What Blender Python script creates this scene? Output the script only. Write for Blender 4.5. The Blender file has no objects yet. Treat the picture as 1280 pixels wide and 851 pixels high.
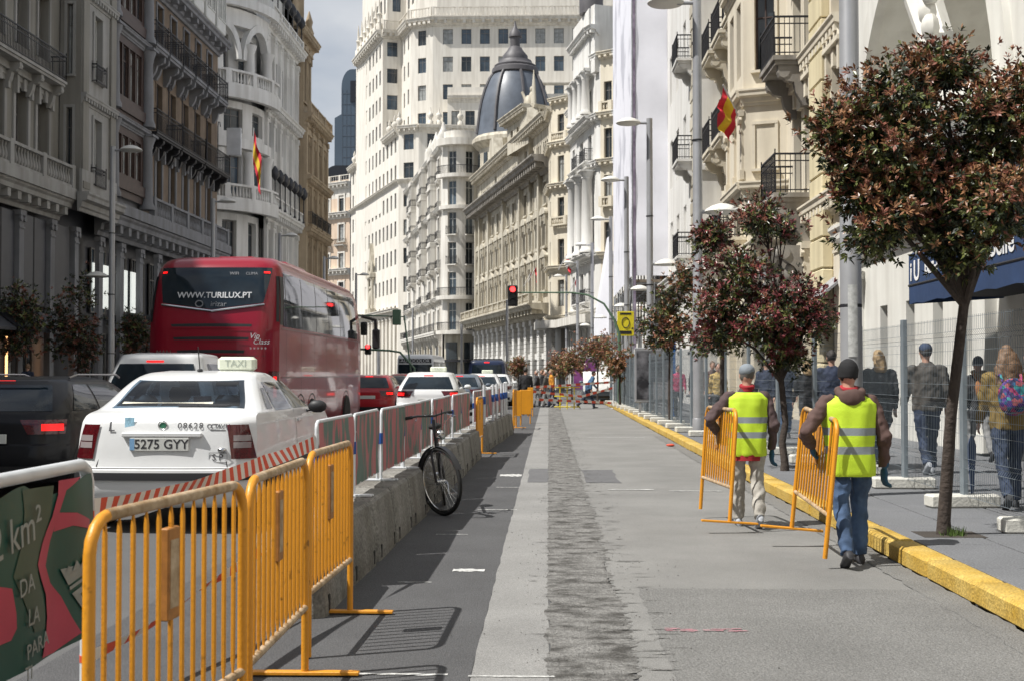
import bpy, math, random
from mathutils import Vector, Matrix, Euler, noise
random.seed(7)
PI = math.pi; R = math.radians
S = bpy.context.scene
COL = S.collection
# ------------------------------------------------------------------ camera
F = 1550.0; CX, CY = 640.0, 425.5; HCAM = 1.5
YAW = math.atan(46/F); PITCH = math.atan(41.5/F)
cam = bpy.data.cameras.new('camera'); cam.lens = F/1280*36; cam.sensor_width = 36
cam.clip_start = .1; cam.clip_end = 4000
cam.dof.use_dof = True; cam.dof.focus_distance = 11.5; cam.dof.aperture_fstop = 6.3
co = bpy.data.objects.new('camera', cam); COL.objects.link(co)
co.location = (0, 0, HCAM); co.rotation_euler = (PI/2+PITCH, 0, YAW)
S.camera = co
# ------------------------------------------------------------------ sky, sun, exposure
SUN_EL = R(56); SUN_BACK = R(22)
sv = Vector((-math.cos(SUN_BACK)*math.cos(SUN_EL), -math.sin(SUN_BACK)*math.cos(SUN_EL), math.sin(SUN_EL)))
W = bpy.data.worlds.new('World'); S.world = W; W.use_nodes = True
nt = W.node_tree; N = nt.nodes; L = nt.links
bg = N['Background']; bg.inputs[1].default_value = .07
sky = N.new('ShaderNodeTexSky'); sky.sky_type = 'NISHITA'; sky.sun_disc = False
sky.sun_elevation = SUN_EL; sky.sun_rotation = math.atan2(sv.x, sv.y)
tc = N.new('ShaderNodeTexCoord'); mp = N.new('ShaderNodeMapping'); mp.inputs['Scale'].default_value = (1, 1, 2.2)
cn = N.new('ShaderNodeTexNoise'); cn.inputs['Scale'].default_value = 2.6; cn.inputs['Detail'].default_value = 6
cr = N.new('ShaderNodeValToRGB'); cr.color_ramp.elements[0].position = .3; cr.color_ramp.elements[1].position = .62
cc = N.new('ShaderNodeValToRGB')
cc.color_ramp.elements[0].position = .35; cc.color_ramp.elements[0].color = (7.4, 7.8, 8.4, 1)
cc.color_ramp.elements[1].position = .7; cc.color_ramp.elements[1].color = (8.9, 9.1, 9.4, 1)
mx = N.new('ShaderNodeMix'); mx.data_type = 'RGBA'
L.new(tc.outputs['Generated'], mp.inputs[0]); L.new(mp.outputs[0], cn.inputs['Vector'])
L.new(cn.outputs[0], cr.inputs[0]); L.new(cn.outputs[0], cc.inputs[0])
L.new(cr.outputs[0], mx.inputs[0]); L.new(sky.outputs[0], mx.inputs[6]); L.new(cc.outputs[0], mx.inputs[7])
L.new(mx.outputs[2], bg.inputs[0])
sl = bpy.data.lights.new('sun', 'SUN'); sl.energy = 5.0; sl.angle = R(.55); sl.color = (1, .97, .92)
so = bpy.data.objects.new('sun', sl); COL.objects.link(so); so.location = (-30, -20, 60)
so.rotation_euler = (-sv).to_track_quat('-Z', 'Y').to_euler()
S.view_settings.view_transform = 'Standard'; S.view_settings.look = 'None'
S.view_settings.exposure = .274; S.view_settings.gamma = 1
S.render.engine = 'CYCLES'
S.cycles.max_bounces = 6; ORD = ['first', 'second', 'third', 'fourth', 'fifth', 'sixth', 'seventh', 'eighth', 'ninth', 'tenth', 'eleventh', 'twelfth', 'thirteenth', 'fourteenth', 'fifteenth', 'sixteenth', 'seventeenth']; S.cycles.transparent_max_bounces = 12

# ------------------------------------------------------------------ pixel -> place
_fw = Vector((-math.sin(YAW)*math.cos(PITCH), math.cos(YAW)*math.cos(PITCH), math.sin(PITCH)))
_rt = Vector((math.cos(YAW), math.sin(YAW), 0)); _up = _rt.cross(_fw)
def ray(px, py): return _fw*F + _rt*(px-CX) - _up*(py-CY)
def gp(px, py, z=0):
    d = ray(px, py); t = (z-HCAM)/d.z; return Vector((d.x*t, d.y*t, z))
def atx(px, py, X):
    d = ray(px, py); t = X/d.x; return Vector((X, d.y*t, HCAM+d.z*t))
def aty(px, py, Y):
    d = ray(px, py); t = Y/d.y; return Vector((d.x*t, Y, HCAM+d.z*t))

# ------------------------------------------------------------------ materials
MATS = {}
def mat(name, c, r=.6, m=0, var=.12, sc=1.5, bump=0, bs=40, coat=0, spec=.5, c2=None, streak=0, fine=0, emit=None, trans=0, ramp=(.3, .7), stretch=None):
    if name in MATS: return MATS[name]
    M = bpy.data.materials.new(name); M.use_nodes = True; t = M.node_tree; n = t.nodes; l = t.links
    b = n['Principled BSDF']; b.inputs['Roughness'].default_value = r; b.inputs['Metallic'].default_value = m
    b.inputs['Coat Weight'].default_value = coat; b.inputs['Coat Roughness'].default_value = .04
    b.inputs['Specular IOR Level'].default_value = spec
    if trans: b.inputs['Transmission Weight'].default_value = trans
    g = n.new('ShaderNodeNewGeometry')
    nz = n.new('ShaderNodeTexNoise'); nz.inputs['Scale'].default_value = sc; nz.inputs['Detail'].default_value = 6; nz.inputs['Roughness'].default_value = .6
    if stretch:
        ms = n.new('ShaderNodeMapping'); ms.inputs['Scale'].default_value = stretch; l.new(g.outputs['Position'], ms.inputs[0]); l.new(ms.outputs[0], nz.inputs['Vector'])
    else: l.new(g.outputs['Position'], nz.inputs['Vector'])
    rp = n.new('ShaderNodeValToRGB'); rp.color_ramp.elements[0].position = ramp[0]; rp.color_ramp.elements[1].position = ramp[1]
    ca = [max(0, x*(1-var)) for x in c]; cb = c2 or [min(1, x*(1+var)) for x in c]
    rp.color_ramp.elements[0].color = (*ca, 1); rp.color_ramp.elements[1].color = (*cb, 1)
    l.new(nz.outputs[0], rp.inputs[0]); out = rp.outputs[0]
    def mul(fac, o):
        mm = n.new('ShaderNodeMix'); mm.data_type = 'RGBA'; mm.blend_type = 'MULTIPLY'; mm.inputs[0].default_value = fac
        l.new(out, mm.inputs[6]); l.new(o, mm.inputs[7]); return mm.outputs[2]
    if streak:
        ma = n.new('ShaderNodeMapping'); ma.inputs['Scale'].default_value = (1.3, 1.3, .12); l.new(g.outputs['Position'], ma.inputs[0])
        n2 = n.new('ShaderNodeTexNoise'); n2.inputs['Scale'].default_value = 1.6; n2.inputs['Detail'].default_value = 5; l.new(ma.outputs[0], n2.inputs['Vector'])
        r2 = n.new('ShaderNodeValToRGB'); r2.color_ramp.elements[0].position = .35; r2.color_ramp.elements[1].position = .6
        r2.color_ramp.elements[0].color = (.55, .52, .48, 1); r2.color_ramp.elements[1].color = (1, 1, 1, 1)
        l.new(n2.outputs[0], r2.inputs[0]); out = mul(streak, r2.outputs[0])
    if fine:
        n3 = n.new('ShaderNodeTexNoise'); n3.inputs['Scale'].default_value = fine; n3.inputs['Detail'].default_value = 2; l.new(g.outputs['Position'], n3.inputs['Vector'])
        r3 = n.new('ShaderNodeValToRGB'); r3.color_ramp.elements[0].position = .35; r3.color_ramp.elements[1].position = .68
        r3.color_ramp.elements[0].color = (.45, .45, .45, 1); r3.color_ramp.elements[1].color = (1.0, 1.0, 1.0, 1)
        l.new(n3.outputs[0], r3.inputs[0]); out = mul(.8, r3.outputs[0])
    l.new(out, b.inputs['Base Color'])
    if bump:
        nb = n.new('ShaderNodeTexNoise'); nb.inputs['Scale'].default_value = bs; nb.inputs['Detail'].default_value = 4; l.new(g.outputs['Position'], nb.inputs['Vector'])
        bp = n.new('ShaderNodeBump'); bp.inputs['Strength'].default_value = bump; bp.inputs['Distance'].default_value = .02
        l.new(nb.outputs[0], bp.inputs['Height']); l.new(bp.outputs[0], b.inputs['Normal'])
    if emit:
        b.inputs['Emission Color'].default_value = (*emit[:3], 1); b.inputs['Emission Strength'].default_value = emit[3]
    MATS[name] = M; return M

# ------------------------------------------------------------------ mesh builder
def smoothstep(a, b, x):
    t = max(0, min(1, (x-a)/(b-a))); return t*t*(3-2*t)
class MB:
    def __init__(s): s.v = []; s.f = []; s.m = []
    def add(s, vs, fs, mi=0):
        o = len(s.v); s.v += [tuple(p) for p in vs]
        for q in fs: s.f.append([i+o for i in q]); s.m.append(mi)
        return s
    def box(s, x0, x1, y0, y1, z0, z1, mi=0):
        return s.add([(x0,y0,z0),(x1,y0,z0),(x1,y1,z0),(x0,y1,z0),(x0,y0,z1),(x1,y0,z1),(x1,y1,z1),(x0,y1,z1)],
            [(0,3,2,1),(4,5,6,7),(0,1,5,4),(1,2,6,5),(2,3,7,6),(3,0,4,7)], mi)
    def bbox(s, x0, x1, y0, y1, z0, z1, b=.01, mi=0):
        rings = []
        for z, i in ((z0, b), (z0+b, 0), (z1-b, 0), (z1, b)):
            a, c, d, e = x0+i, x1-i, y0+i, y1-i; k = b
            rings.append([(a+k,d,z),(c-k,d,z),(c,d+k,z),(c,e-k,z),(c-k,e,z),(a+k,e,z),(a,e-k,z),(a,d+k,z)])
        return s.loft(rings, mi=mi)
    def obox(s, c, sz, M3=None, mi=0):
        M3 = M3 or Matrix.Identity(3); c = Vector(c); hx, hy, hz = sz[0]/2, sz[1]/2, sz[2]/2
        P = [(-hx,-hy,-hz),(hx,-hy,-hz),(hx,hy,-hz),(-hx,hy,-hz),(-hx,-hy,hz),(hx,-hy,hz),(hx,hy,hz),(-hx,hy,hz)]
        return s.add([c+M3@Vector(p) for p in P], [(0,3,2,1),(4,5,6,7),(0,1,5,4),(1,2,6,5),(2,3,7,6),(3,0,4,7)], mi)
    def bar(s, a, b, w, h=None, mi=0):
        a = Vector(a); b = Vector(b); d = b-a; q = d.to_track_quat('Y', 'Z').to_matrix()
        return s.obox((a+b)/2, (w, d.length, h or w), q, mi)
    def loft(s, rings, closed=True, caps=True, mi=0):
        n = len(rings[0]); vs = [p for r in rings for p in r]; fs = []
        for i in range(len(rings)-1):
            for j in range(n if closed else n-1):
                k = (j+1) % n; fs.append((i*n+j, i*n+k, (i+1)*n+k, (i+1)*n+j))
        if caps and closed:
            fs.append(tuple(reversed(range(n)))); fs.append(tuple((len(rings)-1)*n+j for j in range(n)))
        return s.add(vs, fs, mi)
    def tube(s, pts, r, n=8, mi=0, caps=True, closed=False, flat=None):
        pts = [Vector(p) for p in pts]; k = len(pts)
        if not hasattr(r, '__len__'): r = [r]*k
        rings = []; u = None
        for i, p in enumerate(pts):
            if closed: t = pts[(i+1) % k]-pts[i-1]
            else: t = pts[min(i+1, k-1)]-pts[max(i-1, 0)]
            t.normalize()
            if u is None:
                u = Vector((0, 0, 1)).cross(t)
                if u.length < .1: u = Vector((1, 0, 0)).cross(t) if abs(t.x) < .9 else Vector((0, 1, 0)).cross(t)
            u = (u-t*u.dot(t)).normalized(); w = t.cross(u)
            ra, rb = (r[i] if hasattr(r[i], '__len__') else (r[i], r[i]))
            rings.append([p+u*(ra*math.cos(2*PI*j/n))+w*(rb*math.sin(2*PI*j/n)) for j in range(n)])
        if closed: rings.append(rings[0])
        return s.loft(rings, caps=caps and not closed, mi=mi)
    def lathe(s, prof, c=(0, 0, 0), n=12, mi=0, caps=True):
        return s.loft([[(c[0]+r*math.cos(2*PI*j/n), c[1]+r*math.sin(2*PI*j/n), c[2]+z) for j in range(n)] for r, z in prof], caps=caps, mi=mi)
    def prism(s, poly, f0, f1, mi=0):
        n = len(poly); return s.loft([[f0(a, b) for a, b in poly], [f1(a, b) for a, b in poly]], mi=mi)
    def sweepx(s, prof, x0, x1, mi=0):      # profile (y,z) swept along x
        return s.loft([[(x0, y, z) for y, z in prof], [(x1, y, z) for y, z in prof]], mi=mi)
    def ell(s, c, rx, ry, rz, n=12, k=8, mi=0, M3=None):
        c = Vector(c); rings = []
        for i in range(1, k):
            a = -PI/2+PI*i/k
            rings.append([(math.cos(a)*math.cos(2*PI*j/n)*rx, math.cos(a)*math.sin(2*PI*j/n)*ry, math.sin(a)*rz) for j in range(n)])
        if M3: rings = [[c+M3@Vector(p) for p in r] for r in rings]
        else: rings = [[c+Vector(p) for p in r] for r in rings]
        return s.loft(rings, mi=mi)
    def xf(s, M4):
        s.v = [tuple(M4@Vector(p)) for p in s.v]; return s
    def mesh(s, name, mats, smooth=None):
        me = bpy.data.meshes.new(name); me.from_pydata(s.v, [], s.f)
        for m in (mats if isinstance(mats, (list, tuple)) else [mats]): me.materials.append(m)
        if any(s.m): me.polygons.foreach_set('material_index', s.m)
        if smooth is not None:
            me.polygons.foreach_set('use_smooth', [True]*len(me.polygons)); me.update()
            me.set_sharp_from_angle(angle=R(smooth))
        me.update(); return me
    def build(s, name, mats, parent=None, loc=(0, 0, 0), rot=(0, 0, 0), smooth=None):
        return inst(s.mesh(name, mats, smooth), name, parent, loc, rot)
KIDS = {}
def inst(me, name, parent=None, loc=(0, 0, 0), rot=(0, 0, 0), scale=None):
    o = bpy.data.objects.new(name, me); COL.objects.link(o); o.parent = parent
    o.location = loc; o.rotation_euler = rot
    if scale: o.scale = scale
    if parent: KIDS.setdefault(parent.name, []).append(o)
    return o
def tag(o, label, cat=None, group=None, kind=None):
    if label: o['label'] = label
    if cat: o['category'] = cat
    if group: o['group'] = group
    if kind: o['kind'] = kind
    return o
def thing(name, label, cat, loc=(0, 0, 0), rz=0, group=None):
    o = bpy.data.objects.new(name, None); COL.objects.link(o); o.empty_display_size = .2
    o.location = loc; o.rotation_euler = (0, 0, rz); return tag(o, label, cat, group)
def kids(o): return KIDS.get(o.name, [])
def copy_tree(o, loc, rz, label, group=None, ch=None):
    c = o.copy(); COL.objects.link(c); c.location = loc; c.rotation_euler = (0, 0, rz); c['label'] = label
    if group: c['group'] = group
    for k in kids(o):
        d = k.copy(); COL.objects.link(d); d.parent = c; KIDS.setdefault(c.name, []).append(d)
        for g in kids(k):
            e = g.copy(); COL.objects.link(e); e.parent = d; KIDS.setdefault(d.name, []).append(e)
    return c
FONT = {}
def text(s, name, size, m, parent, M4, th=.002, align='CENTER', shear=0, bold=0):
    key = (s, size, th, align, shear, bold, m.name)
    if key not in FONT:
        cu = bpy.data.curves.new(name, 'FONT'); cu.body = s; cu.size = size; cu.extrude = th; cu.align_x = align; cu.align_y = 'CENTER'; cu.shear = shear; cu.offset = bold
        cu.resolution_u = 3
        to = bpy.data.objects.new(name, cu); me = bpy.data.meshes.new_from_object(to); bpy.data.objects.remove(to)
        me.materials.clear(); me.materials.append(m); FONT[key] = me
    o = inst(FONT[key], name, parent); o.matrix_local = M4; return o
def frame4(o, x, y):
    x = Vector(x).normalized(); y = Vector(y).normalized(); z = x.cross(y); M4 = Matrix((x, y, z)).transposed().to_4x4(); M4.translation = Vector(o); return M4
# ================================================================== ground, road, pavements
KX = 2.75; RX = 7.4; LX = -20.6; LK = -15.7
m_ground = mat('ground_mat', (.13, .13, .128), .9, var=.15, sc=.05)
m_road = mat('asphalt', (.135, .135, .135), .88, var=.16, sc=.5, bump=.5, bs=120, fine=160)
m_lane = mat('asphalt_worn', (.262, .258, .246), .85, var=.17, sc=.8, bump=.45, bs=140, fine=190)
m_strip = mat('asphalt_pale_strip', (.295, .291, .28), .85, var=.14, sc=1.2, bump=.3, bs=160, fine=150)
m_dark = mat('asphalt_new_dark', (.105, .105, .108), .86, var=.14, sc=1.2, bump=.7, bs=110, fine=140)
m_patch = mat('asphalt_patch', (.16, .16, .165), .85, var=.12, sc=2, bump=.4, bs=130, fine=150)
m_rough = mat('asphalt_rough', (.232, .229, .219), .88, var=.14, sc=1.1, bump=.9, bs=75, fine=90)
m_mill = mat('asphalt_milled', (.105, .099, .09), .95, var=.25, sc=3.2, bump=1, bs=90, fine=60, c2=(.28, .274, .26), stretch=(1.3, 2.0, 1), ramp=(.36, .57))
m_pave = mat('pavement_slab', (.185, .19, .20), .8, var=.1, sc=1.3, bump=.15, bs=90, fine=70)
m_joint = mat('pavement_joint', (.05, .05, .05), .9)
m_kerb = mat('kerb_yellow', (.66, .40, .045), .75, var=.16, sc=3.5, bump=.4, bs=60, c2=(.70, .50, .14), fine=60)
m_kerbg = mat('kerb_granite', (.32, .31, .3), .8, var=.12, sc=4, bump=.3, bs=60)
m_white = mat('road_paint_white', (.6, .6, .58), .8, var=.25, sc=9, fine=30)
m_pink = mat('spray_pink', (.62, .22, .28), .85, var=.25, sc=25, c2=(.3, .22, .22))
def sheet(name, x0, x1, y0, y1, z, m, parent=None, nx=1, ny=1, jag=0):
    mb = MB(); vs = []; rnd = random.Random(hash((x0, y0)) % 999)
    for j in range(ny+1):
        for i in range(nx+1):
            x = x0+(x1-x0)*i/nx; y = y0+(y1-y0)*j/ny
            if jag and i in (0, nx): x += rnd.uniform(-jag, jag)
            if jag and j in (0, ny): y += rnd.uniform(-jag, jag)
            vs.append((x, y, z))
    fs = [(j*(nx+1)+i, j*(nx+1)+i+1, (j+1)*(nx+1)+i+1, (j+1)*(nx+1)+i) for j in range(ny) for i in range(nx)]
    mb.add(vs, fs); return mb.build(name, m, parent)
def struct(o): o['kind'] = 'structure'; return o
struct(sheet('ground', -1500, 1500, -300, 2500, -.03, m_ground))
road = struct(sheet('road', LK, KX, -40, 330, 0, m_road))
struct(sheet('road_bend', -140, LK-.0, 118, 420, -.004, m_road))
sheet('lane_surface', .44, KX, -6, 62, .004, m_lane, road, 1, 40)
sheet('pale_strip', -.39, .0, -6, 62, .004, m_strip, road, 1, 240, .006)
sheet('dark_strip', -2.6, -.39, -6, 62, .0035, m_dark, road, 1, 60, .0)
sheet('patch', -.30, -.01, 17.2, 19.6, .008, m_patch, road, 2, 6, .015)
sheet('patch', .50, .98, 17.1, 19.4, .008, m_patch, road, 2, 6, .03)
sheet('worn_patch', .62, KX-.02, 5.9, 8.72, .0075, m_rough, road, 30, 30, .012)
sheet('gutter', KX-.22, KX-.0, 4, 30, .0095, m_rough, road, 4, 200, .02)
# milled strip: broken relief between the pale strip and the lane
mb = MB(); rnd = random.Random(3); nx, ny = 18, 1500
vs = []; fs = []
for j in range(ny+1):
    y = 2+60*(j/ny)**1.25
    for i in range(nx+1):
        u = i/nx; e = noise.noise((0, y*2.2, 3))*.05+noise.noise((5, y*.7, 9))*.06
        x = -.01+u*(.45+(e+.03+.06*noise.noise((2, y*14, 3))+.07*noise.noise((4, y*40, 3)))*u)+(noise.noise((9, y*3, 0))*.03+noise.noise((9, y*14, 0))*.02)*(1-u)
        ridge = noise.noise((x*5, y*6.5, 1))+.8*noise.noise((x*14, y*17, 4))+.6*noise.noise((x*30, y*34, 2))
        z = .006+.011*max(-.5, ridge)*min(1, 6*u, 6*(1-u))
        vs.append((x, y, max(z, .0045)))
fs = [(j*(nx+1)+i, j*(nx+1)+i+1, (j+1)*(nx+1)+i+1, (j+1)*(nx+1)+i) for j in range(ny) for i in range(nx)]
o = MB().add(vs, fs).build('milled_strip', m_mill, road, smooth=60)
# loose grit beside it
mb = MB(); rnd = random.Random(5)
for k in range(1900):
    y = 4+30*rnd.random()**1.6; x = rnd.gauss(.25, .33)
    if not -1.0 < x < 2.6: continue
    s = rnd.uniform(.002, .007)*(1+.02*y); h = s*.7
    a = rnd.random()*6
    mb.add([(x+s*math.cos(a+q), y+s*math.sin(a+q)*rnd.uniform(.6, 1.2), .008) for q in (0, 2.1, 4.2)]+[(x, y, .009+h)], [(0, 1, 3), (1, 2, 3), (2, 0, 3)])
for k in range(420):     # thin crosswise scrape streaks beside the strip
    y = 4+40*rnd.random()**1.5; x = rnd.uniform(-.16, .02) if rnd.random() < .3 else rnd.uniform(.36, .62); w = rnd.uniform(.04, .22); h = rnd.uniform(.004, .016)*(1+.05*y); z_ = .0098+k*2e-6
    mb.add([(x, y, z_), (x+w*.5, y-h*.5, z_), (x+w, y+h*.2, z_), (x+w*.5, y+h*.6, z_)], [(0, 1, 2, 3)])
tag(mb.build('grit', m_mill), 'loose dark asphalt grit scattered along the milled strip', 'grit', kind='stuff')
# paint remains
for (px0, px1, py, t) in ((760, 817, 612, .1), (836, 902, 614, .08), (735, 806, 547, .1), (625, 652, 594, .55), (566, 606, 713, .16), (597, 646, 637, .05), (545, 585, 668, .03), (497, 540, 728, .03), (620, 650, 609, .05), (420, 560, 843, .05), (585, 700, 846, .04)):
    a = gp(px0, py); b = gp(px1, py); n = 12; mb = MB(); vs = []
    zz = .0105 if a.x > -.39 else .0075
    for i in range(n+1):
        x = a.x+(b.x-a.x)*i/n; w = t*(.5+.5*random.random())
        vs += [(x, a.y-w/2+random.uniform(-.01, .01), zz), (x, a.y+w/2, zz)]
    mb.add(vs, [(2*i, 2*i+2, 2*i+3, 2*i+1) for i in range(n)]).build('paint_mark', m_white, road)
a = gp(826, 790); b = gp(922, 790)
for k in range(26):
    x = a.x+(b.x-a.x)*random.random(); y = a.y+random.gauss(0, .035); w = random.uniform(.03, .09)
    MB().add([(x, y, .0115+k*.0001), (x+w, y+random.uniform(-.01, .01), .0115+k*.0001), (x+w, y+.014, .0115+k*.0001), (x, y+.012, .0115+k*.0001)], [(0, 1, 2, 3)]).build('pink_spray', m_pink, road)
# lane lines on the left carriageway
for X in (-5.0, -8.3, -11.7):
    for k in range(10):
        sheet('lane_dash', X-.07, X+.07, 4+k*9, 7.5+k*9, .004, m_white, road)
# right pavement: bed, slabs, kerb stones
pv = struct(MB().box(KX+.23, RX+.6, -20, 150, -.02, .128).build('pavement_right', m_joint))
slab = {}
def slab_mesh(w, l):
    if (w, l) not in slab: slab[(w, l)] = MB().bbox(0, w, 0, l, 0, .014, .004).mesh('slab', m_pave)
    return slab[(w, l)]
sx = [(KX+.24, .62), (KX+.87, .80), (KX+1.68, .80), (KX+2.49, .80), (KX+3.30, .80), (KX+4.11, .54)]
for i, (x, w) in enumerate(sx):
    for k in range(26):
        y = 6.4+k*1.21+(i % 2)*.6
        inst(slab_mesh(w-.014, 1.192), 'slab', pv, (x, y, .128+random.uniform(-.0012, .0012)))
MB().box(KX+.24, RX+.59, 38.0, 149, .128, .139).build('paving_far', m_pave, pv)
kb = struct(MB().box(KX+.03, KX+.22, -20, 150, -.02, .05).build('kerb_right', m_joint))
km = MB().bbox(0, .225, 0, .978, 0, .15, .02).mesh('kerb_stone', m_kerb, 40)
for k in range(62):
    inst(km, 'kerb_stone', kb, (KX+random.uniform(-.006, .006), 4.2+k*1.0, random.uniform(-.004, .004)))
MB().box(KX, KX+.225, 66.5, 150, 0, .147).build('kerb_far', m_kerbg, kb)
# left pavement
pl = struct(MB().box(LX-2, LK-.2, -30, 118, -.02, .14).build('pavement_left', m_pave))
kl = struct(MB().box(LK-.2, LK, -30, 118, -.02, .148).build('kerb_left', m_kerbg))
# ================================================================== architecture kit
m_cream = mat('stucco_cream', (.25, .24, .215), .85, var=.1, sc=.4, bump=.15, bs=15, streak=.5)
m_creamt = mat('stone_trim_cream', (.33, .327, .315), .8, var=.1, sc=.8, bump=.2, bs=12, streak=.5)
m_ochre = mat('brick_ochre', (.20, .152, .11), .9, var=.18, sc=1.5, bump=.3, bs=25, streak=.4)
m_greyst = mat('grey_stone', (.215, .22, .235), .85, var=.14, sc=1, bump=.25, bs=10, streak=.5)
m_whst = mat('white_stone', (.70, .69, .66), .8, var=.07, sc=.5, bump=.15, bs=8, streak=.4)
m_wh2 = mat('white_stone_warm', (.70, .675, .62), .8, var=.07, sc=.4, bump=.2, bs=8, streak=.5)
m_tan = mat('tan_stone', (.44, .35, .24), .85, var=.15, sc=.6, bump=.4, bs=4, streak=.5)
m_tele = mat('pale_limestone', (.735, .70, .63), .85, var=.05, sc=.2, bump=.1, bs=4, streak=.35)
m_tele2 = mat('pale_limestone_trim', (.68, .645, .575), .85, var=.1, sc=.3, bump=.3, bs=3, streak=.5)
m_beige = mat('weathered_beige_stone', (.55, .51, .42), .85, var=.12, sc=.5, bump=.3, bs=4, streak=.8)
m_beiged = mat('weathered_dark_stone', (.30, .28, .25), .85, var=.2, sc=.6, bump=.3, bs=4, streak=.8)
m_peach = mat('peach_stucco', (.66, .52, .40), .85, var=.06, sc=.3, streak=.4)
m_yel = mat('cream_yellow_block', (.66, .58, .38), .8, var=.07, sc=.7, bump=.2, bs=8, streak=.4)
m_pcream = mat('pale_cream_stucco', (.68, .62, .50), .8, var=.06, sc=.6, bump=.15, bs=8, streak=.35)
m_r1 = mat('white_render', (.70, .69, .64), .75, var=.06, sc=.8, bump=.12, bs=10, streak=.3)
m_iron = mat('black_iron', (.018, .018, .022), .5, var=.2, sc=5)
m_wood = mat('dark_brown_joinery', (.055, .032, .025), .5, var=.25, sc=3)
m_frame = mat('window_frame_grey', (.16, .15, .14), .5, var=.15, sc=3)
m_framew = mat('window_frame_white', (.6, .6, .57), .5, var=.1, sc=3)
m_shut = mat('shutter_dark', (.028, .022, .022), .6, var=.2, sc=4)
m_shutb = mat('blind_beige', (.52, .43, .31), .7, var=.1, sc=4)
m_pane = mat('pane_glass', (.028, .036, .042), .07, var=.4, sc=.7, spec=.6)
m_panec = mat('pane_curtained', (.30, .31, .30), .12, var=.35, sc=1.5, spec=.6)
m_paneb = mat('pane_blue', (.06, .085, .11), .07, var=.4, sc=.6, spec=.6)
m_shop = mat('shop_dark_panel', (.035, .037, .045), .45, var=.15, sc=2)
m_slate = mat('dome_slate', (.10, .115, .14), .42, var=.2, sc=.8, bump=.2, bs=3, spec=.5)
m_slated = mat('dome_ribs_lead', (.085, .08, .085), .55, var=.3, sc=.8, bump=.4, bs=3)
m_roof = mat('flat_roof', (.2, .19, .18), .9)
BR = random.Random(21)
WM = {}
def win_mesh(w, h, style):
    k = (round(w, 2), round(h, 2), style)
    if k in WM: return WM[k]
    fr, pa = MB(), MB(); t = min(.07, w*.09)
    if style == 'shut':
        fr.box(-w/2, w/2, .0, .05, 0, h, 0)
        for i in range(1, int(h/.3)): fr.box(-w/2+t, w/2-t, -.012, .0, i*.3-.02, i*.3+.02)
        fr.box(-.02, .02, -.03, -.013, 0, h)
        me = (fr.mesh('window', m_shut), None)
    else:
        for a in (-w/2, w/2-t): fr.box(a, a+t, 0, .08, 0, h)
        fr.box(-w/2+t, w/2-t, 0, .08, 0, t); fr.box(-w/2+t, w/2-t, 0, .08, h-t, h)
        fr.box(-t*.4, t*.4, .01, .07, t, h-t)
        if h > 1.6: fr.box(-w/2+t, w/2-t, .012, .068, h*.70, h*.70+t*.8)
        pa.add([(-w/2+t*.5, .05, t*.5), (w/2-t*.5, .05, t*.5), (w/2-t*.5, .05, h-t*.5), (-w/2+t*.5, .05, h-t*.5)], [(0, 1, 2, 3)])
        fm = m_framew if style == 'white' else (m_wood if style == 'wood' else m_frame)
        me = (fr.mesh('window', fm), [pa.mesh('pane', m) for m in (m_pane, m_panec, m_paneb)])
    WM[k] = me; return me
BAL = {}
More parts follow.
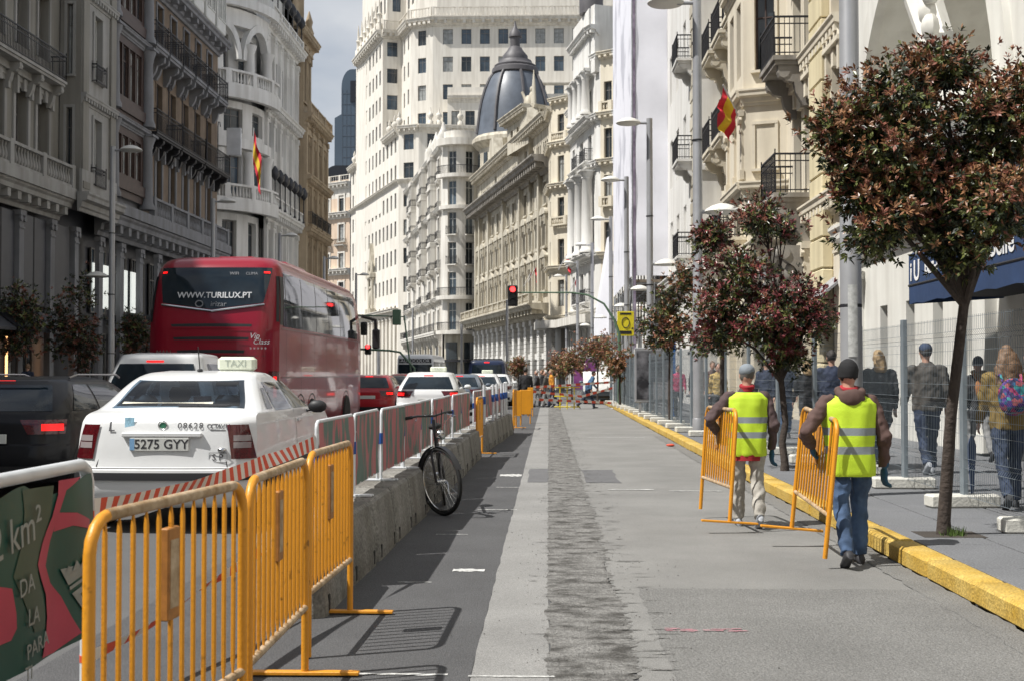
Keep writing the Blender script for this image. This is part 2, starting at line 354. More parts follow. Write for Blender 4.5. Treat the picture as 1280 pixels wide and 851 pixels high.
class Seg:
    def __init__(s, b, P0, P1):
        s.b = b; s.P0 = Vector((P0[0], P0[1], 0)); d = Vector((P1[0]-P0[0], P1[1]-P0[1], 0)); s.L = d.length
        s.ang = math.atan2(d.y, d.x); s.o = s.P0-b.location
    def put(s, me, name, x=0, y=0, z=0, parent=None, mats=None, smooth=None):
        if isinstance(me, MB): me = me.mesh(name, mats, smooth)
        if parent: return inst(me, name, parent, (x, y, z))
        c, n = math.cos(s.ang), math.sin(s.ang)
        return inst(me, name, s.b, (s.o.x+x*c-y*n, s.o.y+x*n+y*c, z), (0, 0, s.ang))
    def wall(s, z0, z1, ops=(), m=None, d=.28, x0=0, x1=None, y=0, name='wall', back=None):
        x1 = s.L if x1 is None else x1; mb = MB()
        xs = sorted({x0, x1, *[q for o in ops for q in o[:2]]}); zs = sorted({z0, z1, *[q for o in ops for q in o[2:4]]})
        xs = [q for q in xs if x0-1e-6 <= q <= x1+1e-6]; zs = [q for q in zs if z0-1e-6 <= q <= z1+1e-6]
        for i in range(len(xs)-1):
            j = 0; cx = (xs[i]+xs[i+1])/2
            col = [o for o in ops if o[0] < cx < o[1]]
            while j < len(zs)-1:
                cz = (zs[j]+zs[j+1])/2
                if any(o[2] < cz < o[3] for o in col): j += 1; continue
                k = j
                while k+1 < len(zs)-1 and not any(o[2] < (zs[k+1]+zs[k+2])/2 < o[3] for o in col): k += 1
                mb.add([(xs[i], y, zs[j]), (xs[i+1], y, zs[j]), (xs[i+1], y, zs[k+1]), (xs[i], y, zs[k+1])], [(0, 1, 2, 3)]); j = k+1
        for (a, b, c, e) in [o[:4] for o in ops]:
            mb.add([(a, y, c), (b, y, c), (b, y, e), (a, y, e), (a, y+d, c), (b, y+d, c), (b, y+d, e), (a, y+d, e)], [(0, 1, 5, 4), (1, 2, 6, 5), (2, 3, 7, 6), (3, 0, 4, 7)])
        if back: mb.add([(x0, y, z0), (x0, y+back, z0), (x0, y+back, z1), (x0, y, z1), (x1, y, z0), (x1, y+back, z0), (x1, y+back, z1), (x1, y, z1)], [(0, 1, 2, 3), (4, 7, 6, 5), (3, 2, 6, 7), (1, 5, 6, 2)])
        return s.put(mb, name, mats=m)
    def windows(s, ops, style='', y=.2, mix=(.55, .25, .2)):
        for o in ops:
            st = style or (o[4] if len(o) > 4 else 'grey'); fr, pa = win_mesh(o[1]-o[0], o[3]-o[2], st)
            w = s.put(fr, 'window', (o[0]+o[1])/2, y, o[2])
            if pa:
                r = BR.random(); p = pa[0] if r < mix[0] else (pa[1] if r < mix[0]+mix[1] else pa[2])
                inst(p, 'pane', w)
    def surround(s, ops, m, t=.16, p=.07, ped=None, sill=True, y=0):
        for o in ops:
            w, h = round(o[1]-o[0], 3), round(o[3]-o[2], 3); k = ('sur', w, h, t, p, ped, m.name)
            if k not in BAL:
                mb = MB()
                for a in (-w/2-t, w/2): mb.box(a, a+t, -p, .0, 0, h)
                mb.box(-w/2-t, w/2+t, -p-.01, .0, h, h+t)
                if sill: mb.box(-w/2-t*1.2, w/2+t*1.2, -p-.1, .0, -t*.8, -.0)
                if ped:
                    z = h+t+.001; q = w/2+t*1.6
                    mb.box(-q, q, -p-.2, 0, z+t*.9, z+t*1.5); mb.box(-q+.1, q-.1, -p-.05, 0, z, z+t*.9)
                    if ped == 'tri': mb.loft([[(-q, yy, z+t*1.5), (q, yy, z+t*1.5), (0, yy, z+t*1.5+q*.55)] for yy in (-p-.18, 0)])
                    if ped == 'arc':
                        pl = [(q*math.cos(PI*i/8), z+t*1.5+q*.45*math.sin(PI*i/8)) for i in range(9)]
                        mb.loft([[(a, yy, c) for a, c in pl] for yy in (-p-.18, 0)])
                    for a in (-w/2-t, w/2): mb.box(a+.01, a+t-.01, -p-.14, -p, h-t*1.5, z+t*.9)
                    mb.box(-.12, .12, -p-.12, -p, h-.1, z+t*.8)
                BAL[k] = mb.mesh('window_surround', m)
            s.put(BAL[k], 'window_surround', (o[0]+o[1])/2, y, o[2])
    def railing(s, w, d, h, bot=.08, bow=0, sp=.13):
        k = ('rail', round(w, 2), d, h, sp)
        if k not in BAL:
            mb = MB(); t = .018
            P = [(-w/2+.03, -.0), (-w/2+.03, -d+.04), (w/2-.03, -d+.04), (w/2-.03, -.0)]
            for i in range(3):
                a, b = P[i], P[i+1]
                for z in (bot, h*.82, h): mb.bar((a[0], a[1], z), (b[0], b[1], z), .03 if z < h else .05)
                n = max(1, int(math.hypot(b[0]-a[0], b[1]-a[1])/sp))
                for q in range(n+1):
                    x = a[0]+(b[0]-a[0])*q/n; yy = a[1]+(b[1]-a[1])*q/n
                    th = .032 if q in (0, n) else t
                    mb.box(x-th/2, x+th/2, yy-th/2, yy+th/2, 0, h+(.14 if q in (0, n) else -.02))
            BAL[k] = mb.mesh('railing', m_iron)
        return BAL[k]
    def balcony(s, x, z, w, d=.7, m=None, h=1.0, th=.22, br=True, brh=.55, nb=None, sp=.13, iron=True):
        k = ('slab', round(w, 2), d, th, m.name)
        if k not in BAL:
            mb = MB(); mb.box(-w/2, w/2, -d, 0, -th*.5, 0); mb.box(-w/2+.06, w/2-.06, -d+.06, 0, -th, -th*.5); BAL[k] = mb.mesh('balcony', m)
        o = s.put(BAL[k], 'balcony', x, 0, z)
        if iron: inst(s.railing(w, d, h, sp=sp), 'railing', o)
        if br:
            k = ('br', d, brh, m.name)
            if k not in BAL:
                D = d*.85
                prof = [(0, 0), (-D, 0), (-D, -brh*.2), (-D*.75, -brh*.38), (-D*.5, -brh*.42), (-D*.42, -brh*.7), (-D*.2, -brh), (0, -brh)]
                mb = MB(); mb.loft([[(xx, a, c) for a, c in prof] for xx in (-.12, .12)])
                mb.tube([(-.14, -D*.82, -brh*.17), (.14, -D*.82, -brh*.17)], brh*.15, 8); BAL[k] = mb.mesh('bracket', m)
            n = nb or 2
            for i in range(n): inst(BAL[k], 'bracket', o, (-w/2+.22+(w-.44)*i/(n-1), 0, -th))
        return o
    def cornice(s, z, m, p=.6, h=.7, x0=-.0, x1=None, y=0, dent=.6, name='cornice', dw=.22, dh=None):
        x1 = s.L if x1 is None else x1
        pr = [(y, z), (y-p*.15, z), (y-p*.2, z+h*.18), (y-p*.35, z+h*.25), (y-p*.4, z+h*.5), (y-p*.85, z+h*.6), (y-p*.88, z+h*.8), (y-p, z+h*.9), (y-p, z+h), (y, z+h*1.02)]
        c = s.put(MB().sweepx(pr, x0, x1), name, mats=m)
        if dent:
            mb = MB(); n = max(1, int((x1-x0)/dent))
            for i in range(n):
                x = x0+(i+.5)*(x1-x0)/n; mb.box(x-dw/2, x+dw/2, y-p*.78, y-p*.3, z+h*.22, z+h*.6-.002)
            mb.build('dentil_course', m, c)['kind'] = 'stuff'
        return c
    def balustrade(s, x0, x1, z, m, y=0, h=.95, pier=3.2, sp=.26, n=6):
        mb = MB(); d = .22
        mb.box(x0, x1, y, y+d, z, z+.13); mb.box(x0, x1, y-.03, y+d+.03, z+h-.12, z+h)
        np_ = max(1, round((x1-x0)/pier)); xs = [x0+.15+(x1-x0-.3)*i/np_ for i in range(np_+1)]
        for x in xs: mb.box(x-.16, x+.16, y-.04, y+d+.04, z+.001, z+h+.04)
        for a, b in zip(xs, xs[1:]):
            k = max(1, int((b-a-.32)/sp))
            for i in range(k):
                x = a+.16+(b-a-.32)*(i+.5)/k
                mb.lathe([(.04, .13), (.085, .3), (.075, .42), (.035, .66), (.06, h-.12)], (x, y+d/2, z), n, caps=False)
        return s.put(mb, 'balustrade', mats=m)
    def pilaster(s, x, z0, z1, w, p, m, cap=True, name='pilaster', base=True):
        mb = MB(); mb.box(x-w/2, x+w/2, -p, 0, z0, z1)
        if cap:
            mb.box(x-w/2-.06, x+w/2+.06, -p-.08, 0, z1, z1+.2); mb.box(x-w/2-.03, x+w/2+.03, -p-.04, -p, z1-.5, z1-.42)
            for sx in (-1, 1): mb.tube([(x+sx*w*.42, -p-.09, z1-.12), (x+sx*w*.42, -p-.0, z1-.12)], .12, 8)
        if base: mb.box(x-w/2-.05, x+w/2+.05, -p-.06, 0, z0-.001, z0+.3)
        return s.put(mb, name, mats=m)
    def column(s, x, y, z0, z1, r, m, name='column'):
        H = z1-z0; mb = MB(); mb.lathe([(r*1.3, 0), (r*1.3, .18), (r*1.1, .3), (r, .4), (r*.97, H*.4), (r*.84, H-.6), (r*1.0, H-.5), (r*.95, H-.42), (r*1.3, H-.12), (r*1.35, H)], (x, y, z0), 14)
        mb.box(x-r*1.45, x+r*1.45, y-r*1.45, y+r*1.45, z1-.001, z1+.12)
        return s.put(mb, name, mats=m, smooth=40)
    def box(s, x0, x1, y0, y1, z0, z1, m, name='block'):
        return s.put(MB().box(x0, x1, y0, y1, z0, z1), name, mats=m)
def row(xs, w, za, zb, st=None): return [(x-w/2, x+w/2, za, zb) if st is None else (x-w/2, x+w/2, za, zb, st) for x in xs]
def lin(a, b, n): return [a+(b-a)*(i+.5)/n for i in range(n)]
def shell(b, pts, z0, z1, m, name='roof'):     # flat roof / core over a plan polygon (world xy)
    mb = MB(); q = [(p[0]-b.location.x, p[1]-b.location.y) for p in pts]
    mb.loft([[(x, y, z0) for x, y in q], [(x, y, z1) for x, y in q]]); return mb.build(name, m, b)
def flag(loc, h, label, tilt=.35, s=1.0, side=1, drop=True, group=None, yaw=0):
    t = thing('flag', label, 'flag', loc, yaw, group)
    d = Vector((side*math.sin(tilt), -.25, math.cos(tilt))).normalized()
    MB().tube([(0, 0, 0), d*h], .022*s+.01, 6).build('pole', mat('flag_pole', (.6, .6, .6), .4), t)
    red = mat('flag_red', (.62, .03, .05), .8); yl = mat('flag_yellow', (.75, .5, .03), .8)
    mb = MB(); n, k = 12, 16; W = h*.62; vs = []
    for i in range(n+1):
        p = d*(h*(.98-.52*i/n)) if True else None
        for j in range(k+1):
            u = j/k; sag = W*(.95*u); x = p.x+side*W*.20*u+.09*s*math.sin(u*9+i*.35)*u; y = p.y+.14*s*math.sin(u*12+i*.5)*(.3+u)
            vs.append((x, y, p.z-sag*.85-.05*math.sin(i*.9+u*4)))
    fs, mi = [], []
    for i in range(n):
        for j in range(k):
            fs.append((i*(k+1)+j, i*(k+1)+j+1, (i+1)*(k+1)+j+1, (i+1)*(k+1)+j)); mi.append(1 if n*.27 <= i < n*.73 else 0)
    mb.v = vs; mb.f = fs; mb.m = mi
    mb.build('cloth', [red, yl], t, smooth=60); return t
# ================================================================== left side of the street
def building(name, label, loc): return thing(name, label, 'building', loc)
# --- A: cream building with stone balustrade
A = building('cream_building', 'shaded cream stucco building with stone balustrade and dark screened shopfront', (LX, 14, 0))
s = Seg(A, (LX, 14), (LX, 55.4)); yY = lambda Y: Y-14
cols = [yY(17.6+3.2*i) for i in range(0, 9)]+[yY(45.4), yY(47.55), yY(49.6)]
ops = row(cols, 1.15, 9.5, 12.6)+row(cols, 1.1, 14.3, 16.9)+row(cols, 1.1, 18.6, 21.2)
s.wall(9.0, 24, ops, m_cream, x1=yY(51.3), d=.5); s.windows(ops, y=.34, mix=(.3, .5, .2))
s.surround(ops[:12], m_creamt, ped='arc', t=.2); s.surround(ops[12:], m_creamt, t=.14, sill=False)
s.balustrade(yY(30), yY(51.2), 9.2, m_creamt, y=-.75); s.box(0, yY(51.2), -.85, -.001, 8.75, 9.2, m_creamt, 'ledge')
s.cornice(7.9, m_creamt, .75, .85, x1=yY(51.2), dent=.9, dw=.3)
s.balcony(yY(47.1), 13.5, 6.4, .75, m_creamt, h=1.05, nb=4, brh=.9); s.balcony(yY(40.0), 13.5, 6.4, .75, m_creamt, h=1.05, nb=4, brh=.9)
s.balcony(yY(47.1), 18.2, 6.4, .75, m_creamt, h=1.05, nb=4, brh=.9)
s.cornice(23.4, m_creamt, .9, .8, dent=.8)
# projecting bay
sb = Seg(A, (LX+.9, 51.4), (LX+.9, 55.4)); so_ = [(1.4, 2.3, 9.7, 12.5), (1.4, 2.3, 14.2, 17), (1.4, 2.3, 18.6, 21.2)]
sb.wall(9.0, 23.4, so_, m_creamt, d=.3, name='bay_wall'); sb.windows(so_, 'white', y=.2, mix=(.2, .6, .2)); sb.surround(so_, m_creamt, t=.14)
for x in (.35, 3.65): sb.pilaster(x, 9.3, 22.9, .62, .1, m_cream)
for z in (9.55, 14.05, 18.45): inst(sb.railing(1.3, .25, .8), 'railing', A, (LX+.9-A.location.x, 51.4+1.85-14, z), (0, 0, sb.ang))
for z in (12.9, 17.4): sb.cornice(z, m_creamt, .25, .45, dent=.3, dw=.14)
sb.cornice(8.3, m_creamt, .5, .8, x0=-.3, x1=4.3, dent=0); sb.box(-.1, 4.1, -.12, -.001, 9.1, 10.1, m_creamt, 'bay_plinth')
ss = Seg(A, (LX, 51.38), (LX+.9, 51.38)); so2 = [(.3, .55, 9.9, 12.7), (.3, .55, 14.1, 17.1), (.3, .55, 18.6, 21.2)]
ss.wall(9.0, 23.4, so2, m_cream, d=.2, name='bay_side'); ss.windows(so2, y=.15); ss.surround(so2, m_creamt, t=.12, p=.03)
# dark shopfront
gx = [yY(y) for y in (38.2, 41.2, 44.2, 47.2, 50.2)]
s.wall(0, 8.75, [], m_shop, y=.5, name='shopfront_back')
for x in gx+[yY(52.8)]: s.pilaster(x, .15, 7.6, .42, .25, m_greyst)
for x in gx[:-1]:
    for k in (0, 1):
        s.put(MB().bbox(x+.28+k*1.25, x+.28+k*1.25+1.17, -.1, .02, 4.2, 7.75, .03), 'screen', mats=m_shop)
        s.windows([(x+.3+k*1.25, x+1.4+k*1.25, .4, 3.6)], y=.4, mix=(.7, .1, .2))
s.put(MB().bbox(gx[4]+.28, gx[4]+1.9, -.1, .02, 4.2, 7.75, .03), 'screen', mats=m_shop)
for x in gx[:-1]: s.put(MB().loft([[(x+.25, -.2, 4.1), (x+.25, -1.5, 3.15), (x+.25, -1.5, 3.05), (x+.25, -.2, 4.0)], [(x+2.75, -.2, 4.1), (x+2.75, -1.5, 3.15), (x+2.75, -1.5, 3.05), (x+2.75, -.2, 4.0)]]), 'shop_awning', mats=m_shop)
m_lamp = mat('warm_shop_light', (.8, .5, .25), .5, emit=(1, .5, .2, 2.5))
for Y in (47.0, 51.1): s.box(yY(Y), yY(Y)+.09, .2, .26, .6, 3.0, m_lamp, 'shop_light')
shell(A, [(LX-.6, 14), (LX-.6, 55.39), (LX-16, 55.39), (LX-16, 14)], 0, 24, m_roof, 'building_core')
# --- B: ochre building, glazed bay, iron balconies
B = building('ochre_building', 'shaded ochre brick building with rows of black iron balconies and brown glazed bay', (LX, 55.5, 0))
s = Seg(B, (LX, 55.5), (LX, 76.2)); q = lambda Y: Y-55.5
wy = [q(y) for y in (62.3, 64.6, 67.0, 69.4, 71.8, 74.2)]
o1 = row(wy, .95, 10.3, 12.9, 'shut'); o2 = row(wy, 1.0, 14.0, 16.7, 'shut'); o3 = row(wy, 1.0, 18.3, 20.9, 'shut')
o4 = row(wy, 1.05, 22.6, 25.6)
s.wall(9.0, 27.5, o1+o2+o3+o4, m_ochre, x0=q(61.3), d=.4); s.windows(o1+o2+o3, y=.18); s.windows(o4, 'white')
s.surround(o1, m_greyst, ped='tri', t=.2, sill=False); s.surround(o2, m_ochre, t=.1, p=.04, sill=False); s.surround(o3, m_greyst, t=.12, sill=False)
for i, x in enumerate(wy): s.balcony(x, 18.1, 2.05, .95, m_greyst, h=1.15, th=.3, brh=1.0)
for a, b in ((61.6, 66.0), (66.05, 70.5), (70.55, 75.9)): s.balcony(q((a+b)/2), 13.7, b-a, .9, m_iron, h=1.15, th=.2, nb=4, brh=.8)
for i in range(5):     # curly lamp hooks on the long balcony
    x = q(63.4+2.4*i); mb = MB(); mb.tube([(x, -.9, 13.8), (x, -.9, 16.2), (x+.12, -.9, 16.5), (x+.4, -.9, 16.55), (x+.55, -.9, 16.3)], .028, 6); s.put(mb, 'iron_hook', mats=m_iron)
s.balustrade(q(61.5), q(76), 9.35, m_greyst, y=-.8, h=1.0); s.box(0, q(76.1), -.95, -.001, 8.85, 9.35, m_greyst, 'ledge')
s.cornice(7.8, m_greyst, .85, 1.03, dent=1.1, dw=.35); s.cornice(21.2, m_greyst, .9, .75, x0=q(61.3), dent=1.2, dw=.3)
for i in range(6):
    x = q(62.3+2.4*i); s.put(MB().bbox(x-.95, x+.95, -.75, -.02, 22.2, 25.8, .05), 'oriel', mats=m_framew)
    for dx in (-.45, .45): s.windows([(x+dx-.38, x+dx+.38, 22.9, 25.4)], 'white', y=-.8)
s.cornice(26.8, m_greyst, .9, .8, dent=.8)
# glazed brown bay
sb = Seg(B, (LX+.55, 55.6), (LX+.55, 61.2))
for z0, z1 in ((10.2, 13.1), (13.9, 17.4), (18.1, 21.6), (22.3, 25.8)):
    go = [(1.0+.93*i, 1.0+.93*i+.8, z0+.7, z1-.35) for i in range(4)]
    sb.wall(z0-.4, z1+.4, go, m_wood, d=.2, x0=.75, x1=4.9, name='glazed_bay'); sb.windows(go, 'wood', y=.1, mix=(.2, .75, .05))
    sb.cornice(z1+.02, m_greyst, .3, .4, x0=.3, x1=5.3, dent=0)
    sb.box(.75, 4.9, -.12, -.001, z0-.05, z0+.45, m_wood, 'bay_panel')
for x in (.35, 5.2):
    for z0, z1 in ((9.6, 13.2), (13.7, 17.5), (17.9, 21.7), (22.1, 26.2)): sb.column(x, -.1, z0, z1, .3, m_greyst)
sb.box(0, 5.6, .3, .5, 9.0, 27.5, m_greyst, 'bay_back')
# shop level
s.wall(0, 8.9, [], m_shop, y=.6, name='shopfront_back')
for i in range(8): s.pilaster(.35+2.8*i, .15, 7.5, .5, .2, m_greyst)
m_scr = mat('lit_shop_window', (.75, .76, .72), .3, var=.2, sc=1.2, emit=(.9, .95, .9, .55))
for i in range(7):
    x = .75+2.8*i; s.windows([(x, x+1.0, .4, 3.4), (x+1.05, x+2.05, .4, 3.4), (x+.1, x+1.0, 4.3, 7.3), (x+1.1, x+2.0, 4.3, 7.3)], y=.45, mix=(.75, .1, .15))
for x in (.9, 2.05, 4.7, 6.1): s.put(MB().box(x, x+.85, .36, .42, 4.55, 6.6), 'lit_panel', mats=m_scr)
s.put(MB().bbox(3.4, 8.6, -1.6, .5, 4.0, 4.3, .04), 'entrance_canopy', mats=m_shop)
shell(B, [(LX-.62, 55.5), (LX-.62, 76.19), (LX-16, 76.19), (LX-16, 55.5)], 0, 27.5, m_roof, 'building_core')
se = Seg(B, (LX-15, 76.2), (LX, 76.2))
# --- C: white building with rounded corner
CL = (-27.2, 91.5); CR = 6.6
Cb = building('white_round_building', 'white stone building with rounded corner, curved balconies and arched loggia', (CL[0], CL[1], 0))
def arcpt(a, r): return (r*math.sin(a), -r*math.cos(a))
def arcwall(z0, z1, r, m, name, a0=-.25, a1=PI/2, n=20, th=.4):
    mb = MB(); rings = []
    for i in range(n+1):
        a = a0+(a1-a0)*i/n; p = arcpt(a, r); w = arcpt(a, r-th); rings.append([(p[0], p[1], z0), (w[0], w[1], z0), (w[0], w[1], z1), (p[0], p[1], z1)])
    return mb.loft(rings).build(name, m, Cb, smooth=35)
def arcbal(z, r, m, h=1.1):
    arcwall(z, z+.15, r, m, 'balustrade'); arcwall(z+h-.15, z+h, r+.03, m, 'handrail'); mb = MB()
    for i in range(46):
        a = -.25+1.82*i/45; p = arcpt(a, r-.2)
        if i % 8 == 0: mb.obox((p[0], p[1], z+h/2), (.4, .45, h+.05), Matrix.Rotation(a, 3, 'Z'))
        else: mb.lathe([(.05, .15), (.1, .35), (.05, .75), (.07, h-.15)], (p[0], p[1], z), 6, caps=False)
    mb.build('balusters', m, Cb)
m_c = m_whst
arcwall(0, 8.4, CR, m_greyst, 'wall_base'); arcwall(8.4, 9.2, CR+.7, m_c, 'cornice'); arcwall(9.2, 13.2, CR-1.6, m_c, 'wall')
# pierced storeys around the corner: piers between openings
def storey(z0, z1, r, nop, frac, arch=False):
    a0, a1 = -.25, PI/2; n = nop
    for i in range(n):
        ca = a0+(a1-a0)*(i+.5)/n; hw = (a1-a0)/n/2
        arcwall(z0, z1, r, m_c, 'pier', ca-hw, ca-hw*frac, 3); arcwall(z0, z1, r, m_c, 'pier', ca+hw*frac, ca+hw, 3)
        arcwall(z1-.5, z1-.001, r-.01, m_c, 'lintel', ca-hw*frac, ca+hw*frac, 6); arcwall(z0+.001, z0+.5, r-.01, m_c, 'apron', ca-hw*frac, ca+hw*frac, 6)
        p = arcpt(ca, r-.35); w = 2*(r-.35)*math.sin(hw*frac)*.98
        fr, pa = win_mesh(w, z1-z0-1.0, 'grey'); o = inst(fr, 'window', Cb, (p[0], p[1], z0+.5), (0, 0, ca)); inst(pa[BR.choice((0, 0, 2))], 'pane', o)
storey(9.2, 13.0, CR-1.0, 4, .5); arcwall(13.0, 13.8, CR+.5, m_c, 'cornice'); arcbal(13.8, CR+.45, m_c)
storey(13.8, 17.6, CR-.6, 4, .55); arcwall(17.6, 18.3, CR-.1, m_c, 'cornice'); storey(18.3, 21.0, CR-.6, 4, .6)
arcwall(21.0, 21.9, CR+.6, m_c, 'cornice'); arcbal(21.9, CR+.5, m_c)
for i in range(5):     # columns of the corner
    a = -.22+1.75*i/4; p = arcpt(a, CR-.35)
    for z0, z1 in ((13.9, 17.4), (22.0, 25.2)): MB().lathe([(.5, 0), (.42, .3), (.36, z1-z0-.6), (.55, z1-z0)], (p[0], p[1], z0), 12).build('column', m_c, Cb, smooth=40)
storey(21.9, 26.4, CR-1.2, 3, .72)
# arch hoods over the loggia
for i in range(3):
    a0, a1 = -.25, PI/2; ca = a0+(a1-a0)*(i+.5)/3; r = CR-.55; mb = MB(); rings = []; hw = (a1-a0)/6*.92
    for k in range(17):
        t = PI*k/16; ring = []
        for rr, yo in ((1.0, 0), (1.22, 0), (1.22, .55), (1.0, .55)):
            aa = ca+hw*rr*math.cos(t)*.86; zz = 24.0+2.4*rr*math.sin(t); p = arcpt(aa, r+yo-.2); ring.append((p[0], p[1], zz))
        rings.append(ring)
    mb.loft(rings).build('arch', m_c, Cb, smooth=35)
arcwall(26.4, 27.6, CR-.3, m_c, 'wall'); arcwall(27.6, 28.3, CR+.5, m_c, 'cornice'); arcwall(28.3, 38, CR-1.2, m_c, 'attic')
for i in range(3):
    a = .05+i*.55; p = arcpt(a, CR-1.18); fr, pa = win_mesh(1.3, 2.2, 'grey'); o = inst(fr, 'window', Cb, (p[0], p[1], 30.2), (0, 0, a)); inst(pa[0], 'pane', o)
s = Seg(Cb, (CL[0]+CR-.6, CL[1]), (CL[0]+CR-.6, 103)); cx = lin(.6, s.L-.4, 5)
oo = row(cx, 1.1, 9.9, 12.4)+row(cx, 1.1, 14.2, 17.1)+row(cx, 1.1, 18.7, 20.6)+row(cx, 1.1, 22.4, 25.6)
s.wall(0, 28.3, oo, m_c, d=.6); s.windows(oo, y=.4)
for z, p in ((8.4, .9), (13.0, .8), (21.0, .8), (27.4, 1.0)): s.cornice(z, m_c, p, .85, dent=.7)
for i in range(6):
    x = .2+(s.L-.4)*i/5
    for z0, z1 in ((9.3, 12.8), (14, 20.8), (22.0, 27)): s.pilaster(x, z0, z1, .5, .25, m_c)
s.balustrade(0, s.L, 13.85, m_c, y=-.7); s.balustrade(0, s.L, 28.3, m_c, y=-.6)
m_globe = mat('lamp_globe_dark', (.03, .03, .035), .25)
for i in range(7):     # roof lamps and balcony lamps
    for z, yy in ((28.4, -.5), (14.0, -.75)):
        mb = MB(); x = .3+i*(s.L-.6)/6; mb.lathe([(.12, 0), (.05, .2), (.05, 1.9), (.13, 2.0), (.3, 2.2), (.34, 2.5), (.2, 2.8), (.05, 3.0)], (x, yy, z), 10); s.put(mb, 'lantern', mats=m_globe, smooth=40)
sl2 = Seg(Cb, (CL[0]-14, CL[1]-CR+.6), (CL[0]-1.5, CL[1]-CR+.6)); ox = lin(0, 12, 4); oo = row(ox, 1.3, 9.9, 12.4)+row(ox, 1.3, 14.2, 17.1)+row(ox, 1.3, 22.4, 25.6)
sl2.wall(0, 38, oo, m_c, d=.4); sl2.windows(oo)
shell(Cb, [(CL[0]+CR-1.6, CL[1]), (CL[0]+CR-1.6, 102.9), (CL[0]-14, 102.9), (CL[0]-14, CL[1]-CR+1.2), (CL[0], CL[1]-CR+1.6)], 0, 38, m_c, 'building_core')
# --- D: tan ornate building behind it
D = building('tan_ornate_building', 'tall tan stone building with stepped ornate skyline and small balconies', (LX, 103, 0))
s = Seg(D, (LX, 103.1), (LX, 113.5)); cx = lin(.4, 10, 4); oo = []
for z in (10, 14.3, 18.6): oo += row(cx, 1.2, z, z+2.7)
s.wall(0, 23.5, oo, m_tan, d=.5); s.windows(oo, y=.35); s.surround(oo, m_tan, ped='arc', t=.22)
for z in (8.8, 13, 17.4, 22.6): s.cornice(z, m_tan, .8, .8, dent=.7)
for x in cx: s.balcony(x, 14.1, 2, .7, m_tan, brh=.6)
for x in [0.3, 2.8, 5.2, 7.6, 10]: s.pilaster(x, 9.6, 22.4, .55, .3, m_tan)
s.balustrade(0, s.L, 23.4, m_tan, y=-.6)
d0 = Seg(D, (LX-9, 103.1), (LX, 103.1)); d0.wall(0, 40, [], m_tan, name='side_wall')
for k, (y0, y1, z0, z1) in enumerate(((0, 6.0, 23.5, 30.5), (0, 4.6, 30.5, 37), (0, 3.2, 37, 42))):
    t = Seg(D, (LX-.5-.4*k, 103.1+y0), (LX-.5-.4*k, 103.1+y1)); oo = row(lin(.3, t.L-.3, max(1, 3-k)), 1.0, z0+1.4, z1-1.6)
    t.wall(z0, z1, oo, m_tan, d=.4, name='tower_wall', back=9); t.windows(oo); t.surround(oo, m_tan, t=.2, ped='arc'); t.cornice(z1-.6, m_tan, .8, .8, x0=-.4, x1=t.L+.5, dent=.5)
    for x in (.1, t.L-.1):
        mb = MB(); mb.lathe([(.4, 0), (.3, .5), (.45, 1.0), (.25, 1.6), (.35, 2.0), (.05, 3.0)], (x, .2, z1+.2), 8); t.put(mb, 'finial', mats=m_tan, smooth=50)
de = Seg(D, (LX-9, 103.1), (LX, 103.1))
shell(D, [(LX-.55, 103.2), (LX-.55, 113.4), (LX-12, 113.4), (LX-12, 103.2)], 0, 23.5, m_tan, 'building_core')
flag((-20.35, 84.3, 13.9), 4.4, 'Spanish flag on pole at the curved white balcony', tilt=.08, s=1.1, side=1)
m_sgn = mat('white_sign', (.62, .63, .65), .5)
o = MB().bbox(-.45, .45, -.1, .1, 0, 1.7, .02).build('street_clock_sign', m_sgn, None, (LX+1.1, 76.0, 15.0)); tag(o, 'small pale projecting sign at the end of the iron balconies', 'sign')
# ================================================================== far end of the street
def at(px, D): return ((px-686)/F*D, D)
def zz(py, D): return HCAM+(467-py)/F*D
# --- tall pale office block closing the view
H = building('limestone_tower_block', 'huge pale limestone block closing the view behind the dome, many small windows', (*at(497, 206), 0))
FH = 4.75; TOPZ = 60.4
def hrows(s, z0, z1, n, w=1.5, x0=.8, x1=None, m=m_tele, h=2.6, cor=None, nm='wall', back=None):
    xs = lin(x0, (x1 or s.L)-x0 if x1 is None else x1, n); ops = []; k = 0
    while TOPZ-FH*k-h > z0+.3:
        zt = TOPZ-FH*k
        if zt < z1-.3: ops += row(xs, w, zt-h, zt)
        k += 1
    s.wall(z0, z1, ops, m, d=.35, name=nm, back=back); s.windows(ops, y=.2, mix=(.25, .35, .4)); return ops
pts = [(-39.5, 246), (-25.1, 206), (-21.6, 204.6), (-11, 206.5)]
s = Seg(H, pts[0], pts[1]); hrows(s, 0, 42, 13, 1.3)
s.cornice(11.2, m_tele2, 1.2, 1.2, dent=0); s.cornice(33.2, m_tele2, .7, .7, dent=0); s.cornice(41.2, m_tele2, 1.0, 1.2, dent=1.2, x0=s.L*.76); s.cornice(41.2, m_tele2, 1.0, 1.2, dent=1.2, x1=s.L*.16)
for x in lin(0, s.L, 14): s.pilaster(x, .2, 10.6, .9, .35, m_tele2)
for x in [s.L*.05, s.L*.12, s.L*.8, s.L*.9, s.L*.98]:
    s.put(MB().lathe([(.55, 0), (.5, .5), (.3, .7), (.35, 1.0), (.62, 1.5), (.5, 1.9), (.22, 2.2), (.3, 2.5), (.06, 3.3)], (x, .3, 42.3), 8), 'urn_finial', mats=m_tele2, smooth=50)
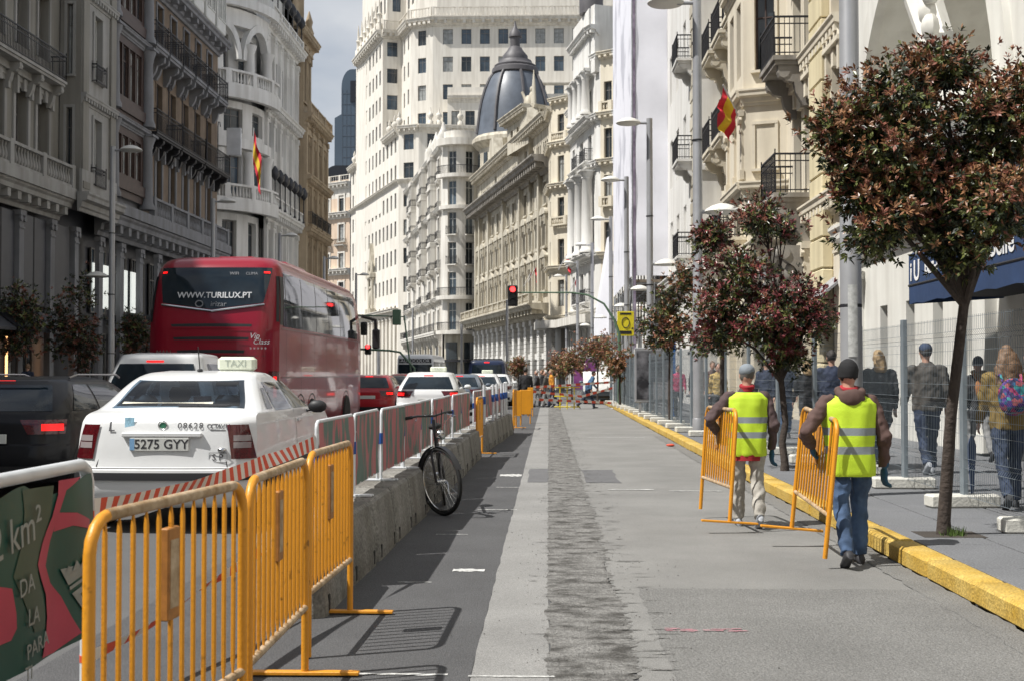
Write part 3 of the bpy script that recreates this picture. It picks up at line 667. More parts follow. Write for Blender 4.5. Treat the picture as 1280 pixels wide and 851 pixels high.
# carved niche over the portal
mb = MB()
xc = s.L*.52
for sx in (-1.5, 1.5): mb.lathe([(.35, 0), (.28, .4), (.26, 5), (.42, 5.6)], (xc+sx, -.5, 13.2), 8); mb.lathe([(.3, 0), (.35, .6), (.12, 1.0), (.25, 1.4), (.03, 2.2)], (xc+sx, -.5, 19.7), 8)
mb.box(xc-2.1, xc+2.1, -1.0, 0, 18.9, 19.6); mb.box(xc-2.2, xc+2.2, -1.1, 0, 12.4, 13.2); mb.loft([[(xc-1.9, yy, 19.6), (xc+1.9, yy, 19.6), (xc+.7, yy, 22.4), (xc, yy, 25.2), (xc-.7, yy, 22.4)] for yy in (-.7, 0)])
mb.ell((xc, -.5, 15.2), .5, .4, 1.5, 8, 6); mb.ell((xc, -.5, 17.0), .3, .3, .38, 8, 6); mb.ell((xc, -.8, 21), .6, .3, .8, 8, 6)
s.put(mb, 'carved_portal', mats=m_beige, smooth=50)
s = Seg(H, pts[1], pts[2]); hrows(s, 0, 43, 1, 1.9); s.cornice(41.6, m_tele2, .9, 1.2, dent=.9); s.cornice(33.2, m_tele2, .7, .7, dent=0)
s = Seg(H, pts[2], pts[3]); hrows(s, 0, 43, 4, 1.6, x0=1.2); s.cornice(41.6, m_tele2, .9, 1.2, dent=.9)
for x in (2.0, 3.4, 7.0): s.put(MB().lathe([(.5, 0), (.45, .5), (.25, .7), (.3, 1.0), (.55, 1.4), (.4, 1.8), (.18, 2.0), (.05, 2.9)], (x, .3, 43), 8), 'urn_finial', mats=m_tele2, smooth=50)
up = [(-37.1, 239.4), (-29.4, 217.9), (-26.15, 219), (-23.7, 212.1), (-19.8, 210.4), (17, 210.4)]
for i, n in enumerate((7, 1, 2, 1, 11)):
    s = Seg(H, up[i], up[i+1]); hrows(s, 30 if i < 4 else 20, 61, n, (1.3, 1.9, 1.0, 1.6, 1.7)[i], x0=(.8, .2, .6, .6, 1.0)[i], nm='upper_wall')
    s.cornice(60.9, m_tele2, 1.3, 1.5, dent=1.6 if i in (0, 4) else .9, x0=-.2, x1=s.L+.2, dw=.5)
    a = Seg(H, (up[i][0]+.6, up[i][1]+1.2), (up[i+1][0]+.6, up[i+1][1]+1.2)); oo = row(lin(.5, a.L-.5, n), 1.5, 66.2, 69.4); a.wall(62.3, 80, oo, m_tele, name='attic_wall'); a.windows(oo, mix=(.25, .35, .4))
    s.balustrade(0, s.L, 62.4, m_tele2, y=-.6, h=1.7, pier=4, sp=.6)
s = Seg(H, up[0], up[1])
for x in lin(0, s.L, 7): s.put(MB().lathe([(.6, 0), (.6, 1.6), (.35, 1.8), (.35, 3.2), (.5, 3.4), (.22, 3.8), (.2, 5), (.05, 6.6)], (x, -.3, 62.3), 8), 'urn_finial', mats=m_tele2, smooth=50)
t = Seg(H, (-17.0, 207), (-9.5, 207)); oo = row(lin(.3, 7.3, 3), 1.6, 42.6, 45.6)+row(lin(.3, 7.3, 3), 1.6, 38.2, 41); t.wall(20, 48, oo, m_tele, name='terrace_block', back=3.3); t.windows(oo, mix=(.25, .35, .4)); t.cornice(47, m_tele2, .6, 1.2, dent=0, x1=t.L+.4); t.wall(48.3, 49.6, [], m_tele, name='parapet')
t2 = Seg(H, (-9.5, 207.5), (14, 207.5)); t2.wall(20, 48.5, [], m_tele, name='terrace_block', back=2.7); t2.cornice(49.9, m_tele2, .7, .35, dent=0)
shell(H, [(-37.6, 240), (-29, 219), (-26, 220), (-19.4, 211.4), (17, 211.4), (17, 245)], 0, 61, m_tele, 'building_core')
shell(H, [(-39.2, 246.2), (-24.4, 206.6), (-21.4, 205.4), (-11, 207.1), (-11, 240)], 0, 42, m_tele, 'building_core')
# --- peach building and glass tower on the left of it
I = building('peach_corner_building', 'narrow peach and white corner building between the tan building and limestone block', (*at(420, 262), 0))
s = Seg(I, at(396, 268), at(436, 262)); oo = []
for z in range(6): oo += row(lin(.6, s.L-.4, 2), 1.6, 5+z*6.2, 8.6+z*6.2)
s.wall(0, 39, oo, m_peach, d=.4); s.windows(oo, mix=(.3, .5, .2)); s.surround(oo, m_wh2, t=.35, p=.15)
for z in (10.2, 22.5, 34.6, 41): s.cornice(z, m_wh2, 1.2, 1.4, dent=1.2)
s.wall(39, 41, [], m_wh2, y=.05, name='frieze'); s.balustrade(0, s.L, 42.4, m_wh2, h=1.6, sp=.6)
for x in lin(.6, s.L-.4, 2):
    for z in (16.8, 29): s.balcony(x, z, 3, .9, m_wh2, h=1.2)
shell(I, [at(396, 268.5), at(435, 262.8), at(435, 285), at(396, 285)], 0, 43, m_peach, 'building_core')
G0 = building('glass_office_tower', 'blue glass office tower with rounded top far beyond the street', (*at(436, 600), 0))
m_tower = mat('tower_glass', (.075, .105, .14), .18, var=.15, sc=.03, spec=.7)
pr = []
for k in range(9): a = PI/2*k/8; pr.append((1.5+4.5*(1-math.cos(a))*0+6*(1-math.sin(a)), 0))
a0, a1 = at(416, 600)[0], at(462, 600)[0]; zt = zz(83, 600); mb = MB(); out = [(a0, 0)]
ox = G0.location.x
for k in range(9): a = PI/2*k/8; out.append((a0+3.3+5*(1-math.cos(a)), zt-9+9*math.sin(a)))
out = [(a0, 0), (a0, zz(145, 600)), (a0+3.3, zz(140, 600))]+out[1:]+[(a1, zt), (a1, 0)]
mb.loft([[(x-ox, yy, z) for x, z in out] for yy in (0, 14)]).build('tower_body', m_tower, G0, smooth=30)
mb = MB()
for i in range(26): mb.box(a0-ox+3.6, a1-ox, -.12, -.02, 8+i*5.2, 8.25+i*5.2)
for i in range(7): mb.box(a0-ox+3.8+i*2, a0-ox+3.95+i*2, -.1, -.02, 0, zt-10)
mb.build('mullions', mat('tower_mullion', (.12, .14, .17), .4, .6), G0)
MB().box(at(436, 600)[0]-ox, a1-ox, -.6, -.13, zz(125, 600), zz(98, 600)).build('dark_band', mat('tower_dark', (.02, .022, .028), .25), G0)
MB().box(at(443, 600)[0]-ox, a1-ox, -.6, -.13, 0, zz(125, 600)-.1).build('dark_band', MATS['tower_dark'], G0)
G1 = building('dark_glass_block', 'low dark glass block with rounded corner below the blue tower', (*at(424, 330), 0))
b0, b1 = at(404, 330)[0], at(446, 330)[0]; zb = zz(205, 330); out = [(b0, 0)]
for k in range(9): a = PI/2*k/8; out.append((b0+3*(1-math.cos(a)), zb-3+3*math.sin(a)))
MB().loft([[(x-G1.location.x, yy, z) for x, z in out+[(b1, zb), (b1, 0)]] for yy in (0, 10)]).build('block', MATS['tower_dark'], G1, smooth=30)
# --- G: white corner building with balconies
gc = at(575, 163)
G = building('white_balcony_building', 'white corner apartment building with rounded corner bay and iron balconies', (gc[0], gc[1], 0))
lv = [7.1, 11.6, 15.6, 19.5, 23.4, 27.5, 31.4]; m_g = m_wh2
def gring(r, z0, z1, m, name, a0=-1.1, a1=1.35, n=14, th=.6):
    rings = []
    for i in range(n+1):
        a = a0+(a1-a0)*i/n; p = arcpt(a, r); w = arcpt(a, r-th); rings.append([(p[0], p[1], z0), (w[0], w[1], z0), (w[0], w[1], z1), (p[0], p[1], z1)])
    return MB().loft(rings).build(name, m, G, smooth=35)
r = 2.55
gring(r-.3, 0, lv[0], m_beige, 'wall_base')
for a_, b_ in ((-.85, -.1), (.3, 1.0)): gring(r-.22, .3, 3.0, m_pane, 'shop_window', a_, b_, 6); gring(r-.22, 3.4, 5.6, m_pane, 'shop_window', a_, b_, 6)
gring(r+.5, 3.05, 3.35, m_iron, 'shop_canopy', th=1)
wa = (-.72, .0+.28, 1.1)
for k in range(6):
    z0, z1 = lv[k], lv[k+1]; es = [-1.15, -.62, -.14, .36, .84, 1.4]      # piers / openings around the corner
    for a, b in ((es[0], es[1]), (es[2], es[3]), (es[4], es[5])): gring(r, z0, z1, m_g, 'pier', a, b, 4)
    for a, b in ((es[1], es[2]), (es[3], es[4])):
        gring(r-.01, z1-.9, z1, m_g, 'lintel', a, b, 4); ca = (a+b)/2; p = arcpt(ca, r-.3); w = 2*r*math.sin((b-a)/2)*.95
        fr, pa = win_mesh(w, z1-z0-.95, 'white'); o = inst(fr, 'window', G, (p[0], p[1], z0+.05), (0, 0, ca)); inst(pa[BR.choice((0, 1, 2))], 'pane', o)
        if k in (2, 3):
            p = arcpt(ca, r); o = MB().box(-.75, .75, -.35, 0, -.15, 0).build('balcony', m_g, G, (p[0], p[1], z0+.1), (0, 0, ca)); inst(Seg.railing(None, 1.5, .35, 1.0, sp=.2), 'railing', o)
    if k in (0, 1, 5):
        gring(r+.9, z0-.5, z0-.02, m_g, 'balcony_slab', th=1.5); mb = MB()
        for i in range(40):
            a = -1.05+2.3*i/39; p = arcpt(a, r+.8); mb.box(p[0]-.025, p[0]+.025, p[1]-.025, p[1]+.025, z0, z0+1)
        mb.build('railing', m_iron, G); gring(r+.83, z0+.97, z0+1.05, m_iron, 'handrail', th=.06)
    if k == 4: gring(r+.5, z0-.5, z0-.02, m_g, 'cornice', th=1)
gring(r+.9, lv[6]-.2, lv[6]+.7, m_g, 'cornice', th=2.5); gring(r-.2, lv[6]+.7, lv[6]+1.8, m_g, 'parapet')
gp0 = (-23.6, 205); gp1 = (gc[0]-r*.93, gc[1]+.2); s = Seg(G, gp0, gp1)
xs = [s.L-x for x in (3.0, 7.6, 12.6, 17.8, 24, 31, 38)]; oo = []
for k in range(6): oo += row(xs, 1.7, lv[k]+.1, lv[k]+2.9, 'white')
s.wall(0, lv[6], oo, m_g, d=.5); s.windows(oo, y=.3, mix=(.35, .4, .25)); s.surround(oo, m_g, t=.25, p=.15, sill=False)
for k in range(6):
    for i, x in enumerate(xs):
        if k in (0,): continue
        s.balcony(x, lv[k], 3.0 if i % 2 else 2.4, .9 if i % 2 else .5, m_g, h=1.0, th=.35, brh=.9, sp=.22)
s.balcony(s.L/2, lv[0], s.L-1, 1.1, m_g, h=1.0, th=.5, nb=16, brh=1.5, sp=.25)
for z in (lv[1]-.6, lv[4]-.5, lv[6]-.4): s.cornice(z, m_g, .7, .7, dent=.8)
# projecting glazed bays on the wing
for i in (1, 3, 5):
    t = Seg(G, (0, 0), (1, 0)); x = xs[i]
    for k in (2, 3, 4, 5):
        s.put(MB().bbox(x-1.4, x+1.4, -.85, -.02, lv[k]+.05, lv[k]+1.0, .05), 'bay_apron', mats=m_g)
        s.put(MB().bbox(x-1.45, x+1.45, -.95, -.02, lv[k]+3.2, lv[k]+3.8, .05), 'bay_cornice', mats=m_g)
        for dx in (-1.3, 0, 1.3): s.put(MB().box(x+dx-.12, x+dx+.12, -.8, -.03, lv[k]+1.0, lv[k]+3.2), 'bay_pier', mats=m_g)
s2 = Seg(G, (gc[0]+r*.8, gc[1]-.9), (gc[0]+12, gc[1]+3)); oo = []
for k in range(6): oo += row([1.5], 1.5, lv[k]+.2, lv[k]+2.9, 'white')
s2.wall(0, lv[6], oo, m_beige, d=.4, name='side_wall'); s2.windows(oo)
for x in [s.L-2, s.L-9, s.L-15]: s.put(MB().lathe([(.8, 0), (.6, .7), (.9, 1.4), (.4, 2.4), (.1, 3.4)], (x, .4, lv[6]+.4), 8), 'urn_finial', mats=m_g, smooth=50)
for x in [xs[1], xs[3]]: s.put(MB().loft([[(x-2, yy, lv[6]+.3), (x+2, yy, lv[6]+.3), (x+1.2, yy, lv[6]+2.2), (x, yy, lv[6]+3), (x-1.2, yy, lv[6]+2.2)] for yy in (0, .6)]), 'gable', mats=m_g)
for i in range(7): s.pilaster(s.L-1.2-i*6.2, .2, 6.2, .8, .3, m_beige)
oo = row([s.L-4.3-i*6.2 for i in range(6)], 3.2, .6, 5.4); s.windows(oo, y=-.06, mix=(.8, .1, .1))
shell(G, [(gp0[0]+.7, gp0[1]+.4), (gp1[0]+.7, gp1[1]+.4), (gc[0]+1.5, gc[1]-1.2), (gc[0]+12, gc[1]+3.5), (gc[0]+8, gc[1]+30)], 0, lv[6], m_g, 'building_core')
# --- F: weathered beige palace with dome
f0 = (-9.1, 158.7); f1 = (.3, 118)
Fb = building('domed_palace', 'weathered beige stone palace with deep cornices and slate dome', (f0[0], f0[1], 0))
s = Seg(Fb, f0, f1); n = 13; xs = [1.6+3.12*i for i in range(n)]
r1 = row(xs, 1.35, 9.6, 12.2); r2 = row(xs, 1.35, 13.9, 16.4); r3 = row(xs, 1.35, 18.0, 20.2)
s.wall(7.8, 21.4, r1+r2+r3, m_beige, d=.5); s.windows(r1+r2+r3, y=.3, mix=(.75, .2, .05))
s.surround(r1, m_beige, t=.3, p=.2, ped='tri'); s.surround(r2, m_beige, t=.3, p=.2, ped='arc'); s.surround(r3, m_beige, t=.2)
for i in range(n+1):
    if i % 3 == 0 or i in (1,): s.pilaster(xs[0]-1.56+3.12*i if i else .3, 8.6, 20.9, .7, .45, m_beige)
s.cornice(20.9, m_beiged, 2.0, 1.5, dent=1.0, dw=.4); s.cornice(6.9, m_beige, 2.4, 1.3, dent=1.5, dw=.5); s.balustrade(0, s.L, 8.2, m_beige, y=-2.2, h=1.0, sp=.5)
a1 = []
for i in range(n):
    if i in (3, 4, 9): continue
    for dx in (-.7, .05, .8): a1.append((xs[i]+dx-.25, xs[i]+dx+.25, 22.9, 24.2))
s.wall(22.4, 26, a1+row([xs[3]+1.5, xs[9]], 1.2, 22.8, 24.9), m_beige, d=.4, name='attic_wall'); s.windows(a1, y=.2, mix=(.8, .1, .1)); s.windows(row([xs[3]+1.5, xs[9]], 1.2, 22.8, 24.9))
s.cornice(25.4, m_beige, 1.2, 1.1, dent=.8)
for i in (4, 10): s.put(MB().loft([[(xs[i]-2.4, yy, 26.4), (xs[i]+2.4, yy, 26.4), (xs[i]+1, yy, 29), (xs[i]-1, yy, 29)] for yy in (-.8, .3)]), 'pediment', mats=m_beige)
t = Seg(Fb, at(634, 133.5), at(661, 126)); oo = row(lin(.6, t.L-.6, 3), .8, 26.0, 27.4); t.wall(25, 28.2, oo, m_beige, name='tower_wall', back=4); t.windows(oo); t.cornice(28.0, m_beige, 1.0, .9, dent=.5, x0=-.6, x1=t.L+.6)
t2 = Seg(Fb, at(661, 126), at(690, 128)); t2.wall(20, 28.2, [], m_beige, name='tower_wall'); t2.cornice(28.0, m_beige, 1.0, .9, dent=.5)
mb = MB(); mb.ell((4.2, 1.2, 29.9), .7, .6, .9); mb.ell((5.2, 1.2, 30.0), .4, .4, 1.0); mb.ell((5.2, 1.2, 31.2), .25, .25, .3); mb.lathe([(.3, 0), (.2, 2.4), (.05, 4.2)], (5.8, 1.2, 28.9), 6); mb.ell((3.0, 1.2, 29.4), .6, .5, .5); mb.tube([(4.2, .9, 30), (3.6, .6, 31.2)], .15, 6); t.put(mb, 'statue_group', mats=m_beige, smooth=50)
# arcade: rusticated white piers
m_pier = m_whst
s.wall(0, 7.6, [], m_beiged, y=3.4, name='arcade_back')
for i in range(n+1):
    x = .3+3.12*i; mb = MB()
    for k in range(14): mb.bbox(x-.45, x+.45, -.5, .4, .15+k*.44, .15+k*.44+.41, .03)
    mb.box(x-.55, x+.55, -.62, .45, 6.3, 6.8); s.put(mb, 'pier', mats=m_pier)
s.windows(row([1.86+3.12*i for i in range(n)], 2.2, .3, 2.9)+row([1.86+3.12*i for i in range(n)], 2.2, 3.6, 6.4), y=3.2, mix=(.75, .2, .05)); s.box(0, s.L, -.2, .5, 2.95, 3.5, m_whst, 'mezzanine_band')
shell(Fb, [(f0[0]+.5, f0[1]), (f1[0]+.5, f1[1]), (f1[0]+12, f1[1]+4), (f0[0]+12, f0[1]+4)], 7, 25.9, m_beige, 'building_core')
fe = Seg(Fb, (f0[0]+6, f0[1]+1.5), (f0[0], f0[1]))
# dome
dc = (at(644, 158)[0]-f0[0], 158-f0[1], 0); KD = 158/143; zq = lambda z: 1.5+(z-1.5)*KD; rr = .0923
dome = MB().lathe([(r_*KD, zq(z_)) for r_, z_ in [(4.55, 28.6), (4.45, 29.2), (4.3, 30.2), (4.15, 31.5), (3.9, 32.8), (3.5, 34.2), (2.95, 35.5), (2.45, 36.2)]], dc, 32).build('dome', m_slate, Fb, smooth=50)
mb = MB()
for k in range(8):
    a = 2*PI*(k+.35)/8
    pts_ = [(4.5, 29), (4.33, 30.2), (4.2, 31.5), (3.95, 32.8), (3.55, 34.2), (3.0, 35.5), (2.5, 36.2)]
    mb.tube([(dc[0]+(r+.04)*KD*math.cos(a), dc[1]+(r+.04)*KD*math.sin(a), zq(z)) for r, z in pts_], .2, 6)
mb.build('dome_ribs', m_slated, dome, smooth=50)
mb = MB(); mb.lathe([(r_*KD, zq(z_)) for r_, z_ in [(2.5, 36.0), (2.75, 36.2), (2.7, 36.7), (2.4, 36.9), (2.45, 37.1), (2.0, 37.4), (1.9, 37.7), (1.5, 37.8), (1.45, 38.3), (.95, 38.9), (.8, 39.2), (.55, 39.4), (.6, 40.4), (.75, 40.5), (.7, 40.9), (.45, 41.3), (.2, 41.7), (.05, 42.4)]], dc, 20)
mb.build('dome_lantern', m_slated, dome, smooth=40)
mb = MB(); mb.lathe([(r_*KD, zq(z_)) for r_, z_ in [(4.2, 18), (4.2, 27.2), (4.5, 27.4), (5.0, 27.9), (5.0, 28.3), (4.6, 28.7)]], dc, 28); mb.build('dome_drum', m_beige, Fb, smooth=40)
for k in range(14):
    a = 2*PI*k/14; MB().box(-.35, .35, -.08, .1, 0, 1.6).build('drum_window', m_pane, Fb, (dc[0]+4.2*KD*math.sin(a), dc[1]-4.2*KD*math.cos(a), zq(25.2)), (0, 0, a))
# --- E: white columned building beyond the scaffold
E = building('white_columned_building', 'white stone building with giant columns, stepped bays and balconies beside the scaffold', (5, 98, 0))
P = [(0, 117.5), (.28, 113.2), (1.93, 111.6), (2.5, 108), (3.75, 101.2), (4.2, 100.2), (5.35, 99.4), (7.4, 97)]
lvE = [7.3, 11.0, 14.8, 18.6, 22.4]
for i in range(7):
    s = Seg(E, P[i], P[i+1]); m = m_pcream if i in (0, 1, 5) else m_whst; top = (26.0, 26.6, 25.0, 26.5, 27.5, 27.5, 27.5)[i]
    nn = {0: 1, 1: 1, 2: 1, 3: 2, 5: 1}.get(i, 0); w = {0: 1.0, 1: .8, 2: 1.1, 3: 1.3, 5: .75}.get(i, 1); oo = []
    for z in lvE:
        if z+2.6 < top: oo += row(lin(.1, s.L-.1, nn), w, z+.3, z+2.7) if nn else []
    s.wall(6.8, top, oo, m, d=.35); s.windows(oo, y=.2, mix=(.6, .2, .2))
    for z in (6.2, 10.7, 18.2, 22.0, top-.6): s.cornice(z, m, .55 if i != 3 else .9, .6, x0=-.1, x1=s.L+.1, dent=.5 if z > 18 else 0)
    if i in (1, 5):
        for z in (14.9, 22.6): s.balustrade(.1, s.L-.1, z, m, y=-.45, h=.8, pier=3, sp=.2)
    if i == 3:
        for x in (.5, 3.4, 6.4): s.column(x, -.5, 11.4, 18.0, .5, m_whst)
        for x in lin(.1, s.L-.1, 2): s.balcony(x, 11.4, 2.2, .7, m_whst); s.balcony(x, 7.4, 2.2, .7, m_whst); s.balcony(x, 19.0, 2.2, .7, m_whst)
    if i in (3, 4): s.box(.2, max(.6, s.L-.2), -.4, 2, 26, 31.5, m_whst, 'pavilion'); s.cornice(29.0, m_whst, 1.0, .8, dent=.5)
    if i == 3:
        for x in (.5, 2.4, 4.4, 6.2): s.column(x, -.6, 22.8, 26.2, .35, m_whst)
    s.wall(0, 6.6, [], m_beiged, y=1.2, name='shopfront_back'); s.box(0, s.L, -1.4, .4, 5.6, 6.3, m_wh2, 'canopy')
    if s.L > 3:
        for x in lin(0, s.L, 3): s.pilaster(x, .2, 5.5, .5, .3, m_whst)
shell(E, [(.6, 117.6), (2.4, 112), (4.3, 101.6), (7.4, 98), (16, 98), (16, 118)], 0, 25.5, m_whst, 'building_core')
# scroll dome / dark drum on top of E and the roof pavilion
MB().lathe([(1.0, 0), (1.0, 2.6), (.9, 2.9)], (0, 0, 0), 16).build('dark_drum', m_slated, E, (at(741, 101)[0]-5, 103.5-98, 31.6), smooth=40)
for (px, py, D_, lab) in ((660, 345, 126, 'small Spanish flag at the end of the domed palace, higher of the pair'), (655, 350, 128, 'small Spanish flag at the end of the domed palace, lower of the pair'), (698, 330, 112.5, 'small Spanish flag on the bay next to the domed palace'), (708, 328, 111, 'small Spanish flag high on the white columned building'), (709, 362, 110.5, 'small Spanish flag low over the canopy of the white columned building')):
    p = aty(px, py+8, D_-1.5); flag(p, 3.0, lab, tilt=.5, s=1.2, group='small facade flags')
# ================================================================== right side of the street
# --- scaffold with white sheeting
SC = thing('sheeted_scaffold', 'tall scaffold wrapped in white sheeting with a purple edge over the pavement', 'scaffold', (4.43, 66, 0))
m_sheet = mat('white_sheeting', (.74, .74, .79), .7, var=.08, sc=.35, bump=.5, bs=1.2)
m_print = mat('printed_sheeting', (.66, .66, .74), .7, var=.25, sc=.25, c2=(.76, .76, .82), ramp=(.40, .5))
m_purple = mat('purple_edge', (.13, .08, .15), .7, var=.5, sc=1, c2=(.35, .3, .38))
m_steel = mat('galvanised_steel', (.42, .43, .44), .45, .6, var=.15, sc=4)
def sheetgrid(P0, P1, z0, z1, m, name, amp=.05, nx=8, nz=30):
    mb = MB(); vs = []
    for j in range(nz+1):
        for i in range(nx+1):
            u = i/nx; z = z0+(z1-z0)*j/nz; x = P0[0]+(P1[0]-P0[0])*u; y = P0[1]+(P1[1]-P0[1])*u; o = amp*noise.noise((x*.6, y*.6, z*.35))*2+amp*.4*math.sin(z*PI/2.0)
            vs.append((x-.2*o, y-o, z))
    fs = [(j*(nx+1)+i, j*(nx+1)+i+1, (j+1)*(nx+1)+i+1, (j+1)*(nx+1)+i) for j in range(nz) for i in range(nx)]
    return mb.add(vs, fs).build(name, m, SC, smooth=80)
sheetgrid((.22, 0), (2.55, 0), 6.7, 32, m_sheet, 'end_sheet', .05); sheetgrid((0, .15), (0, 19), 6.7, 32, m_print, 'street_sheet', .03, 24)
sheetgrid((.06, -.03), (.2, -.03), 2.8, 32, m_purple, 'purple_strip', .01, 2)
mb = MB()
for y in (0.1, 2.4, 4.8, 7.2, 9.6, 12, 14.4, 16.8, 19):
    for x in (.05, 1.2, 2.6): mb.tube([(x, y+.08, .14), (x, y+.08, 31.5)], .045, 6)
    for k in range(15): mb.tube([(.05, y+.08, 2.2+2.05*k), (2.6, y+.08, 2.2+2.05*k)], .035, 5)
for k in range(15):
    for x in (.05, 1.2, 2.6): mb.tube([(x, .1, 2.2+2.05*k), (x, 19.2, 2.2+2.05*k)], .035, 5)
for k in range(3): mb.tube([(.03, 1+6*k, .2), (.03, 6+6*k, 6.6)], .035, 5); mb.tube([(.03, 6+6*k, .2), (.03, 1+6*k, 6.6)], .035, 5)
for k in range(12): mb.tube([(2.75, .06, 1+2.5*k), (3.0, .06, 3.5+2.5*k)], .03, 5)
for x in (2.75, 3.0): mb.tube([(x, .06, .14), (x, .06, 31)], .04, 6)
mb.build('scaffold_tubes', m_steel, SC, smooth=60)
MB().box(.1, 2.6, .05, 19, 6.35, 6.5).build('deck', mat('scaffold_deck', (.15, .12, .09), .9), SC)
mb = MB(); mb.loft([[(-.05, 19.1, 4.2), (-1.3, 24, 4.2), (-1.3, 24, 4.3), (-.05, 19.1, 4.3)], [(-.05, 19.1, 11.0), (-.3, 22, 11), (-.3, 22, 11.1), (-.05, 19.1, 11.1)]]); mb.build('side_sheet', m_sheet, SC)
SB = building('scaffolded_building', 'plain building hidden behind the white scaffold sheeting', (RX, 66, 0)); shell(SB, [(RX-.2, 66.2), (RX+14, 66.2), (RX+14, 97), (RX-.2, 97)], 0, 30, m_whst, 'wall')
# --- R3 white party wall
R3 = building('white_blank_building', 'white building with blank banded side wall between balconies and scaffold', (RX, 53, 0))
s = Seg(R3, (6.35, 53.1), (RX+1, 53.1)); s.wall(0, 30, [], m_whst)
for z in (6.0, 10.2, 14.6, 18.8): s.box(-.05, s.L, -.12, -.001, z, z+.22, m_whst, 'band')
s = Seg(R3, (6.35, 66), (6.35, 53.1)); oo = []
for z in (6.6, 10.8, 15.2): oo += row(lin(.3, s.L, 4), 1.2, z+.2, z+2.7)
s.wall(0, 30, oo, m_whst); s.windows(oo); s.cornice(5.6, m_whst, .6, .6)
for z in (6.6, 10.8, 15.2): s.balcony(11.2, z, 2.2, .8, m_whst)
for k in range(34): s.put(MB().bbox(s.L-1.3-.15*(k % 2), s.L-.5+.15*(k % 2), -.14, -.002, .3+k*.62, .3+k*.62+.58, .04), 'quoin_block', mats=m_beige)
shell(R3, [(6.5, 53.3), (RX+14, 53.3), (RX+14, 65.9), (6.5, 65.9)], 0, 29.9, m_whst, 'building_core')
# --- R2 cream building with bays and black balconies, near end at Y=29.2
FZ = (6.6, 10.5, 14.4, 18.3)
R2 = building('cream_bay_building', 'pale cream building with projecting bays, black iron balconies and carved brackets', (RX, 29.2, 0))
s = Seg(R2, (RX, 53.1), (RX, 30.7)); X = lambda Y: 53.1-Y
cols = [X(y) for y in (51, 48.2, 45.2, 42.2, 36.6, 35.0, 31.6)]; oo = []
for z in FZ: oo += row(cols, 1.15, z+.2, z+2.8, 'wood')
gr = row([X(y) for y in (50.5, 47, 43.5, 40, 36.5, 31.8)], 1.5, .5, 4.0)
s.wall(0, 24, oo+gr, m_pcream, d=.4); s.windows(oo, y=.25, mix=(.6, .2, .2)); s.windows(gr, y=.25, mix=(.75, .1, .15)); s.surround(oo, m_pcream, t=.2, ped='arc', sill=False)
for y in (52.6, 49.6, 43.8, 40.8, 38.2, 35.2, 30.95): s.pilaster(X(y), .2, 5.0, .6, .25, m_pcream)
for z in (5.6, 9.9, 13.8, 17.7): s.cornice(z, m_pcream, .4, .55, dent=.4)
s.cornice(23.2, m_pcream, 1, .8)
for Y in (50.5, 47.5, 44.4, 36.2):
    for z in FZ:
        if Y == 44.4 and z < 9: continue
        s.balcony(X(Y), z, 2.3, 1.05, m_beiged if Y < 40 else m_pcream, h=1.1, th=.26, brh=1.15)
# projecting stone bay
def bay(Y0, Y1, p, z0, z1):
    t = Seg(R2, (RX-p, Y1-.5), (RX-p, Y0+.5)); o = []
    for z in FZ:
        if z >= z0-.1 and z+3 < z1: o += row(lin(.2, t.L-.2, 2), .85, z+.5, z+2.9, 'wood')
    t.wall(z0, z1, o, m_pcream, d=.3, name='bay_front'); t.windows(o, y=.18)
    for a, b in (((RX, Y1), (RX-p, Y1-.5)), ((RX-p, Y0+.5), (RX, Y0))):
        q = Seg(R2, a, b); o = []
        for z in FZ:
            if z >= z0-.1 and z+3 < z1: o += row([q.L/2], .62, z+.5, z+2.9, 'wood')
        q.surround(row([q.L/2], .62, z0+.6, 9.3), m_pcream, t=.1, p=.05)
        q.wall(z0, z1, o, m_pcream, d=.25, name='bay_side'); q.windows(o, y=.15); q.surround(o, m_pcream, t=.1, p=.05)
        for z in (z0-.3, 9.9, 13.8, 17.7): q.cornice(z, m_pcream, .28, .5, dent=0, x0=-.1, x1=q.L+.1)
    for z in (z0-.3, 9.9, 13.8, 17.7): t.cornice(z, m_pcream, .28, .5, dent=0, x0=-.1, x1=t.L+.1)
    for x in (.15, t.L/2, t.L-.15): t.pilaster(x, z0+.3, 9.6, .28, .08, m_pcream)
    mb = MB()      # corbelled underside
    for k in range(5):
        e = p*(1-k*.19); mb.loft([[(RX-R2.location.x, Y1-.3*k-29.2, z), (RX-R2.location.x-e, Y1-.5-.3*k-29.2, z), (RX-R2.location.x-e, Y0+.5+.3*k-29.2, z), (RX-R2.location.x, Y0+.3*k-29.2, z)] for z in (z0-.3-.28*(k+1), z0-.3-.28*k-.004)])
    mb.build('bay_corbel', m_pcream, R2)
bay(38.6, 43.0, 1.25, 7.3, 23)
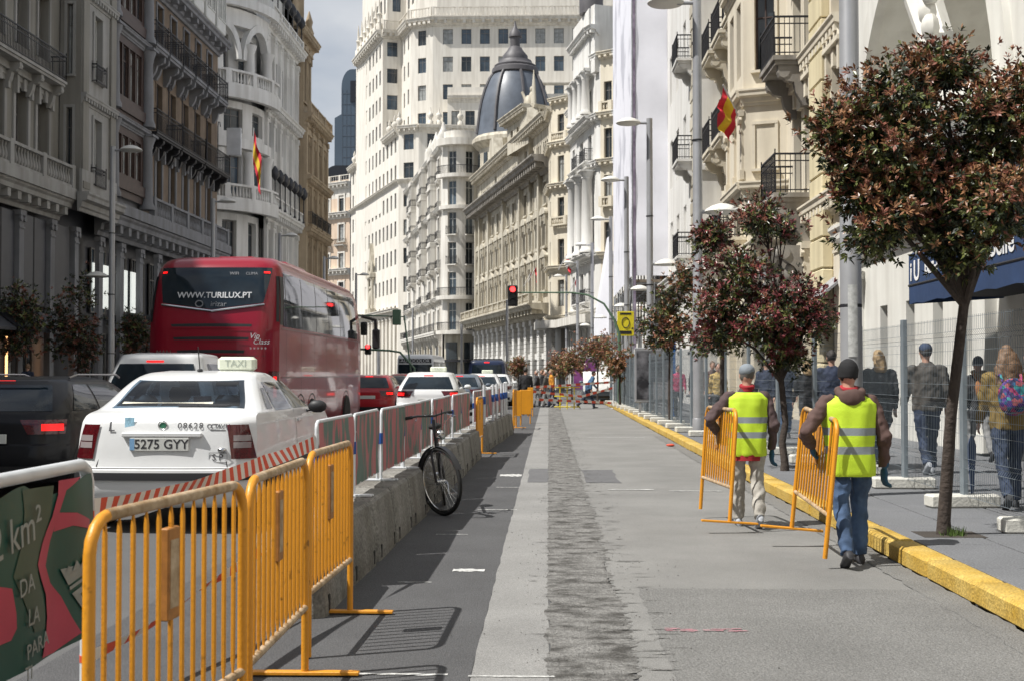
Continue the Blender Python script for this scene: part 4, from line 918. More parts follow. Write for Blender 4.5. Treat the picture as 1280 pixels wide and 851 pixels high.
# carved figure brackets under the bay, perforated screen
s2 = Seg(R2, (RX-.35, 41.6), (RX-.35, 39.2)); mb = MB()
for i in range(3):
    for k in range(5): mb.box(.2+i*.75, .2+i*.75+.5, -.05, 0, 2.4+k*.55, 2.4+k*.55+.4)
s2.put(mb, 'lattice_panel', mats=m_greyst)
for Y in (43.2, 38.4, 37.2, 35.2):
    mb = MB()
    pr = [(0, 0), (-.25, .1), (-.35, .5), (-.3, .8), (-.5, 1.1), (-.85, 1.35), (-.95, 1.7), (0, 1.7)]
    mb.loft([[(xx, a, c) for a, c in pr] for xx in (-.2, .2)]); mb.tube([(-.24, -.8, 1.5), (.24, -.8, 1.5)], .19, 10); mb.tube([(-.23, -.25, .3), (.23, -.25, .3)], .15, 10); mb.ell((0, -.55, .95), .17, .2, .3, 10, 8)
    s.put(mb, 'carved_bracket', X(Y), 0, 3.4, mats=m_beiged, smooth=40)
# yellow-cream rusticated pier at the near end
for k in range(24): s.put(MB().bbox(X(33.9), X(32.4), -.3, .0, .15+k*.82, .15+k*.82+.79, .03), 'quoin_block', mats=m_yel)
for Y in (31.6, 36.5, 40):     # awning shades
    s.put(MB().loft([[(X(Y)-.9, -.02, 4.0), (X(Y)-.9, -1.0, 3.2), (X(Y)-.9, -1.0, 3.12), (X(Y)-.9, -.02, 3.92)], [(X(Y)+.9, -.02, 4.0), (X(Y)+.9, -1.0, 3.2), (X(Y)+.9, -1.0, 3.12), (X(Y)+.9, -.02, 3.92)]]), 'shop_awning', mats=mat('grey_awning', (.33, .33, .34), .8))
shell(R2, [(RX+.6, 30.8), (RX+14, 30.8), (RX+14, 53), (RX+.6, 53)], 0, 24, m_pcream, 'building_core')
flag((6.36, 39.38, 8.95), 1.9, 'Spanish flag hanging limp below the black balcony of the cream bay building', tilt=.5, s=1.0, side=-1)
# --- R1 white building with great arch
R1 = building('white_arched_building', 'white classical building with a great arch and ionic pilasters behind the awning', (RX, 29.1, 0))
s = Seg(R1, (RX, 30.6), (RX, -14)); X = lambda Y: 30.6-Y
op = [(X(y)-.3, X(y)+.3, 1.5, 3.0) for y in (27.6, 25.6, 23.8, 22.0)]+[(X(y)-.9, X(y)+.9, .3, 3.3) for y in (12, 8, 4, 0, -4, -8)]
s.wall(0, 4.3, op, m_r1, d=.35); s.windows(op, y=.28, mix=(.5, .4, .1))
for Y in (29.6, 21.0, 14, 10, 6, 2, -2, -6, -10): s.pilaster(X(Y), .2, 3.7, .62, .2, m_r1)
s.cornice(4.25, m_r1, .55, .8, dent=0)
# arch wall: opening with real intrados
ax0, ax1, az, rA = X(29.5), X(20.3), 6.0, 0; cxA = (ax0+ax1)/2; rA = (ax1-ax0)/2
mb = MB(); prof = [(ax0, 5.06)]+[(cxA-rA*math.cos(PI*i/24), az+rA*math.sin(PI*i/24)) for i in range(25)]+[(ax1, 5.06)]
def ptop(x, z): return (x, z)
outer = []
zt = 24.0
mb2 = MB()
for i in range(len(prof)-1):
    a, b = prof[i], prof[i+1]
    mb2.add([(a[0], 0, a[1]), (b[0], 0, b[1]), (b[0], 3.2, b[1]), (a[0], 3.2, a[1])], [(0, 1, 2, 3)])
    if abs(a[0]-b[0]) > 1e-6: mb2.add([(a[0], 0, a[1]), (b[0], 0, b[1]), (b[0], 0, zt), (a[0], 0, zt)], [(0, 1, 2, 3)])
mb2.add([(0, 0, 5.06), (ax0, 0, 5.06), (ax0, 0, zt), (0, 0, zt)], [(0, 1, 2, 3)]); mb2.add([(ax1, 0, 5.06), (s.L, 0, 5.06), (s.L, 0, zt), (ax1, 0, zt)], [(0, 1, 2, 3)])
mb2.add([(ax0, 3.2, 5.06), (ax1, 3.2, 5.06), (ax1, 3.2, zt), (ax0, 3.2, zt)], [(0, 1, 2, 3)]); mb2.add([(ax0, 0, 5.06), (ax1, 0, 5.06), (ax1, 3.2, 5.06), (ax0, 3.2, 5.06)], [(0, 1, 2, 3)])
s.put(mb2, 'arch_wall', mats=m_r1, smooth=35)
mb = MB(); rings = []
for i in range(25):
    t = PI*i/24; c_, n_ = math.cos(t), math.sin(t); rings.append([(cxA-(rA+d)*c_, y, az+(rA+d)*n_) for d, y in ((-.1, -.12), (.5, -.12), (.5, .1), (-.1, .1))])
s.put(MB().loft(rings), 'archivolt', mats=m_r1, smooth=35)
# volute console rising in the arch
mb = MB(); P_ = [(X(20.2), -.5, 5.1), (X(20.9), -.6, 6.2), (X(21.6), -.7, 7.4), (X(22.3), -.8, 8.6), (X(22.8), -.9, 9.4)]
mb.tube(P_, [.32, .28, .3, .34, .36], 8)
for cx_, cz_, r0 in ((X(22.4), 9.0, .75), (X(20.3), 5.7, .6)):
    mb.tube([(cx_+r0*(1-k/30)*math.cos(k*.42), -.75-.012*k, cz_+r0*(1-k/30)*math.sin(k*.42)) for k in range(27)], [.13-.003*k for k in range(27)], 8); mb.tube([(cx_, -1.2, cz_), (cx_, -.2, cz_)], r0*.85, 20)
for k in range(9): mb.ell((X(21.0)+.15*(k % 2), -1.0, 6.4+k*.3), .2-.008*k, .16, .24, 8, 6)
s.put(mb, 'volute_console', mats=m_r1, smooth=40)
wo = row([X(24.8), X(21.5)], 1.4, 5.6, 9.0); s.windows(wo, y=3.1)
wo = row([X(y) for y in (14, 10, 6, 2, -2, -6)], 1.6, 6, 9.5)+row([X(y) for y in (14, 10, 6, 2, -2, -6)], 1.6, 12, 15.5); s.windows(wo, y=-.06); s.surround(wo, m_r1, t=.25, p=.1)
shell(R1, [(RX+3.3, -14), (RX+14, -14), (RX+14, 30.5), (RX+3.3, 30.5)], 0, 23.9, m_r1, 'building_core')
MB().box(.002, .5, -43.1, -8.9, 4.31, 23.95).build('upper_core', m_r1, R1)
# ionic capital and scroll at the pilaster
mb = MB()
for sx in (-.3, .3): mb.tube([(X(29.6)+sx, -.42, 3.75), (X(29.6)+sx, -.1, 3.75)], .2, 12)
mb.box(X(29.6)-.45, X(29.6)+.45, -.4, -.1, 3.86, 4.02); s.put(mb, 'ionic_capital', mats=m_r1, smooth=40)
# door / board on the wall under the awning
s.put(MB().bbox(X(18.6), X(17.6), -.18, -.02, .3, 2.9, .03), 'notice_board', mats=mat('brown_board', (.10, .075, .06), .6))
# --- blue awning
AW = thing('blue_awning', 'dark blue shop awning with white lettering on the white arched building', 'awning', (RX, 20.3, 0))
m_blue = mat('awning_navy', (.022, .048, .12), .8, var=.15, sc=2, bump=.3, bs=6)
L_ = 8.5; zb, zt2, pj = 2.62, 3.75, 1.55
mb = MB(); vs = []; nx = 24
for i in range(nx+1):
    y = -L_*i/nx
    for (xo, z) in ((-.02, zt2+.25), (-pj*.55, zt2+.05), (-pj, zb+.80), (-pj-.002, zb+.28), (-pj+.01, zb+.0+.015*math.sin(i*2.1))): vs.append((xo, y, z))
mb.add(vs, [(i*5+j, i*5+j+1, (i+1)*5+j+1, (i+1)*5+j) for i in range(nx) for j in range(4)])
mb.build('canopy', m_blue, AW, smooth=30)
MB().add([(-.02, 0, zt2+.25), (-pj*.55, 0, zt2+.05), (-pj, 0, zb+.80), (-pj, 0, zb), (-.02, 0, zb+.1)], [(0, 1, 2, 3, 4)]).build('end_panel', m_blue, AW)
MB().box(-pj+.03, -.02, -L_, 0, zb+.12, zb+.14).build('lining', mat('awning_lining', (.008, .009, .014), .9), AW)
mb = MB(); mb.tube([(-pj, 0, zb+.3), (-pj, -L_, zb+.3)], .02, 6); mb.tube([(-.05, -.1, zb+.25), (-pj, -.1, zb+.3)], .02, 6); mb.build('frame', m_iron, AW)
wtx = mat('lettering_white', (.75, .75, .75), .7)
for s_, y_, z_, sz_ in (('i', -.16, .50, .42), ('U', -.46, .50, .46), ('Bar-Night', -1.55, .53, .34), ('Belle', -4.15, .56, .46)):
    text(s_, 'lettering', sz_, wtx, AW, frame4((-pj-.012, y_, zb+z_), (0, -1, 0), (0, 0, 1)), bold=.008)

# --- buildings that carry the street on behind the viewpoint
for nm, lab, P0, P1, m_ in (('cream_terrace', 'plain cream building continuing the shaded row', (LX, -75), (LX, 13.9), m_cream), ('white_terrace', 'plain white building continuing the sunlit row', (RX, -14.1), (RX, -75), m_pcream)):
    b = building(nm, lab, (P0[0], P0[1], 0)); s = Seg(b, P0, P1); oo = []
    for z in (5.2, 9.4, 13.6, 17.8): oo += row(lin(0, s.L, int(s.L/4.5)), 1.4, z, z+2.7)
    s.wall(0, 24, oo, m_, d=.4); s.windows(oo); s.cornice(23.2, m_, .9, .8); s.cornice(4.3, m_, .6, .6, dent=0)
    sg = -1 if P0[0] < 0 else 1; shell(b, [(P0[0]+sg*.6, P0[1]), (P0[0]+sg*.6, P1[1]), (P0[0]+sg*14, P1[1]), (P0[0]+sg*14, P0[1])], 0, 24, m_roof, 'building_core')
# ================================================================== street furniture
m_orange = mat('orange_paint', (.62, .245, .015), .42, var=.62, sc=16, bump=.12, bs=60, c2=(.68, .285, .018), ramp=(.27, .38))
m_worn = mat('orange_paint_worn', (.42, .25, .10), .6, var=.4, sc=14, bump=.2, bs=60, c2=(.55, .42, .28))
m_pole = mat('lamp_pole_grey', (.36, .365, .38), .42, .35, var=.1, sc=2)
m_lampw = mat('lamp_head_white', (.62, .61, .57), .5, var=.06)
m_conc = mat('concrete_grey', (.31, .30, .275), .9, var=.28, sc=2.2, bump=.6, bs=30, streak=.8, fine=40)
m_concw = mat('concrete_white', (.56, .55, .50), .9, var=.1, sc=5, bump=.4, bs=30)
m_galv = mat('galvanised_fence', (.24, .28, .31), .5, .4, var=.12, sc=6)
m_whtube = mat('white_tube', (.62, .64, .66), .4, var=.1, sc=5)
m_bluetape = mat('blue_band', (.02, .08, .30), .5)
m_red = mat('tape_red', (.66, .085, .04), .6); m_tw = mat('tape_white', (.72, .70, .66), .6)
# --- orange crowd barriers
BARL, BARH, NB = 1.25, 1.06, 12
def make_barrier(label, plate=True):
    t = thing('crowd_barrier', label, 'barrier', group='orange crowd barriers'); rc = .11; mb = MB()
    L2 = BARL/2-.02
    pts = [(-L2, 0, .0), (-L2, 0, BARH-rc)]+[(-L2+rc*(1-math.cos(a)), 0, BARH-rc+rc*math.sin(a)) for a in (.4, .8, 1.2)]+[(-L2+rc, 0, BARH)]
    pm_ = MB().tube(pts, .019, 10).mesh('post', m_orange, 50); inst(pm_, 'post', t); inst(pm_, 'post', t, (0, 0, 0), (0, 0, PI))
    MB().tube([(-L2+rc-.01, 0, BARH), (0, 0, BARH), (L2-rc+.01, 0, BARH)], .0195, 10).build('top_rail', m_worn, t, smooth=50)
    MB().tube([(-L2, 0, .33), (L2, 0, .33)], .0175, 8).build('lower_rail', m_worn, t, smooth=50)
    bm = MB().tube([(0, 0, .34), (0, 0, .39), (0, 0, BARH-.06), (0, 0, BARH-.015)], [.004, .0095, .0095, .004], 6).mesh('bar', m_orange, 50)
    for i in range(NB): inst(bm, 'bar', t, (-L2+(i+1)*2*L2/(NB+1), 0, 0))
    if plate:
        MB().bbox(-.10, -.005, -.016, .016, .66, .97, .004).build('plate', mat('orange_plate', (.36, .15, .03), .6, var=.35, sc=14), t); MB().box(-.085, -.02, -.0175, -.0165, .70, .93).build('plate_print', m_worn, t)
    fm = MB().bbox(-.025, .025, -.27, .27, -.004, .014, .003).mesh('foot', m_orange)
    inst(fm, 'foot', t, (L2, 0, .004))
    return t
def bar_at(o, a, b, lift=0, roll=0, pit=0):
    a = Vector(a); b = Vector(b); m = (a+b)/2; o.location = (m.x, m.y, lift); o.rotation_euler = (roll, pit, math.atan2(b.y-a.y, b.x-a.x))
b0 = make_barrier('orange steel barrier beside the green banner, first of the row')
bar_at(b0, (-1.357, 3.62), (-1.195, 4.85), .012)
def nb(label, a, b, lift=.012, roll=0, pit=0):
    o = copy_tree(b0, (0, 0, 0), 0, label); bar_at(o, a, b, lift, roll, pit); return o
nb('orange steel barrier between two others, before the concrete blocks', (-1.20, 4.93), (-1.21, 6.17))
nb('orange steel barrier standing against the first concrete block', (-1.27, 6.5), (-1.24, 7.78))
nb('orange steel barrier carried by the worker in the grey cap', (1.57, 12.98), (1.70, 11.74), .10, R(-4), 0)
nb('orange steel barrier carried by the worker in the black beanie', (2.12, 9.62), (2.10, 10.86), .12, R(5), -.06)
nb('orange steel barrier standing end-on between the two rows of concrete blocks', (-1.28, 22.05), (-1.25, 23.25))
nb('orange barrier standing end-on beside the orange boards', (-.95, 33), (-.9, 34.4))
m_oboard = mat('orange_board', (.72, .30, .01), .5, var=.08, sc=4)
for i, (px, D_, w) in enumerate(((647, 36, .22), (657, 37.5, .35), (663, 44, .2))):
    t = thing('orange_board_stand', ('narrow orange board on legs past the last concrete block', 'wide orange board on legs past the last concrete block', 'orange board farthest past the concrete blocks')[i], 'board', aty(px, 467, D_)*1); t.location.z = 0
    MB().bbox(-w/2, w/2, -.03, .03, .28, 1.02, .01).build('board', m_oboard, t)
    for sx in (-1, 1): MB().tube([(sx*w*.4, 0, 0), (sx*w*.4, 0, .28)], .02, 6).build('leg', m_orange, t)
# --- concrete blocks
m_slotshade = mat('slot_shade', (.02, .02, .02), .9); blk = MB(); rg = []
for y in (0, 1.12):
    rg.append([(-.3, y, 0), (.27, y, 0), (.27, y, .06), (.22, y, .2), (.2, y, .5), (-.2, y, .5), (-.25, y, .2), (-.3, y, .06)])
bmesh_ = MB().loft(rg).mesh('concrete_block', m_conc)
bmesh2 = MB()
rings = []
for y, i in ((0, .07), (.05, .012), (.09, 0), (1.01, 0), (1.05, .012), (1.10, .07)):
    rings.append([(-.27+i, y, 0), (.25-i, y, 0), (.25-i, y, .08), (.225-i, y, .3), (.2-i, y, .475-i), (.175-i, y, .5-i), (-.175+i, y, .5-i), (-.2+i, y, .475-i), (-.25+i, y, .08)])
bmesh2.loft(rings); slot_ = MB().bbox(.19, .2525, -.03, .03, .02, .13, .006).mesh('painted_slot', m_slotshade); bm_ = bmesh2.mesh('concrete_block', m_conc)  # slot is a proud dark box; recess shade is put into its colour
def bx_at(Y): return -1.39+max(0, Y-7.6)*.0115 if Y < 23 else -1.21+(Y-23.4)*.036
k = 0
for Y in [7.58+1.135*i for i in range(13)]+[23.5+1.135*i for i in range(7)]:
    first = k == 0
    lab = 'weathered concrete block touching the orange barrier, first of the long row' if first else ('%s concrete block of the long row, counting from the orange barrier' % ORD[k] if Y < 23 else '%s concrete block of the short row under the blue-banded posts' % ORD[k-13])
    o = inst(bm_, 'concrete_block', None, (bx_at(Y)-.235+random.uniform(-.02, .02), Y, 0), (0, 0, random.uniform(-.015, .015)-(.0115 if Y < 23 else .036)))
    tag(o, lab, 'concrete block', 'concrete blocks between the lanes'); inst(slot_, 'painted_slot', o, (0, .16, 0)); inst(slot_, 'painted_slot', o, (0, .94, 0)); k += 1
# --- banner panels on the blocks
def banner_mat():
    M = mat('banner_back', (.09, .115, .105), .65, var=.1)
    n = M.node_tree.nodes; l = M.node_tree.links; b = n['Principled BSDF']
    g = n.new('ShaderNodeNewGeometry'); mp_ = n.new('ShaderNodeMapping'); mp_.inputs['Scale'].default_value = (3, 3, .7); l.new(g.outputs['Position'], mp_.inputs[0])
    nz = n.new('ShaderNodeTexNoise'); nz.inputs['Scale'].default_value = 1.8; nz.inputs['Detail'].default_value = 2; nz.inputs['Distortion'].default_value = .8; l.new(mp_.outputs[0], nz.inputs['Vector'])
    r = n.new('ShaderNodeValToRGB'); e = r.color_ramp.elements; e[0].position = .47; e[0].color = (.11, .175, .15, 1); e[1].position = .53; e[1].color = (.46, .15, .16, 1)
    l.new(nz.outputs[0], r.inputs[0]); l.new(r.outputs[0], b.inputs['Base Color']); return M
m_ban = banner_mat()
PW = 1.5
def make_panel(label):
    t = thing('banner_panel', label, 'banner panel', group='banner panels on the concrete blocks'); h0, h1 = .08, .66; mb = MB(); rc = .05
    p = [(0, .02, .0), (0, .02, h1-rc), (0, .03, h1-.015), (0, .02+rc, h1), (0, PW-.02-rc, h1), (0, PW-.03, h1-.015), (0, PW-.02, h1-rc), (0, PW-.02, 0)]
    mb.tube(p, .014, 8); mb.tube([(0, .02, h0), (0, PW-.02, h0)], .011, 8); mb.build('frame', m_whtube, t, smooth=50)
    nx, nz = 22, 8; vs = [(.012+.016*noise.noise((i*.55, j*.25, 2)), .025+(PW-.05)*i/nx, h0+(h1-h0-.01)*j/nz) for j in range(nz+1) for i in range(nx+1)]
    MB().add(vs, [(j*(nx+1)+i, j*(nx+1)+i+1, (j+1)*(nx+1)+i+1, (j+1)*(nx+1)+i) for j in range(nz) for i in range(nx)]).build('banner', m_ban, t, smooth=80)
    for y in (.02, PW-.02): MB().tube([(0, y, .34), (0, y, .44)], .0185, 8).build('blue_band', m_bluetape, t, smooth=50)
    for y in (.02, PW-.02): MB().bbox(-.16, .16, y-.025, y+.025, -.004, .012, .003).build('foot', m_whtube, t)
    return t
p0 = make_panel('striped banner panel at the near end of the concrete blocks, tape tied to it')
p0.location = (-1.62, 8.6, .506); p0.rotation_euler = (0, 0, -.012)
for i, Y in enumerate([10.12+1.51*k for k in range(8)]):
    copy_tree(p0, (bx_at(Y)-.235, Y, .506), -.012+random.uniform(-.03, .03), '%s striped banner panel on the long block row, counting from the knotted tape' % ORD[i+1])
for i, Y in enumerate([23.6+1.51*k for k in range(5)]):
    copy_tree(p0, (bx_at(Y)-.235, Y, .506), -.036+random.uniform(-.03, .03), '%s banner panel on the short block row past the end-on orange barrier' % ORD[i])
for i, Y in enumerate([24.4, 26.6, 27.6, 29.0, 29.9, 30.6]):
    t = thing('white_post', '%s white post with a blue band on the short block row' % ORD[i], 'post', (bx_at(Y)-.1, Y, .506), 0, 'white posts with blue bands')
    MB().tube([(0, 0, 0), (0, 0, .78)], .03, 8).build('post', m_whtube, t, smooth=50); MB().tube([(0, 0, .4), (0, 0, .55)], .034, 8).build('blue_band', m_bluetape, t, smooth=50)
# --- the green banner on its own stand
GB = thing('green_banner_stand', 'dark green and pink printed banner on a white tube stand', 'banner', (-2.06, 5.5, 0)); bxX = -2.06
mb = MB(); mb.tube([(0, 0, 0), (0, 0, 1.02), (0, -.03, 1.075), (0, -.09, 1.1), (0, -2.4, 1.1), (0, -2.47, 1.07), (0, -2.5, 1.0), (0, -2.5, 0)], .028, 10); mb.build('frame', m_whtube, GB, smooth=50)
for y in (0, -2.5): MB().bbox(-.25, .25, y-.03, y+.03, 0, .014, .003).build('foot', m_whtube, GB); 
mbk = MB()
def fab(y, z):     # fabric relief; y,z local
    return .03+.022*noise.noise((y*2.6, z*1.5, 5))+.01*math.sin(y*9+z*4)
nx, nz = 60, 26; vs = []
for j in range(nz+1):
    for i in range(nx+1):
        y = -.015-2.45*i/nx; top = 1.06-.035*abs(math.sin(y*4.2))-.02*math.sin(y*9)
        z = .35+(top-.35)*j/nz; vs.append((fab(y, z), y, z))
m_gban = mat('banner_dark_green', (.012, .075, .06), .42, var=.15, sc=3, spec=.4)
MB().add(vs, [(j*(nx+1)+i, j*(nx+1)+i+1, (j+1)*(nx+1)+i+1, (j+1)*(nx+1)+i) for j in range(nz) for i in range(nx)]).build('banner', m_gban, GB, smooth=80)
m_gpink = mat('banner_pink', (.42, .04, .085), .45, var=.1, sc=3); m_ggrey = mat('banner_lettering', (.26, .29, .28), .5)
m_golive = mat('banner_olive', (.035, .075, .05), .45, var=.15, sc=3)
def pl_(px, py): p = atx(px, py, bxX); return (p.y-5.5, p.z)
def printed(name, m, pxs, e=.004):     # ribbon print: list of (left px,y),(right px,y) pairs
    vs = []; N_ = 0; rows_ = []
    for (a, b) in zip(pxs, pxs[1:]):
        for k in range(6):
            t = k/6; rows_.append([(a[q]+(b[q]-a[q])*t) for q in range(4)])
    rows_.append(list(pxs[-1]))
    for r_ in rows_:
        A_ = pl_(r_[0], r_[1]); B_ = pl_(r_[2], r_[3])
        for k in range(5): y = A_[0]+(B_[0]-A_[0])*k/4; z = A_[1]+(B_[1]-A_[1])*k/4; vs.append((fab(y, z)+e, y, z))
    n = len(rows_); MB().add(vs, [(i*5+j, i*5+j+1, i*5+j+6, i*5+j+5) for i in range(n-1) for j in range(4)]).build(name, m, GB, smooth=80)
printed('print_olive', m_golive, [(16, 612, 56, 606), (18, 640, 54, 640), (14, 680, 46, 680), (4, 720, 38, 715), (20, 760, 50, 760), (32, 790, 50, 785)], .003)
printed('print_pink', m_gpink, [(60, 600, 86, 595), (60, 618, 68, 612), (55, 645, 62, 640), (44, 678, 54, 674), (37, 705, 49, 706), (42, 722, 56, 728), (50, 742, 68, 744), (52, 770, 80, 770), (50, 795, 91, 790), (44, 822, 60, 815)], .006)
printed('print_pink', m_gpink, [(60, 640, 57, 664), (80, 640, 76, 656), (99, 648, 99, 660)], .0065)
printed('print_pink', m_gpink, [(-30, 730, 2, 735), (-30, 760, 7, 765), (-30, 790, 8, 785), (-30, 815, 2, 800)], .006)
def bt(s_, px, py, sz, sh=0, tilt=0):
    y, z = pl_(px, py); text(s_, 'lettering', sz, m_ggrey, GB, frame4((fab(y, z)+.012, y, z), (0, 1, tilt), (0, -tilt, 1)), th=.001)
bt('2 km²', 6, 668, .19, 0, .12); bt('DA', 18, 732, .10, 0, .1); bt('LA', 27, 770, .095); bt('PARA', 34, 806, .085, 0, .12); bt('TI', 22, 842, .08)
mb = MB()     # crowned shield
cp = [(66, 711), (70, 720), (74, 706), (78, 714), (82, 699), (87, 707), (91, 694), (95, 702), (100, 688), (104, 708), (75, 731)]
P2 = [pl_(*q) for q in cp]; mb.add([(fab(y, z)+.008, y, z) for y, z in P2], [tuple(range(len(P2)))])
for q in ([(76, 733), (104, 712), (104, 716), (77, 737)], [(79, 741), (104, 720), (104, 726), (88, 741), (101, 768), (101, 775)]):
    P2 = [pl_(*w) for w in q]; mb.add([(fab(y, z)+.008, y, z) for y, z in P2], [tuple(range(len(P2)))])
mb.build('crowned_shield', m_ggrey, GB)
for z in (.22, .86): MB().tube([(0, 0, z), (0, 0, z+.03)], .031, 8).build('red_band', m_red, GB)
# --- striped tape
def tape(name, label, pts, w=.085, stripe=.09, twist=0, sag=0, group=None):
    P_ = [Vector(p) for p in pts]; t = thing(name, label, 'tape', P_[0], 0, group); o = P_[0]
    seq = []; tot = 0
    for a, b in zip(P_, P_[1:]):
        n = max(2, int((b-a).length/(stripe/3)))
        for k in range(n): u = k/n; seq.append((a+(b-a)*u+Vector((0, 0, -sag*4*u*(1-u))), tot+(b-a).length*u))
        tot += (b-a).length
    seq.append((P_[-1], tot)); vs = []; fs = []; mi = []
    for p, d in seq:
        a = twist*math.sin(d*1.9)+.15*math.sin(d*7); ax = Vector((math.sin(a)*.8, math.sin(a)*.3, math.cos(a)))*w/2
        skew = Vector((0, 0, 0)); vs += [p-ax-o, p+ax-o]
    for i in range(len(seq)-1): fs.append((2*i, 2*i+2, 2*i+3, 2*i+1)); mi.append(int(seq[i][1]/stripe) % 2)
    mb = MB(); mb.v = [tuple(v) for v in vs]; mb.f = fs; mb.m = mi; mb.build('ribbon', [m_tw, m_red], t, smooth=80); return t
tape('barrier_tape', 'red and white striped tape from green banner stand to first striped panel', [(-2.03, 5.5, .90), (-1.9, 6.6, .90), (-1.75, 7.7, .96), (-1.62, 8.62, 1.03)], .09, .055, .5, .01)
tape('barrier_tape', 'low red and white striped tape behind the orange barriers', [(-2.03, 5.5, .25), (-1.85, 6.6, .36), (-1.62, 8.6, .58)], .055, .1, .9, .03)
tape('barrier_tape', 'short red and white tape knotted on the banner panel behind the bicycle', [(-1.45, 15.6, .62), (-1.38, 16.4, .85), (-1.35, 17.2, .95)], .06, .08, .9)
# --- street lamps
def make_lamp(label, low=True):
    t = thing('street_lamp', label, 'street lamp', group='street lamps'); Z = 9.75
    MB().tube([(0, 0, 0), (0, 0, 3.2), (0, 0, 3.22), (0, 0, Z+.15)], [.125, .118, .112, .10], 16).build('pole', m_pole, t, smooth=40)
    MB().lathe([(.2, 0), (.2, .03), (.14, .05), (.135, .35), (.126, .37)], (0, 0, 0), 16).build('base', m_pole, t, smooth=40)
    for z in (2.1, 4.3, 6.6): MB().lathe([(.12, 0), (.123, .01), (.123, .03), (.12, .04)], (0, 0, z), 16, caps=False).build('joint_ring', m_iron, t)
    def head(sx, z, r_, arm):
        o = MB().tube([(0, 0, z), (sx*arm, 0, z)], .045, 8).build('arm', m_pole, t, smooth=40)
        MB().lathe([(.02, -.02), (r_*.9, -.03), (r_, 0), (r_*.92, .05), (r_*.6, .13), (r_*.25, .18), (.02, .19)], (sx*(arm+r_*.6), 0, z), 20).build('lamp_head', m_lampw, o, smooth=40)
    head(-1, Z, .42, .45)
    if low: head(1, 5.0, .42, .3)
    return t
lamp0 = make_lamp('thick grey street lamp pole behind the worker in the black beanie', False)
lamp0.location = (3.40, 14.05, .14)
MB().add([(.128*math.sin(a), -.128*math.cos(a), z) for a in [-.5+i*.14 for i in range(7)] for z in (1.55, 2.35)], [(2*i, 2*i+2, 2*i+3, 2*i+1) for i in range(6)]).build('sticker', mat('paper_sticker', (.50, .51, .50), .8, var=.3, sc=14), lamp0)
lamp1 = make_lamp('grey street lamp with two saucer heads beside the worker in the grey cap')
lamp1.location = (3.36, 28, .14)
for i, Y in enumerate((41.5, 53.8, 67.5, 81, 94, 107)):
    copy_tree(lamp1, (3.38 if Y < 70 else 3.38-(Y-70)*.05, Y, .14), 0, ('grey two-headed street lamp beside the brown-leaved tree and poster', 'grey two-headed street lamp carrying the yellow sign', 'grey street lamp at the near end of the white scaffold', 'grey street lamp along the white scaffold sheeting', 'grey street lamp in front of the white columned building', 'grey street lamp in front of the palace arcade')[i])
for i, Y in enumerate((46, 60, 75, 90, 105)):
    copy_tree(lamp1, (-16.4, Y, .14), PI, ('grey street lamp against the cream building', 'grey street lamp at the end of the ochre building, behind the bus', 'grey street lamp by the white rounded corner, behind the bus', 'grey street lamp past the bus before the tan building', 'grey street lamp beside the peach building')[i])
for i, (px, D_) in enumerate(((577, 118), (634, 100), (516, 140), (473, 85))):
    p = aty(px, 467, D_); t = thing('slim_pole', ('slim white pole before the domed palace corner', 'slim white pole behind the blue van and red signal', 'slim pale pole before the balcony building', 'slim white pole under the green signal boxes')[i], 'pole', (p.x, p.y, 0))
    MB().tube([(0, 0, 0), (0, 0, zz((405, 375, 385, 412)[i], D_))], .11, 8).build('pole', m_pole, t, smooth=40); MB().lathe([(.2, 0), (.2, .1), (.1, .14)], (0, 0, 0), 8).build('base', m_pole, t)
# --- traffic lights
m_green = mat('signal_green_paint', (.10, .17, .11), .5); m_black = mat('signal_black', (.012, .012, .013), .5)
m_rlit = mat('red_light_lit', (.8, .02, .02), .4, emit=(1, .03, .03, 5)); m_unlit = mat('signal_lens_off', (.02, .02, .018), .3)
def signal_head(parent, x, y, z, lit=True, w=.34, h=1.0):
    o = MB().bbox(x-w/2, x+w/2, y-.12, y+.12, z-h/2, z+h/2, .04).build('signal_head', m_black, parent)
    for k in range(3):
        MB().tube([(x, y-.15, z+h*.3-k*h*.3), (x, y-.12, z+h*.3-k*h*.3)], .115, 14).build('lens', m_rlit if (k == 0 and lit) else m_unlit, o)
        MB().loft([[(x+.135*math.cos(a), yy, z+h*.3-k*h*.3+.135*math.sin(a)) for a in [PI*q/8 for q in range(9)]] for yy in (y-.3, y-.12)], closed=False, caps=False).build('visor', m_black, o)
t = thing('traffic_light', 'traffic light showing red, hung from a long green mast arm', 'traffic light', (2.95, 52, .14)); c = t.location
def lc(px, py): p = aty(px, py, 52); return (p.x-c.x, 0, p.z-.14)
MB().tube([(0, 0, 0), (0, 0, 3.0), lc(768, 400), lc(755, 380), lc(735, 369), lc(715, 366), lc(645, 366)], [.08, .07, .055, .045, .04, .035, .03], 10).build('mast', m_green, t, smooth=50)
p = lc(641, 370); signal_head(t, p[0], 0, p[2], True, .42, .88)
t = thing('traffic_light_gantry', 'green signal gantry with black heads and a green box beyond the bus', 'traffic light', (*aty(518, 467, 70).xy, 0)); c = t.location
def lc(px, py): p = aty(px, py, 70); return (p.x-c.x, 0, p.z)
MB().tube([(0, 0, 0), (0, 0, lc(500, 460)[2]), lc(500, 440), lc(487, 438), lc(445, 436)], .06, 8).build('low_arm', m_green, t, smooth=50)
MB().tube([(0, .1, 0), (lc(505, 396)[0], .1, lc(505, 396)[2]), lc(440, 394)], .05, 8).build('high_arm', m_green, t, smooth=50)
MB().bbox(lc(492, 0)[0], lc(502, 0)[0], -.15, .15, lc(0, 407)[2], lc(0, 388)[2], .03).build('green_box', m_green, t)
